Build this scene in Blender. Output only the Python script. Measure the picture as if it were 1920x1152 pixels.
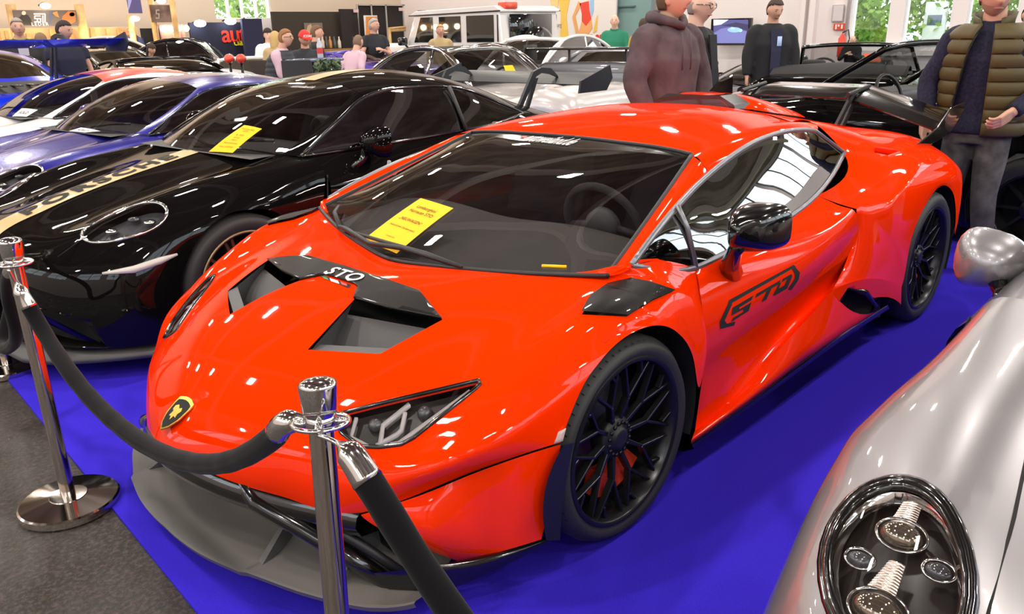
import bpy, bmesh, math, random
import numpy as np
from mathutils import Vector, Matrix
for _o in list(bpy.data.objects): bpy.data.objects.remove(_o)
S = bpy.context.scene
COL = S.collection
random.seed(7)
PI = math.pi
# ---------------------------------------------------------------- camera
IW, IH = 1920, 1152
FPX = 1497.278
CAM = np.array([1.78344, 2.20509, 1.51820]); YAW, PITCH, ROLL = 3.914756, 0.334304, -0.0198435
_f = np.array([math.cos(PITCH)*math.cos(YAW), math.cos(PITCH)*math.sin(YAW), -math.sin(PITCH)])
_r = np.array([math.sin(YAW), -math.cos(YAW), 0.0]); _u = np.cross(_r, _f)
_cr, _sr = math.cos(ROLL), math.sin(ROLL)
RGT, UPV, FWD = _cr*_r + _sr*_u, -_sr*_r + _cr*_u, _f
cam_d = bpy.data.cameras.new('camera'); cam = bpy.data.objects.new('camera', cam_d); COL.objects.link(cam)
cam_d.sensor_width = 36.0; cam_d.lens = FPX/IW*36.0; cam_d.clip_start = 0.05; cam_d.clip_end = 200
cam.matrix_world = Matrix(((RGT[0], UPV[0], -FWD[0], CAM[0]), (RGT[1], UPV[1], -FWD[1], CAM[1]), (RGT[2], UPV[2], -FWD[2], CAM[2]), (0, 0, 0, 1)))
S.camera = cam
# ---------------------------------------------------------------- world, light, exposure
W = bpy.data.worlds.new('world'); S.world = W; W.use_nodes = True
W.node_tree.nodes['Background'].inputs[0].default_value = (0.85, 0.93, 1.0, 1)
W.node_tree.nodes['Background'].inputs[1].default_value = 6.0
S.view_settings.view_transform = 'Standard'; S.view_settings.look = 'None'
S.view_settings.gamma = 1; S.view_settings.use_curve_mapping = False; S.view_settings.exposure = -0.35
S.cycles.use_denoising = True; S.cycles.max_bounces = 10; S.cycles.transparent_max_bounces = 16
S.cycles.caustics_reflective = False; S.cycles.caustics_refractive = False
S.cycles.sample_clamp_indirect = 6.0
# ---------------------------------------------------------------- helpers
def A(*p): return np.array(p, float)
def PX(px, py, **k):
    """point on the sight line of a photo pixel at a known x, y or z of the hall"""
    d = FWD + (px-IW/2)/FPX*RGT - (py-IH/2)/FPX*UPV
    (a, v), = k.items()
    if a == 'd': return CAM + d*v
    i = 'xyz'.index(a)
    return CAM + d*(v-CAM[i])/d[i]
def PY(px, py, y): return PX(px, py, y=y)
def project(P):
    d = np.asarray(P, float)-CAM; z = d@FWD
    return np.stack([IW/2+FPX*(d@RGT)/z, IH/2-FPX*(d@UPV)/z], -1)

def tag(o, label=None, cat=None, group=None, kind=None):
    if label: o['label'] = label
    if cat: o['category'] = cat
    if group: o['group'] = group
    if kind: o['kind'] = kind
    return o
def empty(name, loc=(0, 0, 0), rz=0.0, label=None, cat=None, group=None):
    o = bpy.data.objects.new(name, None); COL.objects.link(o)
    o.location = loc; o.rotation_euler = (0, 0, rz); o.empty_display_size = .1
    return tag(o, label, cat, group)
def rootmat(o):
    m = Matrix.Translation(o.location) @ o.rotation_euler.to_matrix().to_4x4()
    return m
def link(name, me, m=None, parent=None, world=False):
    """link a mesh as ONE object; world=True keeps hall coordinates under a placed parent"""
    o = bpy.data.objects.new(name, me); COL.objects.link(o)
    if m is not None:
        for x in (m if isinstance(m, (list, tuple)) else [m]): me.materials.append(x)
    if parent is not None:
        o.parent = parent
        if world:
            p = parent; M = rootmat(p)
            q = p.parent
            if q is not None: M = rootmat(q)
            o.matrix_parent_inverse = M.inverted() if p.parent is None else Matrix.Identity(4)
    return o
def from_bm(name, bm, m=None, parent=None, world=False, smooth=True):
    me = bpy.data.meshes.new(name); bm.to_mesh(me); bm.free()
    if smooth: me.shade_smooth()
    return link(name, me, m, parent, world)
def tris(name, verts, faces, m=None, parent=None, world=False, smooth=True):
    me = bpy.data.meshes.new(name); me.from_pydata([tuple(map(float, v)) for v in verts], [], [tuple(map(int, f)) for f in faces])
    if smooth: me.shade_smooth()
    return link(name, me, m, parent, world)

# ---- interpolating surface through a net of points
def hermite(P, n, sharp=(), sym=None):
    """P: [K,...] points -> dense [ (K-1)*n+1, ...]; chord-length tangents, one-sided at sharp knots"""
    P = np.asarray(P, float); K = len(P)
    if K == 2:
        t = np.linspace(0, 1, n+1).reshape((-1,)+(1,)*(P.ndim-1)); return P[0]*(1-t)+P[1]*t
    h = np.array([max(1e-4, np.sqrt(((P[i+1]-P[i])**2).sum(-1)).mean()) for i in range(K-1)])
    d = [(P[i+1]-P[i])/h[i] for i in range(K-1)]
    mL = [None]*K; mR = [None]*K
    for i in range(K):
        if i == 0: t = sym(d[0]) if sym is not None else d[0]*1.5-0.5*(d[1] if 1 not in sharp else d[0]); mL[i] = mR[i] = t
        elif i == K-1: mL[i] = mR[i] = d[-1]*1.5-0.5*(d[-2] if K-2 not in sharp else d[-1])
        elif i in sharp: mL[i] = d[i-1]; mR[i] = d[i]
        else: mL[i] = mR[i] = (h[i]*d[i-1]+h[i-1]*d[i])/(h[i-1]+h[i])
    out = []
    for i in range(K-1):
        for s in range(n):
            t = s/n; t2 = t*t; t3 = t2*t
            out.append((2*t3-3*t2+1)*P[i]+(t3-2*t2+t)*h[i]*mR[i]+(-2*t3+3*t2)*P[i+1]+(t3-t2)*h[i]*mL[i+1])
    out.append(P[-1])
    return np.array(out)
def symy(d):
    t = d.copy(); t[..., 0] = 0; t[..., 2] = 0; return t
def surf(G, nr=6, nc=6, sr=(), sc=(), sym=False):
    """G [R,C,3]; sym: first column lies on y=0"""
    G = np.asarray(G, float)
    H = hermite(G, nr, sr)
    H = hermite(H.swapaxes(0, 1), nc, sc, symy if sym else None).swapaxes(0, 1)
    if sym: H[:, 0, 1] = 0
    return H
def grid_bm(*grids, bm=None, flip=False):
    bm = bm or bmesh.new()
    for H in grids:
        R, C = H.shape[:2]
        vs = [[bm.verts.new(H[i, j]) for j in range(C)] for i in range(R)]
        for i in range(R-1):
            for j in range(C-1):
                q = [vs[i][j], vs[i+1][j], vs[i+1][j+1], vs[i][j+1]]
                if flip: q.reverse()
                try: bm.faces.new(q)
                except ValueError: pass
    bmesh.ops.remove_doubles(bm, verts=bm.verts, dist=1e-5)
    return bm
def pip(p, poly):
    x, y = p; c = False; n = len(poly); j = n-1
    for i in range(n):
        xi, yi = poly[i]; xj, yj = poly[j]
        if (yi > y) != (yj > y) and x < (xj-xi)*(y-yi)/(yj-yi)+xi: c = not c
        j = i
    return c
def cut(bm, poly, view='cam', take=True, keep=None, lip=0.0, lipdir=None, T=None):
    """cut a polygon opening through a surface. view 'cam': polygon seen from the photographer's stand point,
    'x','y','z': polygon in the other two axes. Returns the cut-out piece as a new bmesh."""
    poly = [tuple(map(float, q)) for q in poly]; n = len(poly)
    if view == 'cam':
        f2 = lambda c: tuple(project(np.array(T @ c if T is not None else c)))
        TI = T.inverted() if T is not None else None
        cc = TI @ Vector(CAM) if T is not None else Vector(CAM)
        rays = [Vector(PX(px, py, d=1.0)) for px, py in poly]
        if T is not None: rays = [TI @ r for r in rays]
        planes = [(cc, (rays[i]-cc).cross(rays[(i+1) % n]-cc).normalized()) for i in range(n)]
    else:
        a = 'xyz'.index(view); o = [i for i in range(3) if i != a]
        f2 = lambda c: (c[o[0]], c[o[1]])
        planes = []
        for i in range(n):
            p, q = poly[i], poly[(i+1) % n]
            co = [0, 0, 0]; co[o[0]], co[o[1]] = p
            no = [0, 0, 0]; no[o[0]], no[o[1]] = -(q[1]-p[1]), q[0]-p[0]
            planes.append((Vector(co), Vector(no).normalized()))
    xs = [p[0] for p in poly]; ys = [p[1] for p in poly]
    mx = (max(xs)-min(xs))*.03; my = (max(ys)-min(ys))*.03
    x0, x1, y0, y1 = min(xs)-mx, max(xs)+mx, min(ys)-my, max(ys)+my
    for co, no in planes:
        fs = []
        for f in bm.faces:
            if keep and not keep(f): continue
            q = [f2(v.co) for v in f.verts]
            if max(p[0] for p in q) < x0 or min(p[0] for p in q) > x1 or max(p[1] for p in q) < y0 or min(p[1] for p in q) > y1: continue
            fs.append(f)
        if not fs: continue
        geom = set(fs)
        for f in fs: geom.update(f.edges); geom.update(f.verts)
        bmesh.ops.bisect_plane(bm, geom=list(geom), dist=1e-6, plane_co=co, plane_no=no)
    inside = [f for f in bm.faces if (not keep or keep(f)) and pip(f2(f.calc_center_median()), poly)]
    out = bmesh.new(); m = {}
    for f in inside:
        vs = []
        for v in f.verts:
            if v not in m: m[v] = out.verts.new(v.co)
            vs.append(m[v])
        try: out.faces.new(vs)
        except ValueError: pass
    iset = set(inside)
    rim = [e for e in bm.edges if any(f in iset for f in e.link_faces) and any(f not in iset for f in e.link_faces)]
    bmesh.ops.delete(bm, geom=inside, context='FACES')
    rim = [e for e in rim if e.is_valid]
    if lip and rim:
        r = bmesh.ops.extrude_edge_only(bm, edges=rim)
        dv = Vector(lipdir).normalized()*lip
        for v in [g for g in r['geom'] if isinstance(g, bmesh.types.BMVert)]: v.co += dv
    return out
def ring_strip(bm_src, width, lift):
    pass
def mirror_y(bm, weld=True):
    g = bmesh.ops.duplicate(bm, geom=bm.verts[:]+bm.edges[:]+bm.faces[:])['geom']
    for v in g:
        if isinstance(v, bmesh.types.BMVert): v.co.y = -v.co.y
    bmesh.ops.reverse_faces(bm, faces=[f for f in g if isinstance(f, bmesh.types.BMFace)])
    if weld:
        vs = [v for v in bm.verts if abs(v.co.y) < 2e-4]
        bmesh.ops.remove_doubles(bm, verts=vs, dist=5e-4)
    return bm
def flipped(bm):
    b = bm.copy()
    for v in b.verts: v.co.y = -v.co.y
    bmesh.ops.reverse_faces(b, faces=b.faces[:]); return b
def shift(bm, d):
    bm.normal_update()
    for v in bm.verts: v.co += v.normal*d
    return bm
def thick(bm, t):
    bm.normal_update()
    r = bmesh.ops.solidify(bm, geom=bm.faces[:], thickness=t); return bm
def join(bm, other):
    m = {v: bm.verts.new(v.co) for v in other.verts}
    for f in other.faces:
        try: bm.faces.new([m[v] for v in f.verts])
        except ValueError: pass
    other.free(); return bm
# ---- solids
def box(bm, c, s, rz=0.0, M=None):
    r = bmesh.ops.create_cube(bm, size=1.0)
    T = Matrix.Translation(c) @ Matrix.Rotation(rz, 4, 'Z') @ Matrix.Diagonal((s[0], s[1], s[2], 1))
    if M is not None: T = M @ T
    bmesh.ops.transform(bm, matrix=T, verts=r['verts']); return r['verts']
def bevel_all(bm, w, seg=2):
    bmesh.ops.bevel(bm, geom=bm.edges[:], offset=w, segments=seg, affect='EDGES', profile=.5, clamp_overlap=True); return bm
def bbox(c, s, rz=0.0, w=.01, seg=2, M=None):
    b = bmesh.new(); box(b, c, s, rz, M); bevel_all(b, w, seg); return b
def tube(bm, pts, r, n=12, cap=True, closed=False):
    """swept round tube, r scalar or list"""
    pts = [np.asarray(p, float) for p in pts]; K = len(pts)
    rs = r if isinstance(r, (list, tuple, np.ndarray)) else [r]*K
    t0 = pts[1]-pts[0]; t0 /= np.linalg.norm(t0)
    a = np.array([0, 0, 1.]) if abs(t0[2]) < .9 else np.array([1., 0, 0])
    u = np.cross(t0, a); u /= np.linalg.norm(u)
    rings = []
    for i in range(K):
        if closed: t = pts[(i+1) % K]-pts[i-1]
        else: t = pts[min(i+1, K-1)]-pts[max(i-1, 0)]
        t = t/max(np.linalg.norm(t), 1e-9)
        u = u-t*(u@t); u /= max(np.linalg.norm(u), 1e-9); w = np.cross(t, u)
        rings.append([bm.verts.new(pts[i]+rs[i]*(math.cos(2*PI*k/n)*u+math.sin(2*PI*k/n)*w)) for k in range(n)])
    for i in range(K-1 if not closed else K):
        p, q = rings[i], rings[(i+1) % K]
        for k in range(n): bm.faces.new([p[k], p[(k+1) % n], q[(k+1) % n], q[k]])
    if cap and not closed: bm.faces.new(rings[0][::-1]); bm.faces.new(rings[-1])
    return bm
def lathe(bm, prof, n=32, M=None, axis='z', cap=True):
    """prof list of (radius, height)"""
    rings = []
    for r, h in prof:
        vs = []
        for k in range(n):
            c, s = r*math.cos(2*PI*k/n), r*math.sin(2*PI*k/n)
            p = Vector((c, s, h)) if axis == 'z' else Vector((c, h, s))
            vs.append(bm.verts.new(M @ p if M is not None else p))
        rings.append(vs)
    for i in range(len(rings)-1):
        for k in range(n):
            q = [rings[i][k], rings[i][(k+1) % n], rings[i+1][(k+1) % n], rings[i+1][k]]
            if axis == 'y': q.reverse()
            bm.faces.new(q)
    for ring, (r, h), rev in ((rings[0], prof[0], True), (rings[-1], prof[-1], False)):
        if cap and r > 1e-4:
            q = ring[::-1] if rev else ring
            if axis == 'y': q = q[::-1]
            bm.faces.new(q)
    bmesh.ops.remove_doubles(bm, verts=bm.verts, dist=1e-6)
    return bm
def prism(bm, poly, a0, a1, axis='y', M=None):
    """polygon in the two other axes, extruded from a0 to a1"""
    def mk(p, a):
        v = {'x': (a, p[0], p[1]), 'y': (p[0], a, p[1]), 'z': (p[0], p[1], a)}[axis]
        v = Vector(v); return bm.verts.new(M @ v if M is not None else v)
    lo = [mk(p, a0) for p in poly]; hi = [mk(p, a1) for p in poly]; n = len(poly)
    fs = [bm.faces.new(lo), bm.faces.new(hi[::-1])]
    for i in range(n): fs.append(bm.faces.new([lo[i], hi[i], hi[(i+1) % n], lo[(i+1) % n]]))
    bmesh.ops.recalc_face_normals(bm, faces=fs)
    return bm
def sharp_smooth(o, ang=35):
    me = o.data; bm = bmesh.new(); bm.from_mesh(me)
    for e in bm.edges:
        if len(e.link_faces) == 2 and e.calc_face_angle(0) > math.radians(ang): e.smooth = False
    bm.to_mesh(me); bm.free(); return o
# ---- text as mesh
def text_mesh(s, size=1.0, extrude=0.002, shear=0.0, bold=0.0, spacing=1.0, align='CENTER'):
    cu = bpy.data.curves.new('lettering', 'FONT'); cu.body = s; cu.size = size; cu.extrude = extrude; cu.shear = shear
    cu.offset = bold; cu.space_character = spacing; cu.align_x = align; cu.align_y = 'CENTER'; cu.resolution_u = 3
    o = bpy.data.objects.new('lettering', cu); COL.objects.link(o)
    me = bpy.data.meshes.new_from_object(o.evaluated_get(bpy.context.evaluated_depsgraph_get()))
    bpy.data.objects.remove(o); bpy.data.curves.remove(cu)
    return me
def place_text(name, s, origin, ex, ey, m, parent=None, world=True, **k):
    me = text_mesh(s, **k)
    ex = Vector(ex).normalized(); ey = Vector(ey); ey = (ey-ex*ey.dot(ex)).normalized(); ez = ex.cross(ey)
    M = Matrix(((ex.x, ey.x, ez.x, origin[0]), (ex.y, ey.y, ez.y, origin[1]), (ex.z, ey.z, ez.z, origin[2]), (0, 0, 0, 1)))
    me.transform(M)
    return link(name, me, m, parent, world)
# ---- materials
MATS = {}
def mat(name, col, rough=.5, metal=0.0, coat=0.0, spec=.5, emit=None, es=1.0, trans=0.0, alpha=1.0, ior=1.45, coat_rough=.03):
    if name in MATS: return MATS[name]
    m = bpy.data.materials.new(name); m.use_nodes = True; b = m.node_tree.nodes['Principled BSDF']
    b.inputs['Base Color'].default_value = (*col, 1); b.inputs['Roughness'].default_value = rough; b.inputs['Metallic'].default_value = metal
    b.inputs['Coat Weight'].default_value = coat; b.inputs['Coat Roughness'].default_value = coat_rough; b.inputs['Specular IOR Level'].default_value = spec
    b.inputs['IOR'].default_value = ior
    b.inputs['Transmission Weight'].default_value = trans; b.inputs['Alpha'].default_value = alpha
    if emit: b.inputs['Emission Color'].default_value = (*emit, 1); b.inputs['Emission Strength'].default_value = es
    MATS[name] = m; return m
def nodes(m): return m.node_tree.nodes, m.node_tree.links, m.node_tree.nodes['Principled BSDF']
def noise_mix(m, c1, c2, scale=20, detail=4, lo=.4, hi=.6, bump=0.0, coord='Object', bscale=None):
    N, L, b = nodes(m)
    tc = N.new('ShaderNodeTexCoord'); n = N.new('ShaderNodeTexNoise'); n.inputs['Scale'].default_value = scale; n.inputs['Detail'].default_value = detail
    r = N.new('ShaderNodeValToRGB'); r.color_ramp.elements[0].position = lo; r.color_ramp.elements[1].position = hi
    r.color_ramp.elements[0].color = (*c1, 1); r.color_ramp.elements[1].color = (*c2, 1)
    L.new(tc.outputs[coord], n.inputs['Vector']); L.new(n.outputs[0], r.inputs[0]); L.new(r.outputs[0], b.inputs['Base Color'])
    if bump:
        n2 = n
        if bscale:
            n2 = N.new('ShaderNodeTexNoise'); n2.inputs['Scale'].default_value = bscale; n2.inputs['Detail'].default_value = 3; L.new(tc.outputs[coord], n2.inputs['Vector'])
        bp = N.new('ShaderNodeBump'); bp.inputs['Strength'].default_value = bump; bp.inputs['Distance'].default_value = .01
        L.new(n2.outputs[0], bp.inputs['Height']); L.new(bp.outputs[0], b.inputs['Normal'])
    return m
def glass_mat(name, tint=(.02, .025, .025), opac=.5, rough=0.0, f0=.06):
    """thin car glass: clear coat of reflection over a tinted see-through sheet"""
    if name in MATS: return MATS[name]
    m = bpy.data.materials.new(name); m.use_nodes = True; N = m.node_tree.nodes; L = m.node_tree.links
    N.remove(N['Principled BSDF']); out = N['Material Output']
    g = N.new('ShaderNodeBsdfGlossy'); g.inputs['Roughness'].default_value = rough; g.inputs['Color'].default_value = (1, 1, 1, 1)
    t = N.new('ShaderNodeBsdfTransparent'); t.inputs['Color'].default_value = (*[1-opac+opac*c for c in tint], 1)
    lw = N.new('ShaderNodeLayerWeight'); lw.inputs['Blend'].default_value = .5
    pw = N.new('ShaderNodeMath'); pw.operation = 'POWER'; pw.inputs[1].default_value = 4.0; L.new(lw.outputs['Facing'], pw.inputs[0])
    ma = N.new('ShaderNodeMath'); ma.operation = 'MULTIPLY_ADD'; ma.inputs[1].default_value = 1-f0; ma.inputs[2].default_value = f0; L.new(pw.outputs[0], ma.inputs[0]); fr = ma
    mx = N.new('ShaderNodeMixShader'); L.new(fr.outputs[0], mx.inputs[0]); L.new(t.outputs[0], mx.inputs[1]); L.new(g.outputs[0], mx.inputs[2])
    L.new(mx.outputs[0], out.inputs[0]); MATS[name] = m; return m
def carbon_mat(name, scale=260, c1=(.003, .003, .003), c2=(.014, .012, .011)):
    if name in MATS: return MATS[name]
    m = mat(name, c1, .4, 0, .6, spec=.1); N, L, b = nodes(m)
    tc = N.new('ShaderNodeTexCoord'); ck = N.new('ShaderNodeTexChecker'); ck.inputs['Scale'].default_value = scale
    ck.inputs['Color1'].default_value = (*c1, 1); ck.inputs['Color2'].default_value = (*c2, 1)
    L.new(tc.outputs['Object'], ck.inputs['Vector']); L.new(ck.outputs[0], b.inputs['Base Color']); return m
M_ORANGE = mat('orange_paint', (.95, .030, .0), .5, 0, .6, spec=0.0)
M_BLACKG = mat('gloss_black', (.004, .004, .004), .15, 0, 1.0)
M_BLACKM = mat('satin_black', (.012, .012, .013), .45)
M_DARK = mat('dark_plastic', (.055, .052, .052), .5)
M_GREYP = mat('grey_plastic', (.075, .073, .072), .5)
M_RUBBER = mat('tyre_rubber', (.030, .028, .027), .6)
M_CHROME = mat('chrome', (.75, .73, .70), .08, 1.0)
M_STEEL = mat('polished_steel', (.62, .56, .50), .10, 1.0)
M_CARBON = carbon_mat('carbon_weave')
M_VOID = mat('dark_interior', (.006, .006, .006), .8)
M_WS = glass_mat('windscreen_glass', (.02, .02, .02), .45, f0=.10)
M_TINT = glass_mat('tinted_glass', (.01, .01, .01), .95, f0=.24)
M_YELLOW = mat('yellow_paper', (1.0, .52, .0), .7)
M_WHITE = mat('white_paint', (.80, .78, .76), .3, 0, .8)
M_INK = mat('black_ink', (.01, .01, .01), .8)
M_LENS = glass_mat('lamp_lens', (.7, .72, .75), .15)
M_SILVERTRIM = mat('grey_trim', (.22, .22, .24), .3, .6)
# ---------------------------------------------------------------- the hall
M_WALLL = mat('warm_plaster', (.62, .50, .385), .85)
M_WALLR = mat('white_plaster', (.80, .72, .70), .85)
M_CEIL = noise_mix(mat('ceiling_board', (.2, .16, .13), .9), (.20, .155, .115), (.33, .27, .21), .9, 2, .4, .6)
M_FRAME = mat('white_frame', (.80, .80, .82), .5)
M_FLOOR = mat('asphalt_floor', (.05, .04, .035), .45)
def asphalt(m):
    N, L, b = nodes(m)
    tc = N.new('ShaderNodeTexCoord'); v = N.new('ShaderNodeTexVoronoi'); v.inputs['Scale'].default_value = 150
    n = N.new('ShaderNodeTexNoise'); n.inputs['Scale'].default_value = 60; n.inputs['Detail'].default_value = 8; n.inputs['Roughness'].default_value = .75
    n3 = N.new('ShaderNodeTexNoise'); n3.inputs['Scale'].default_value = 2.5; n3.inputs['Detail'].default_value = 3
    for x in (v, n, n3): L.new(tc.outputs['Object'], x.inputs['Vector'])
    r = N.new('ShaderNodeValToRGB'); r.color_ramp.elements[0].position = .46; r.color_ramp.elements[1].position = .70
    r.color_ramp.elements[0].color = (.010, .0065, .0045, 1); r.color_ramp.elements[1].color = (.13, .088, .066, 1)
    L.new(n.outputs[0], r.inputs[0])
    mx = N.new('ShaderNodeMixRGB'); mx.blend_type = 'MULTIPLY'; mx.inputs[0].default_value = .5
    L.new(r.outputs[0], mx.inputs[1]); L.new(n3.outputs[0], mx.inputs[2]); L.new(mx.outputs[0], b.inputs['Base Color'])
    r2 = N.new('ShaderNodeValToRGB'); r2.color_ramp.elements[0].position = .35; r2.color_ramp.elements[1].position = .65
    r2.color_ramp.elements[0].color = (.22,)*3+(1,); r2.color_ramp.elements[1].color = (.6,)*3+(1,); L.new(n3.outputs[0], r2.inputs[0]); L.new(r2.outputs[0], b.inputs['Roughness'])
    bp = N.new('ShaderNodeBump'); bp.inputs['Strength'].default_value = .5; bp.inputs['Distance'].default_value = .004
    L.new(n.outputs[0], bp.inputs['Height']); L.new(bp.outputs[0], b.inputs['Normal'])
asphalt(M_FLOOR)
M_CARPET = noise_mix(mat('blue_carpet', (.05, .03, .6), .95, spec=.1), (.036, .018, .52), (.052, .028, .68), 700, 2, .35, .65, .35, bscale=900)
X0, X1, Y0, Y1, HZ = -16.0, 9.0, -20.0, 9.0, 6.6
def struct(name, bm, m, smooth=False):
    o = from_bm(name, bm, m, smooth=smooth); o['kind'] = 'structure'; return o
b = bmesh.new(); box(b, ((X0+X1)/2, (Y0+Y1)/2, -.1), (X1-X0+.6, Y1-Y0+.6, .2)); struct('floor', b, M_FLOOR)
b = bmesh.new(); box(b, ((X0+X1)/2, (Y0+Y1)/2, HZ+.1), (X1-X0+.6, Y1-Y0+.6, .2)); struct('ceiling', b, M_CEIL)
def wall(name, axis, at, a0, a1, holes, m, t=.3, sgn=1):
    """wall in the plane axis=at, running a0..a1, with openings (u0,u1,z0,z1)"""
    us = sorted({a0, a1}|{h[0] for h in holes}|{h[1] for h in holes}); zs = sorted({0, HZ}|{h[2] for h in holes}|{h[3] for h in holes})
    b = bmesh.new()
    for i in range(len(us)-1):
        for j in range(len(zs)-1):
            u, z = (us[i]+us[i+1])/2, (zs[j]+zs[j+1])/2
            if any(h[0] < u < h[1] and h[2] < z < h[3] for h in holes): continue
            du, dz = us[i+1]-us[i], zs[j+1]-zs[j]
            c = (at+sgn*t/2, u, z) if axis == 'x' else (u, at+sgn*t/2, z)
            box(b, c, (t, du, dz) if axis == 'x' else (du, t, dz))
    bmesh.ops.remove_doubles(b, verts=b.verts, dist=1e-4)
    return struct(name, b, m)
WN = [0]
M_PANE = glass_mat('window_pane', (.9, .95, .95), .15)
def window(axis, at, u0, u1, z0, z1, nu, nz, fw=.07, d=.10, diag=False):
    WN[0] += 1; w = empty('window_%d' % WN[0], (at if axis == 'x' else (u0+u1)/2, (u0+u1)/2 if axis == 'x' else at, z0)); w['kind'] = 'structure'
    b = bmesh.new()
    def bar_(u, z, du, dz):
        box(b, (at, u, z) if axis == 'x' else (u, at, z), (d, du, dz) if axis == 'x' else (du, d, dz))
    for i in range(nu+1): bar_(u0+(u1-u0)*i/nu, (z0+z1)/2, fw, z1-z0)
    for j in range(nz+1): bar_((u0+u1)/2, z0+(z1-z0)*j/nz, u1-u0, fw)
    from_bm('window_frame', b, M_FRAME if not diag else M_DARK, w, True, smooth=False)
    b = bmesh.new(); box(b, (at, (u0+u1)/2, (z0+z1)/2) if axis == 'x' else ((u0+u1)/2, at, (z0+z1)/2), (.01, u1-u0, z1-z0) if axis == 'x' else (u1-u0, .01, z1-z0))
    from_bm('window_pane', b, M_PANE, w, True, smooth=False)
hx = [(-5.05, -4.25, 1.0, 4.2), (-3.98, -3.08, 1.0, 4.2), (-2.82, -1.95, 1.0, 4.2), (-1.7, -.85, 1.0, 4.2), (-.6, .3, 1.0, 4.2)]
hy = [(.9+2.65*k, 3.4+2.65*k, 3.9, 6.4) for k in range(3)]  # unseen high openings added so the orange car's side glass reflects bright panels
wall('wall_back', 'x', X0, Y0, Y1, hx+hy, M_WALLR, sgn=-1)
for h in hx: window('x', X0-.1, *h, 1, 1)
for h in hy: window('x', X0-.1, *h, 3, 1, .05, diag=True)
_a, _b = PX(510, 35, y=Y0), PX(405, 35, y=Y0)
hl = [(_a[0], _b[0], _a[2], 4.8)]
wall('wall_left', 'y', Y0, X0, X1, hl, M_WALLL, sgn=-1)
window('y', Y0-.1, *hl[0], 4, 1, .06)
hr = [(X0+.6+4.0*k, X0+4.4+4.0*k, 3.1, 6.4) for k in range(5)]
wall('wall_right', 'y', Y1, X0, X1, hr, mat('grey_plaster', (.36,.30,.26), .85))
for h in hr: window('y', Y1+.1, *h, 2, 2, .06, diag=True)
hf = [(-13+4.5*k, -9.6+4.5*k, 3.6, 6.0) for k in range(5)]  # unseen openings added behind the camera to throw more light on the car fronts
wall('wall_front', 'x', X1, Y0, Y1, hf, M_WALLR)
for h in hf: window('x', X1+.1, *h, 2, 2, .06, diag=True)
# roof beams under the ceiling
TN = 0
for x in range(-14, 9, 4):
    TN += 1; b = bmesh.new(); box(b, (x, (Y0+Y1)/2, HZ-.25), (.26, Y1-Y0, .45)); struct('trim_%d' % TN, b, mat('beam_paint', (.62,.54,.44), .7))
for y in range(-17, 9, 5):
    TN += 1; b = bmesh.new(); box(b, ((X0+X1)/2, y, HZ-.5), (X1-X0, .16, .2)); struct('trim_%d' % TN, b, MATS['beam_paint'])
# lamps in the ceiling
def lamp_light(x, y, sx=.45, sy=.25, e=150, z=HZ-.55):
    l = bpy.data.lights.new('hall_lamp', 'AREA'); l.shape = 'RECTANGLE'; l.size = sx; l.size_y = sy; l.energy = e; l.color = (1.0, .93, .85)
    o = bpy.data.objects.new('hall_lamp', l); COL.objects.link(o); o.location = (x, y, z)
for x in np.arange(-14, 8.1, 4.2):
    for y in np.arange(-18, 8.1, 4.2): lamp_light(x+.3*math.sin(y*3), y+.25*math.sin(x*2))
# blue carpet
b = bmesh.new(); prism(b, [(1.155, 1.2), (1.46, 6.4), (-5.6, 6.4), (-5.6, -9.2), (.55, -9.2), (.985, -1.70)], .0, .008, 'z')
o = from_bm('carpet', b, M_CARPET, smooth=False); tag(o, 'bright blue carpet spread under the row of show cars', 'carpet')
# ---------------------------------------------------------------- the orange supercar
sto = empty('sports_car', (-1.3, 0, 0), 0, 'low orange-red supercar with black splitter, hood vents and tall black rear wing', 'car')
def arc_pts(cx, cz, r, y, degs): return [A(cx+r*math.cos(math.radians(d)), y, cz+r*math.sin(math.radians(d))) for d in degs]
# front lid: columns centre -> fender crest -> wheel arch, rows nose -> windscreen
af = arc_pts(0, .335, .362, .966, (23, 42, 62, 82, 105, 128, 150, 170))
lid = [
 [A(1.012,0,.385), A(.972,.2,.357), A(.878,.42,.327), A(.762,.63,.310), PY(900,880,.85), A(.338,.966,.471)],
 [A(.965,0,.445), A(.935,.2,.437), A(.860,.44,.425), A(.752,.66,.400), A(.600,.845,.470), af[1]],
 [A(.80,0,.572), A(.785,.2,.566), A(.715,.455,.553), A(.625,.69,.520), A(.490,.855,.565), af[2]],
 [A(.57,0,.670), A(.565,.2,.664), A(.520,.465,.648), A(.450,.715,.618), A(.340,.868,.655), af[3]],
 [A(.36,0,.728), A(.35,.2,.726), A(.305,.49,.718), A(.240,.73,.700), A(.145,.880,.742), af[4]],
 [A(.135,0,.754), A(.10,.22,.765), A(.02,.50,.778), A(-.03,.74,.775), A(-.07,.893,.765), af[5]],
]
lidS = surf(lid, 10, 8, sym=True)
fb = grid_bm(lidS)
# fender behind the windscreen corner, down to the arch and the door shut line
rearf = [
 [A(.02,.50,.778), A(-.03,.74,.775), A(-.07,.893,.765), af[5]],
 [A(-.05,.64,.790), A(-.13,.79,.800), A(-.23,.905,.742), af[6]],
 [A(-.092,.782,.80), PY(1185,499,.82), A(-.345,.925,.690), af[7]],
 [A(-.192,.822,.838), PY(1305,503,.85), PY(1319,592,.93), PY(1318,690,.945)],
]
fb2 = grid_bm(surf(rearf, 6, 8))
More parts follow.
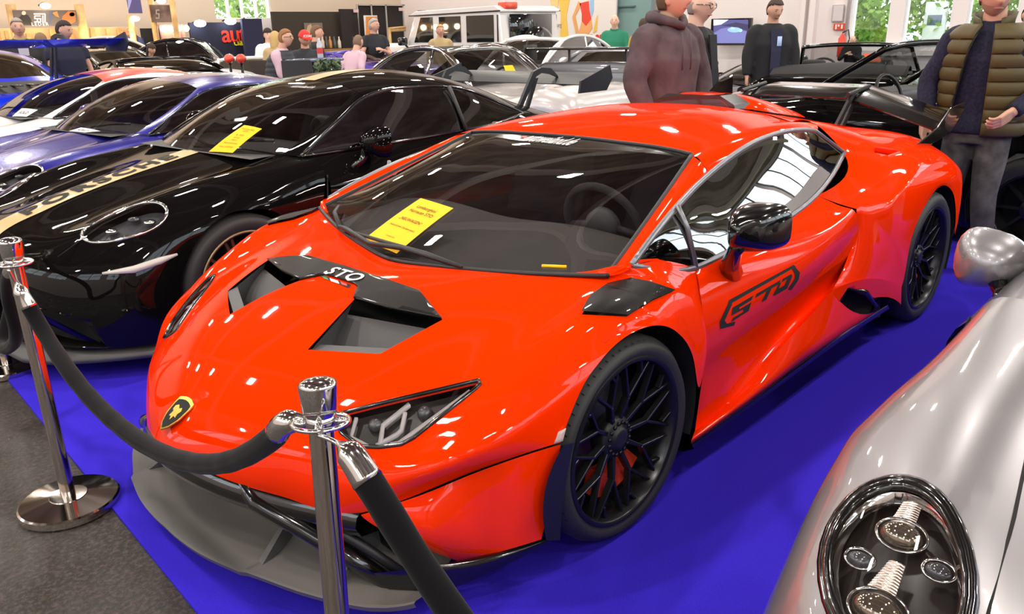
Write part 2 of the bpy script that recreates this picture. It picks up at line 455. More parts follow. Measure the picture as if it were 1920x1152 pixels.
# bumper side below the seam
seam = [lidS[0, k] for k in (24, 28, 32, 36, 40)]
bs = [seam,
      [A(.715,.665,.245), PY(800,990,.785), A(.535,.865,.29), A(.435,.935,.33), A(.352,.955,.35)],
      [PY(865,1055,.80), PY(880,1051,.82), PY(920,1040,.87), PY(970,1026,.92), PY(1015,1012,.95)]]
bs[0] = [p*A(1, 1, 1)-A(0, 0, .006) for p in bs[0]]
bsb = grid_bm(surf(bs, 8, 6, sr=()))
bsl = [[p+A(0, 0, .006) for p in bs[0]], bs[0]]
# hood vents, louvre panel, headlamp openings
L = lambda pts: [(p[0], p[1]) for p in pts]
vent_px = [(664,562), (728,580), (829,600), (712,664), (577,656)]
panel_px = [(630,494), (668,510), (705,521), (787,549), (806,572), (829,600), (728,580), (664,562), (668,548), (673,541), (664,534), (620,519)]
head_px = [(628,778), (720,755), (898,713), (901,722), (860,755), (775,822), (752,834), (712,839), (676,838), (640,812)]
louv_px = [(1091,590), (1108,560), (1140,537), (1182,527), (1215,533), (1262,547), (1225,563), (1190,584), (1175,594)]
top = lambda f: f.calc_center_median().y > -.01
vent = cut(fb, vent_px)
blade = cut(fb, panel_px)
lamp = cut(fb, head_px, lip=.012, lipdir=(0, 0, -1))
louv = cut(fb, louv_px); lv2 = cut(fb2, louv_px); join(louv, lv2)
front = join(fb, fb2); bmesh.ops.remove_doubles(front, verts=front.verts, dist=2e-4)
mirror_y(front); from_bm('front_lid', front, M_ORANGE, sto, True)
for sgn in (1, -1):
    b = bsb if sgn > 0 else flipped(bsb)
    from_bm('bumper_corner', b.copy(), M_ORANGE, sto, True)
# hood blade of carbon
mirror_y(blade); thick(blade, .010); blade_keep = blade.copy(); o_blade = from_bm('hood_blade', blade, M_CARBON, sto, True); o_blade['label'] = 'glossy carbon blade behind the hood vents'

# hood vent ducts: satin black scoops sinking under the blade
for sgn in (1, -1):
    q = [PX(660,562,y=.150), PX(830,598,y=.505), PX(712,664,y=.452), PX(577,656,y=.222)]
    q = [p*A(1, sgn, 1) for p in q]
    deep = [q[0]+A(.02,0,-.045), q[1]+A(.015,0,-.035), q[2]+A(-.03,0,-.105), q[3]+A(-.04,0,-.11)]
    d = bmesh.new(); fl = surf([[deep[0], deep[1]], [(deep[0]+deep[3])/2+A(0,0,.012), (deep[1]+deep[2])/2+A(0,0,.022)], [deep[3], deep[2]]], 6, 6)
    grid_bm(fl, bm=d, flip=sgn < 0)
    for a, b in ((0, 1), (1, 2), (2, 3), (3, 0)):
        if (a, b) == (0, 1): continue
        grid_bm(surf([[q[a]-A(0,0,.012), q[b]-A(0,0,.012)], [deep[a], deep[b]]], 2, 6), bm=d)
    w = from_bm('hood_vent', d, M_DARK, sto, True)
    l = bmesh.new(); prism(l, [(-.034, -.05), (.012, -.05), (.012, .002), (-.030, .010)], 0, 1, 'y')
    p, e = q[3]+A(-.012,0,-.006), q[2]+A(-.012,0,-.006)
    for v in l.verts:
        t = v.co.y; v.co = Vector(p*(1-t)+e*t)+Vector((v.co.x, 0, v.co.z))
    from_bm('vent_lip', l, M_GREYP, w, True, smooth=False)
# louvre panel on each fender: carbon with raised fins
for sgn in (1, -1):
    lb = louv.copy() if sgn > 0 else flipped(louv); shift(lb, -.012)
    lo = from_bm('fender_louvre', lb, M_CARBON, sto, True); 
    fin = bmesh.new()
    for a, b in (((1172,531),(1206,574)), ((1196,532),(1227,560)), ((1218,535),(1243,553)), ((1152,535),(1187,584))):
        p, e = PY(*a, .80), PY(*b, .90)
        p2, e2 = p+A(-.012,0,-.012), e+A(-.012,0,-.012)
        for z0 in (0,):
            vs = [fin.verts.new((x[0], x[1]*sgn, x[2])) for x in (p+A(.006,0,-.004), e+A(.006,0,-.004), e+A(-.006,0,.002), p+A(-.006,0,.002))]
            fin.faces.new(vs)
    from_bm('louvre_fin', fin, M_BLACKG, lo, True, smooth=False)
louv.free()
# headlamps: lens, dark bowl, light strips, projector lenses
def on_lamp(px, py, dz=0):
    """point on the lamp surface near the lens"""
    best = None
    c = Vector(CAM); d = Vector(PX(px, py, d=1.0))-c
    from mathutils.bvhtree import BVHTree
    hit = LAMPTREE.ray_cast(c, d)
    if hit[0] is None: hit = (LAMPTREE.find_nearest(Vector(PY(px, py, .72)))[0],)
    return np.array(hit[0])+A(-.35, -.2, -1)*dz
from mathutils.bvhtree import BVHTree
LAMPTREE = BVHTree.FromBMesh(lamp)
def loop_of(bm):
    bd = [e for e in bm.edges if e.is_boundary]; v0, v = bd[0].verts; seen = {bd[0]}; o = [np.array(v0.co)]
    while v != v0 and len(o) < 2000:
        o.append(np.array(v.co)); nx = [x for x in v.link_edges if x.is_boundary and x not in seen]
        if not nx: break
        seen.add(nx[0]); v = nx[0].other_vert(v)
    k = [o[0]]
    for q_ in o[1:]:
        if np.linalg.norm(q_-k[-1]) > .006: k.append(q_)
    return k
def lamp_band(pts, w, dz, ex=None):
    b = bmesh.new()
    q = [on_lamp(*p, dz) for p in pts]
    rows = []
    for i, p in enumerate(q):
        t = q[min(i+1, len(q)-1)]-q[max(i-1, 0)]; t /= np.linalg.norm(t); n = np.cross(t, A(.35, .2, 1)); n /= np.linalg.norm(n)
        rows.append([p-n*w/2, p-n*w/2+A(0,0,.008), p+n*w/2+A(0,0,.008), p+n*w/2])
    grid_bm(np.array(rows), bm=b); return b
M_DRL = mat('lamp_strip_grey', (.42, .38, .38), .35)
M_BOWL = mat('lamp_bowl', (.022, .018, .016), .35)
for sgn in (1, -1):
    f = (lambda b: b) if sgn > 0 else flipped
    lens = lamp.copy(); shift(lens, .001)
    bowl = lamp.copy(); 
    for v in bowl.verts: v.co += Vector((-.012, -.006, -.035))
    for e in [e for e in bowl.edges if e.is_boundary]: pass
    hl = from_bm('headlight', f(bowl), M_BOWL, sto, True)
    from_bm('headlight_lens', f(lens), M_LENS, hl, True)
    rim = bmesh.new(); tube(rim, loop_of(lamp), .0065, 6, closed=True)
    from_bm('headlight_rim', f(rim), M_BLACKG, hl, True)
    for pts, w in (([(880,728),(820,772),(745,826),(728,829)], .014), ([(765,752),(715,792),(660,830)], .013), ([(757,768),(750,800),(742,808),(702,830)], .011), ([(665,778),(655,815),(645,824)], .010)):
        from_bm('light_strip', f(lamp_band(pts, w, .02)), M_DRL, hl, True)
    for px, py in ((700,785), (793,762)):
        b = bmesh.new(); bmesh.ops.create_uvsphere(b, u_segments=16, v_segments=8, radius=.022); c = on_lamp(px, py, .028)
        for v in b.verts: v.co += Vector(c)
        from_bm('projector', f(b), M_LENS if False else mat('projector_glass', (.05, .05, .055), .05, 0, 1), hl, True)
# side marker lights
for sgn in (1, -1):
    q = [PY(975,841,.895), PY(1060,800,.966), PY(1054,824,.968), PY(985,846,.905)]
    g = surf([[q[0], q[1]], [q[3], q[2]]], 3, 8); g[..., 0] += .006; g[..., 1] += .008
    b = grid_bm(g*A(1, sgn, 1), flip=sgn < 0); thick(b, .006)
    from_bm('side_marker', b, mat('marker_lens', (.55, .42, .38), .25, 0, .6), sto, True)
# A pillars and roof
ws_e = [A(-.092,.782,.80), PY(1226,395,.693), PY(1297,291,.598)]
wsm = hermite(ws_e, 6)
dl_top = [PY(1185,497,.82), PY(1262,396,.765), PY(1330,326,.70), PY(1420,264,.650), PY(1500,244,.625), PY(1530,247,.615)]
pil = [[ws_e[0], PY(1163,506,.812), dl_top[0]], [ws_e[1], PY(1246,396,.745), dl_top[1]], [ws_e[2], PY(1316,305,.668), dl_top[2]]]
roof = [
 [A(-.885,0,1.081), A(-.876,.3,1.078), ws_e[2], pil[2][1], dl_top[2]],
 [A(-1.20,0,1.148), A(-1.20,.3,1.140), A(-1.16,.545,1.108), PY(1412,252,.615), dl_top[3]],
 [A(-1.60,0,1.165), A(-1.60,.3,1.152), A(-1.58,.52,1.112), PY(1497,232,.585), dl_top[4]],
 [A(-1.90,0,1.135), A(-1.90,.28,1.120), A(-1.88,.49,1.085), PY(1532,235,.570), dl_top[5]],
]
rb = grid_bm(surf(pil, 8, 4, sc=(1,)), surf(roof, 8, 6, sc=(), sym=True))
mirror_y(rb); from_bm('roof', rb, M_ORANGE, sto, True)
# windscreen
wb = [A(.128,0,.757), A(.095,.22,.766), A(.015,.50,.779), A(-.092,.782,.80)]
wt = [A(-.882,0,1.079), A(-.872,.25,1.077), A(-.858,.45,1.074), ws_e[2]]
wmid = [(a+b)/2+A(.035, 0, .045)*(1, .95, .75, 0)[i] for i, (a, b) in enumerate(zip(wb, wt))]; wmid[3] = ws_e[1]
wss = surf([wb, wmid, wt], 12, 8, sym=True)
wbm = grid_bm(wss, flip=True); band = cut(wbm, [(860,236),(1080,262),(1300,288),(1300,300),(1240,289),(1085,276),(890,262)])
mirror_y(wbm); WSTREE = BVHTree.FromBMesh(wbm); wso = from_bm('windscreen', wbm, M_WS, sto, True)
fr = bmesh.new()
for row in (wss[0]+A(0,0,.002), wss[-1]+A(0,0,.002)):
    tube(fr, [p for p in row], .008, 6); tube(fr, [p*A(1, -1, 1) for p in row], .008, 6)
for col in (wss[:, -1],):
    tube(fr, [p for p in col], .009, 6); tube(fr, [p*A(1, -1, 1) for p in col], .009, 6)
from_bm('windscreen_seal', fr, M_BLACKM, wso, True)
mirror_y(band); band_keep = band.copy(); sb_o = from_bm('sun_band', band, M_BLACKG, wso, True)
# side window
dl_bot = [PY(1185,497,.82), PY(1305,502,.85), PY(1345,483,.855), PY(1430,438,.845), PY(1530,367,.80), PY(1582,287,.69)]
dl_b2 = hermite(dl_bot, 6); dl_t2 = hermite(dl_top, 6)
for sgn in (1, -1):
    s_ = A(1, sgn, 1)
    mid = (dl_b2+dl_t2)/2+A(0, .018, 0)*np.sin(np.linspace(0, PI, len(dl_b2)))[:, None]
    G = surf([dl_b2, mid, dl_t2], 5, 1)*s_
    b = grid_bm(G, flip=sgn < 0); so = from_bm('side_window', b, M_TINT, sto, True)
    t = bmesh.new(); tube(t, list(dl_t2*s_)+[PY(1582,287,.69)*s_]+list(dl_b2[::-1]*s_), .011, 8); 
    tube(t, [PY(1305,502,.853)*s_, PY(1289,428,.81)*s_, PY(1270,385,.775)*s_], .009, 8)
    from_bm('window_trim', t, M_SILVERTRIM, so, True)
    bk = surf([dl_b2[:10]*s_-A(.02,.03*sgn,.0), dl_t2[:10]*s_-A(.02,.03*sgn,0)], 2, 1)
# doors
sh = [PY(1319,598,.932), PY(1425,553,.94), PY(1510,497,.945), PY(1604,398,.92)]
cc = [PY(1318,700,.905), PY(1425,630,.885), PY(1520,556,.875), PY(1601,490,.875)]
sk = [PY(1303,808,.905), PY(1385,735,.905), PY(1470,645,.915), PY(1560,545,.925)]
door = [[PY(1305,503,.85), PY(1345,484,.857), PY(1430,439,.847), PY(1532,367,.802)], 
        [PY(1312,545,.90), PY(1380,515,.905), PY(1470,462,.90), PY(1572,385,.87)],
        sh, [p*.5+q*.5+A(0,.012,0) for p, q in zip(sh, cc)], cc, sk]
sill = [[p+A(0,0,0) for p in sk], [PY(1298,822,.93), PY(1405,740,.945), PY(1500,660,.955), PY(1600,585,.95)], [PY(1296,831,.915), PY(1400,757,.935), PY(1520,668,.94), PY(1664,571,.93)]]
doors = []
for sgn in (1, -1):
    s_ = A(1, sgn, 1)
    b = grid_bm(surf(door, 7, 10, sr=(5,))*s_, flip=sgn < 0); dr = from_bm('door', b, M_ORANGE, sto, True); doors.append(dr)
    b = bmesh.new(); q = [PY(1567,441,.91), PY(1600,415,.895), PY(1598,432,.90), PY(1566,458,.915)]
    grid_bm((surf([[q[0], q[1]], [q[3], q[2]]], 2, 4)+A(0,.012,0))*s_, bm=b, flip=sgn < 0); thick(b, .012)
    from_bm('door_handle', b, M_ORANGE, dr, True)
    b = grid_bm(surf(sill, 5, 8)*s_, flip=sgn < 0)
    from_bm('side_sill', b, M_ORANGE, sto, True)
    r1 = hermite(sill[2], 8)*s_
    b = grid_bm(np.array([r1, r1+A(0, .012*sgn, -.02), r1+A(0, -.03*sgn, -.045), r1+A(0, -.1*sgn, -.05)]), flip=sgn < 0)
    from_bm('sill_skirt', b, M_BLACKG, sto, True)
# rear quarter
ar = arc_pts(-2.62, .345, .385, .968, (196, 170, 140, 112, 88, 62, 36, 10))
ar = ar[::-1] if False else ar
arF = arc_pts(-2.62, .345, .385, .968, (-12, 18, 45, 70, 92, 115, 140, 165, 190))
rq = [ # rows deck edge -> arch; columns front -> tail
 [A(-1.88,.49,1.085), A(-2.15,.50,1.055), A(-2.45,.50,1.012), A(-2.80,.50,.965), A(-3.10,.50,.925), A(-3.36,.49,.875)],
 [PY(1532,235,.570), PY(1590,248,.62), A(-2.40,.66,.975), A(-2.72,.70,.948), A(-3.02,.70,.905), A(-3.30,.68,.835)],
 [dl_bot[5], PY(1612,292,.735), A(-2.32,.80,.915), A(-2.66,.825,.915), A(-2.98,.83,.855), A(-3.27,.80,.755)],
 [PY(1532,367,.802), PY(1606,392,.895), PY(1650,395,.935), PY(1704,345,.950), A(-2.93,.945,.765), A(-3.20,.90,.655)],
]
rq2 = surf(rq, 8, 8)
rqb = grid_bm(rq2)
sc_px = [(1636,270), (1655,274), (1690,283), (1673,290), (1648,288)]
hole = cut(rqb, [(1640,275),(1688,283),(1665,291),(1640,287)], lip=.06, lipdir=(-.3, -.6, -.5)); hole.free()
# quarter panel between the door, the haunch and the rear wheel
arB = lambda d: arc_pts(-2.62, .345, .385, .968, (d,))[0]
Tq = rq2[-1, 8:]
Bq = hermite(np.array([PY(1560,545,.925), PY(1630,523,.962), arB(-10), arB(30), arB(85), arB(130), arB(172)]), 8)
tt = np.linspace(0, 1, len(Tq)); ub = np.interp(tt, [0, .09, .22, .38, .58, .78, 1], np.arange(7)/6)
Bq = np.stack([np.interp(ub, np.linspace(0, 1, len(Bq)), Bq[:, i]) for i in range(3)], 1)
Mq = (Tq+Bq)/2; fall = np.clip(1-tt/.28, 0, 1)[:, None]
Mq = Mq*(1-fall*.55)+np.array([PY(1602,470,.886)])*(fall*.55)*np.clip(1-tt/.10, 0, 1)[:, None]+Mq*(fall*.55)*(1-np.clip(1-tt/.10, 0, 1)[:, None])+A(0,.012,0)*(1-fall)
qsurf = hermite(np.array([Tq, Mq, Bq]), 8)
lw = [[PY(1560,545,.925), PY(1630,523,.965), arc_pts(-2.62,.345,.385,.968,(-10,))[0]],
      [PY(1548,604,.93), PY(1635,560,.96), arc_pts(-2.62,.345,.385,.968,(-25,))[0]]]
qb = grid_bm(qsurf); lwb = grid_bm(surf(lw, 6, 10))
inl = [(1550,603), (1590,540), (1620,545), (1644,571), (1636,585)]
ho = cut(lwb, inl, lip=.09, lipdir=(-.4, -1, 0)); ho.free()
for b in (rqb, qb, lwb):
    for sgn in (1, -1):
        pass
rqall = join(join(rqb, qb), lwb); bmesh.ops.remove_doubles(rqall, verts=rqall.verts, dist=2e-4)
for sgn in (1, -1):
    b = rqall.copy() if sgn > 0 else flipped(rqall)
    qo = from_bm('rear_fender', b, M_ORANGE, sto, True)
    bk = bmesh.new(); q = [PY(1540,610,.90), PY(1575,530,.84), PY(1650,535,.86), PY(1650,595,.90)]
    grid_bm(surf([[q[0], q[3]], [q[1], q[2]]], 3, 3)*A(1, sgn, 1), bm=bk, flip=sgn < 0); from_bm('side_intake', bk, M_VOID, qo, True)
    bl = bmesh.new(); tube(bl, [PY(1592,541,.935)*A(1,sgn,1), PY(1622,548,.96)*A(1,sgn,1), PY(1642,573,.962)*A(1,sgn,1), PY(1634,586,.955)*A(1,sgn,1)], [.006, .014, .014, .006], 8)
    from_bm('intake_lip', bl, M_BLACKG, qo, True)
rqall.free()
# engine deck, tail
dk = [[A(-1.90,0,1.135), A(-1.90,.28,1.12), A(-1.88,.49,1.085)],
      [A(-2.3,0,1.075), A(-2.3,.28,1.06), A(-2.3,.50,1.035)],
      [A(-2.8,0,.98), A(-2.8,.28,.975), A(-2.8,.50,.965)],
      [A(-3.15,0,.92), A(-3.15,.28,.92), A(-3.1,.50,.925)],
      [A(-3.42,0,.88), A(-3.41,.28,.88), A(-3.36,.49,.875)]]
b = grid_bm(surf(dk, 8, 6, sym=True)); mirror_y(b); from_bm('engine_cover', b, M_ORANGE, sto, True)
tl = [[A(-3.42,0,.88), A(-3.41,.28,.88), A(-3.36,.49,.875), A(-3.30,.68,.835), A(-3.27,.80,.755), A(-3.20,.90,.655), A(-3.08,.94,.42)],
      [A(-3.46,0,.70), A(-3.46,.28,.70), A(-3.44,.49,.70), A(-3.40,.68,.68), A(-3.34,.80,.62), A(-3.24,.90,.54), A(-3.10,.93,.36)],
      [A(-3.50,0,.40), A(-3.50,.28,.40), A(-3.47,.49,.40), A(-3.42,.68,.38), A(-3.34,.80,.36), A(-3.22,.88,.34), A(-3.08,.92,.28)],
      [A(-3.42,0,.16), A(-3.42,.28,.16), A(-3.40,.49,.16), A(-3.36,.68,.16), A(-3.28,.80,.17), A(-3.16,.86,.18), A(-3.06,.90,.18)]]
b = grid_bm(surf(tl, 6, 6, sym=True)); mirror_y(b); from_bm('tail_panel', b, M_BLACKM, sto, True)
# roof scoop, engine spine and fin
sp = []
for x, w, z in ((-1.80, .20, 1.195), (-2.0, .25, 1.192), (-2.25, .25, 1.150), (-2.55, .22, 1.085), (-2.85, .16, 1.015), (-3.0, .10, .96)):
    sp.append([A(x, 0, z), A(x, w*.62, z-.008), A(x, w, z-.055), A(x-.02, w*1.12, z-.13)])
b = grid_bm(surf(sp, 6, 5, sym=True)); mirror_y(b); spo = from_bm('roof_scoop', b, M_ORANGE, sto, True)
b = bmesh.new(); prism(b, [(-.245,1.10),(.245,1.10),(.23,1.155),(.15,1.196),(-.15,1.196),(-.23,1.155)], -1.95, -1.80, 'x'); from_bm('scoop_mouth', b, M_BLACKG, spo, True, smooth=False)
b = bmesh.new(); b.free()
for q in (1, -1):
    b = bmesh.new(); prism(b, [(-1.85,1.10),(-1.85,1.135),(-2.55,1.03),(-2.55,.99)], .20*q, .29*q, 'y'); from_bm('scoop_side', b, M_BLACKG, spo, True, smooth=False)
b = bmesh.new(); prism(b, [(-1.97,1.20),(-2.05,1.245),(-2.16,1.262),(-2.17,1.17)], -.012, .012, 'y'); from_bm('shark_fin', b, M_BLACKG, sto, True, smooth=False)
# rear wing
wy = [-.90, -.62, -.32, 0, .32, .62, .90]
def wing_pt(y, t):  # t 0 front .. 1 rear
    x0 = -2.97 + .06*(abs(y)/.9)**2; ch = .34
    z0 = 1.112 - .155*(max(0, abs(y)-.30)/.55)
    return A(x0-ch*t, y, z0+.035*math.sin(PI*min(1, t*1.1))*.5+.055*t)
up = np.array([[wing_pt(y, t) for t in np.linspace(0, 1, 9)] for y in np.linspace(-.83, .83, 31)])
lo = up-A(0, 0, .03)*np.sin(np.linspace(.15, PI, 9))[None, :, None]-A(0,0,.004)
b = grid_bm(up, flip=True); grid_bm(lo, bm=b); 
for a, c in ((up[0], lo[0]), (up[-1], lo[-1]), (up[:, 0], lo[:, 0]), (up[:, -1], lo[:, -1])): grid_bm(np.array([a, c]), bm=b)
bmesh.ops.recalc_face_normals(b, faces=b.faces[:]); wg = from_bm('rear_wing', b, M_BLACKG, sto, True); sharp_smooth(wg)
for sgn in (1, -1):
    b = bmesh.new(); prism(b, [(-2.60,.93),(-2.80,.905),(-3.10,.93),(-3.30,1.05),(-3.27,1.09),(-3.06,1.075),(-2.88,.985)], .83*sgn-.006, .83*sgn+.006, 'y'); bevel_all(b, .004, 1)
    from_bm('wing_endplate', b, M_BLACKG, wg, True, smooth=False)
    b = bmesh.new()
    for dx in (0, .10):
        prism(b, [(-2.72-dx,.93),(-2.76-dx,.93),(-2.99-dx*.8,1.13),(-2.94-dx*.8,1.13)], .33*sgn-.008, .33*sgn+.008, 'y')
    tube(b, [A(-2.90,.33*sgn,1.135), A(-3.20,.33*sgn,1.165)], .012, 8)
    from_bm('wing_strut', b, M_BLACKM, wg, True, smooth=False)
# door mirrors
for sgn in (1,):
    s_ = A(1, sgn, 1)
    c = PY(1414,432,1.03)
    H = []
    for u in np.linspace(0, 1, 11):
        sc = (math.sin(min(1, u*1.08)*PI/2))**.45 if u < .9 else 1.0
        row = []
        for k in range(29):
            t = 2*PI*k/28; ct, st = math.cos(t), math.sin(t)
            yy = .088*np.sign(ct)*abs(ct)**.6; zz = .080*np.sign(st)*abs(st)**.6
            zz *= 1-.22*(yy/.088) if st < 0 else 1+.06*(yy/.088)
            row.append(c+A(.085-.15*u+.02*(-yy/.118), yy*sc, zz*sc+.012*(1-sc)))
        H.append(row)
    H = np.array(H)
    b = grid_bm(H*s_, flip=sgn < 0); bmesh.ops.recalc_face_normals(b, faces=b.faces[:])
    mo = from_bm('door_mirror', b, M_BLACKG, sto, True)
    e = H[-1]; cm = np.repeat(e.mean(0)[None], len(e), 0)+A(.012,0,0)
    b = grid_bm(np.array([e, cm+(e-cm)*.93, cm])*s_, flip=sgn < 0)
    from_bm('mirror_glass', b, M_CHROME, mo, True)
    b = bmesh.new(); tube(b, [PY(1369,510,.885)*s_, PY(1370,492,.93)*s_, PY(1378,470,.985)*s_, PY(1390,455,1.01)*s_], [.045, .032, .024, .024], 10); from_bm('mirror_foot', b, M_BLACKG, mo, True)
# floor pan, wheel houses
b = bmesh.new(); box(b, (-1.28, 0, .20), (3.9, 1.36, .12)); box(b, (-1.3, 0, .42), (2.0, 1.70, .5)); box(b, (-2.7, 0, .55), (1.35, 1.3, .6)); box(b, (.1, 0, .38), (.85, 1.1, .42)); from_bm('underbody', b, M_VOID, sto, True, smooth=False)
for wx, r, y in ((0, .375, .95), (-2.62, .40, .955)):
    for sgn in (1, -1):
        b = bmesh.new(); pts = arc_pts(wx, .34, r, 1, range(-20, 201, 10))
        b2 = np.array([[A(p[0], y*sgn, p[2]), A(p[0], .60*sgn, p[2])] for p in pts]); grid_bm(b2, bm=b)
        from_bm('wheel_liner', b, M_VOID, sto, True)
# ---- wheels
def tyre_bm(R, rim, w, n=96):
    b = bmesh.new(); h = w/2
    pr = [(rim-.004, -h+.012), (rim+.012, -h+.004), (rim+(R-rim)*.5, -h-.004), (R-.022, -h+.006), (R-.007, -h+.02), (R, -h+.04), (R, 0), (R, h-.04), (R-.007, h-.02), (R-.022, h-.006), (rim+(R-rim)*.5, h+.004), (rim+.012, h-.004), (rim-.004, h-.012)]
    lathe(b, pr, n, axis='y', cap=False); return b
def tread(b, R, w, cnt=64):
    for k in range(cnt):
        a = 2*PI*k/cnt
        M = Matrix.Rotation(a, 4, 'Y') @ Matrix.Translation((0, 0, R+.0005))
        for s in (-1, 1):
            vs = [M @ Vector(p) for p in ((-.002, s*w*.22, 0), (.010, s*(w*.5-.008), -.012), (.014, s*(w*.5-.008), -.012), (.003, s*w*.22, 0))]
            f = b.faces.new([b.verts.new(v) for v in (vs if s < 0 else vs[::-1])])
    return b
def bar(b, p, q, w, d, M=None, w2=None, d2=None):
    """tapered bar in the wheel plane: p,q are (x,z,y)"""
    p = A(p[0], p[2], p[1]); q = A(q[0], q[2], q[1]); t = q-p; t /= np.linalg.norm(t); n = np.cross(t, A(0, 1, 0)); n /= np.linalg.norm(n)
    w2 = w2 or w; d2 = d2 or d; v = []
    for c, ww, dd in ((p, w, d), (q, w2, d2)):
        for s, y in ((-1, 0), (1, 0), (1.25, -dd), (-1.25, -dd)): v.append(b.verts.new(c+n*s*ww/2+A(0, y, 0)))
    for f in ((0,1,2,3), (4,7,6,5), (0,4,5,1), (1,5,6,2), (2,6,7,3), (3,7,4,0)): b.faces.new([v[i] for i in f])
def sto_wheel(loc, R, rimr, w, face, flip, steer=0, rot=0.0):
    """ten mesh spokes: outer face at +y"""
    g = []
    T = Matrix.Translation(loc) @ Matrix.Rotation(steer, 4, 'Z') @ (Matrix.Rotation(PI, 4, 'Z') if flip else Matrix.Identity(4)) @ Matrix.Rotation(rot, 4, 'Y')
    tb = tyre_bm(R, rimr, w); tr = bmesh.new(); tread(tr, R, w)
    rb_ = bmesh.new(); h = w/2
    lathe(rb_, [(rimr+.004, h-.006), (rimr-.006, h), (rimr-.014, h-.010), (rimr-.022, h-.06), (rimr-.03, -h+.02)], 72, axis='y', cap=False)
    sp = bmesh.new(); n = 10; hub = .062; yh = face-.035; yr = face
    for k in range(n):
        a = 2*PI*k/n+.05; da = 2*PI/n
        def pt(r, aa, y): return (r*math.cos(a+aa), r*math.sin(a+aa), y)
        fork = rimr*.62
        bar(sp, pt(hub*.7, 0, yh), pt(fork*.80, 0, yh+.018), .016, .024, w2=.011)
        bar(sp, pt(fork*.80, 0, yh+.018), pt(rimr-.012, da*.40, yr-.008), .009, .022, w2=.008)
        bar(sp, pt(fork*.80, 0, yh+.018), pt(rimr-.012, -da*.40, yr-.008), .009, .022, w2=.008)
        bar(sp, pt(rimr*.80, da*.27, yh+.025), pt(rimr-.012, da*.12, yr-.008), .009, .018)
    bmesh.ops.bevel(sp, geom=sp.edges[:], offset=.0016, segments=1, affect='EDGES')
    hb = bmesh.new(); lathe(hb, [(.062, yh-.05), (.062, yh-.01)] if False else [(.070, yh-.05), (.070, yh-.006), (.060, yh+.006), (.036, yh+.008), (.034, yh+.016), (.022, yh+.018), (0.0005, yh+.016)], 40, axis='y')
    bo = bmesh.new()
    for k in range(16):
        c = Vector((.052*math.cos(2*PI*k/16), yh+.008, .052*math.sin(2*PI*k/16)))
        lathe(bo, [(.006, -.002), (.006, .005), (.0005, .006)], 8, Matrix.Translation(c), 'y')
    db = bmesh.new(); lathe(db, [(.07, face-.13), (.19, face-.13), (.19, face-.16), (.07, face-.16)], 48, axis='y')
    for b in (tb, tr, rb_, sp, hb, bo, db): bmesh.ops.transform(b, matrix=T, verts=b.verts)
    wo = from_bm('wheel', tb, M_RUBBER, sto, True)
    from_bm('tyre_tread', tr, M_VOID, wo, True, smooth=False)
    from_bm('rim', rb_, M_WHEEL, wo, True)
    from_bm('spokes', sp, M_WHEEL, wo, True, smooth=False)
    h_ = from_bm('hub_cap', hb, M_BLACKM, wo, True); from_bm('wheel_bolts', bo, M_WHEEL, wo, True)
    from_bm('brake_disc', db, mat('brake_disc', (.10, .10, .10), .45, .8), wo, True)
    cb = bmesh.new(); pts = [(r*math.cos(t), r*math.sin(t)) for r, ts in ((.205, np.linspace(.2, 1.35, 8)), (.125, np.linspace(1.35, .2, 8))) for t in ts]
    pts = [(-x if flip else x, z) for x, z in pts]
    prism(cb, pts, face-.115, face-.06, 'y', Matrix.Translation(loc) @ (Matrix.Rotation(PI, 4, 'Z') if flip else Matrix.Identity(4)) @ Matrix.Rotation(PI*.82, 4, 'Y')); 
    from_bm('brake_caliper', cb, mat('orange_caliper', (.8, .06, .005), .35), wo, True, smooth=False)
M_WHEEL = mat('wheel_black', (.025, .025, .028), .25, .6)
for sgn in (1, -1):
    sto_wheel(Vector((0, .832*sgn, .328)), .328, .268, .245, .108, sgn < 0, 0, .12)
    sto_wheel(Vector((-2.62, .81*sgn, .345)), .345, .270, .305, .130, sgn < 0, 0, .3)

# front: gloss black lip under the nose, splitter, fins, intake bars
lipc = [A(1.012,0,.385), A(.972,.2,.357), A(.878,.42,.327), A(.762,.63,.310)]
lh = hermite(np.array(lipc), 8, sym=symy)
lhf = np.concatenate([lh[::-1], lh[1:]*A(1,-1,1)])
lp = np.array([lhf-A(.004,0,-.004), lhf+A(.014,0,-.010), lhf+A(.020,0,-.040), lhf+A(.004,0,-.072), lhf+A(-.05,0,-.082), lhf+A(-.10,0,-.06)])
b = grid_bm(lp, flip=False); bmesh.ops.recalc_face_normals(b, faces=b.faces[:]); from_bm('nose_lip', b, M_BLACKG, sto, True)
out_ = [A(1.045,0,.118), A(1.035,.20,.118), A(1.0,.365,.120), A(.985,.385,.118), A(.90,.60,.105), A(.80,.76,.098), A(.735,.80,.095)]
inn = [A(.70,0,.20), A(.70,.20,.20), A(.68,.365,.20), A(.67,.40,.20), A(.62,.52,.18), A(.56,.66,.15), A(.52,.74,.13)]
mid_ = [(a*.62+b_*.38)*A(1,1,1)-A(0,0,.030) for a, b_ in zip(out_, inn)]
so_ = hermite(np.array(out_), 4, sharp=(2, 3)); si_ = hermite(np.array(inn), 4); sm_ = hermite(np.array(mid_), 4)
sg = np.array([so_-A(.006,0,.016), so_, so_*.92+sm_*.08+A(0,0,.004), sm_, si_*.5+sm_*.5-A(0,0,.004), si_])
full = np.concatenate([sg[:, ::-1], sg[:, 1:]*A(1,-1,1)], axis=1)
b = grid_bm(full); bmesh.ops.recalc_face_normals(b, faces=b.faces[:]); spl = from_bm('front_splitter', b, mat('splitter_grey', (.11,.10,.092), .48), sto, True); sharp_smooth(spl, 30)
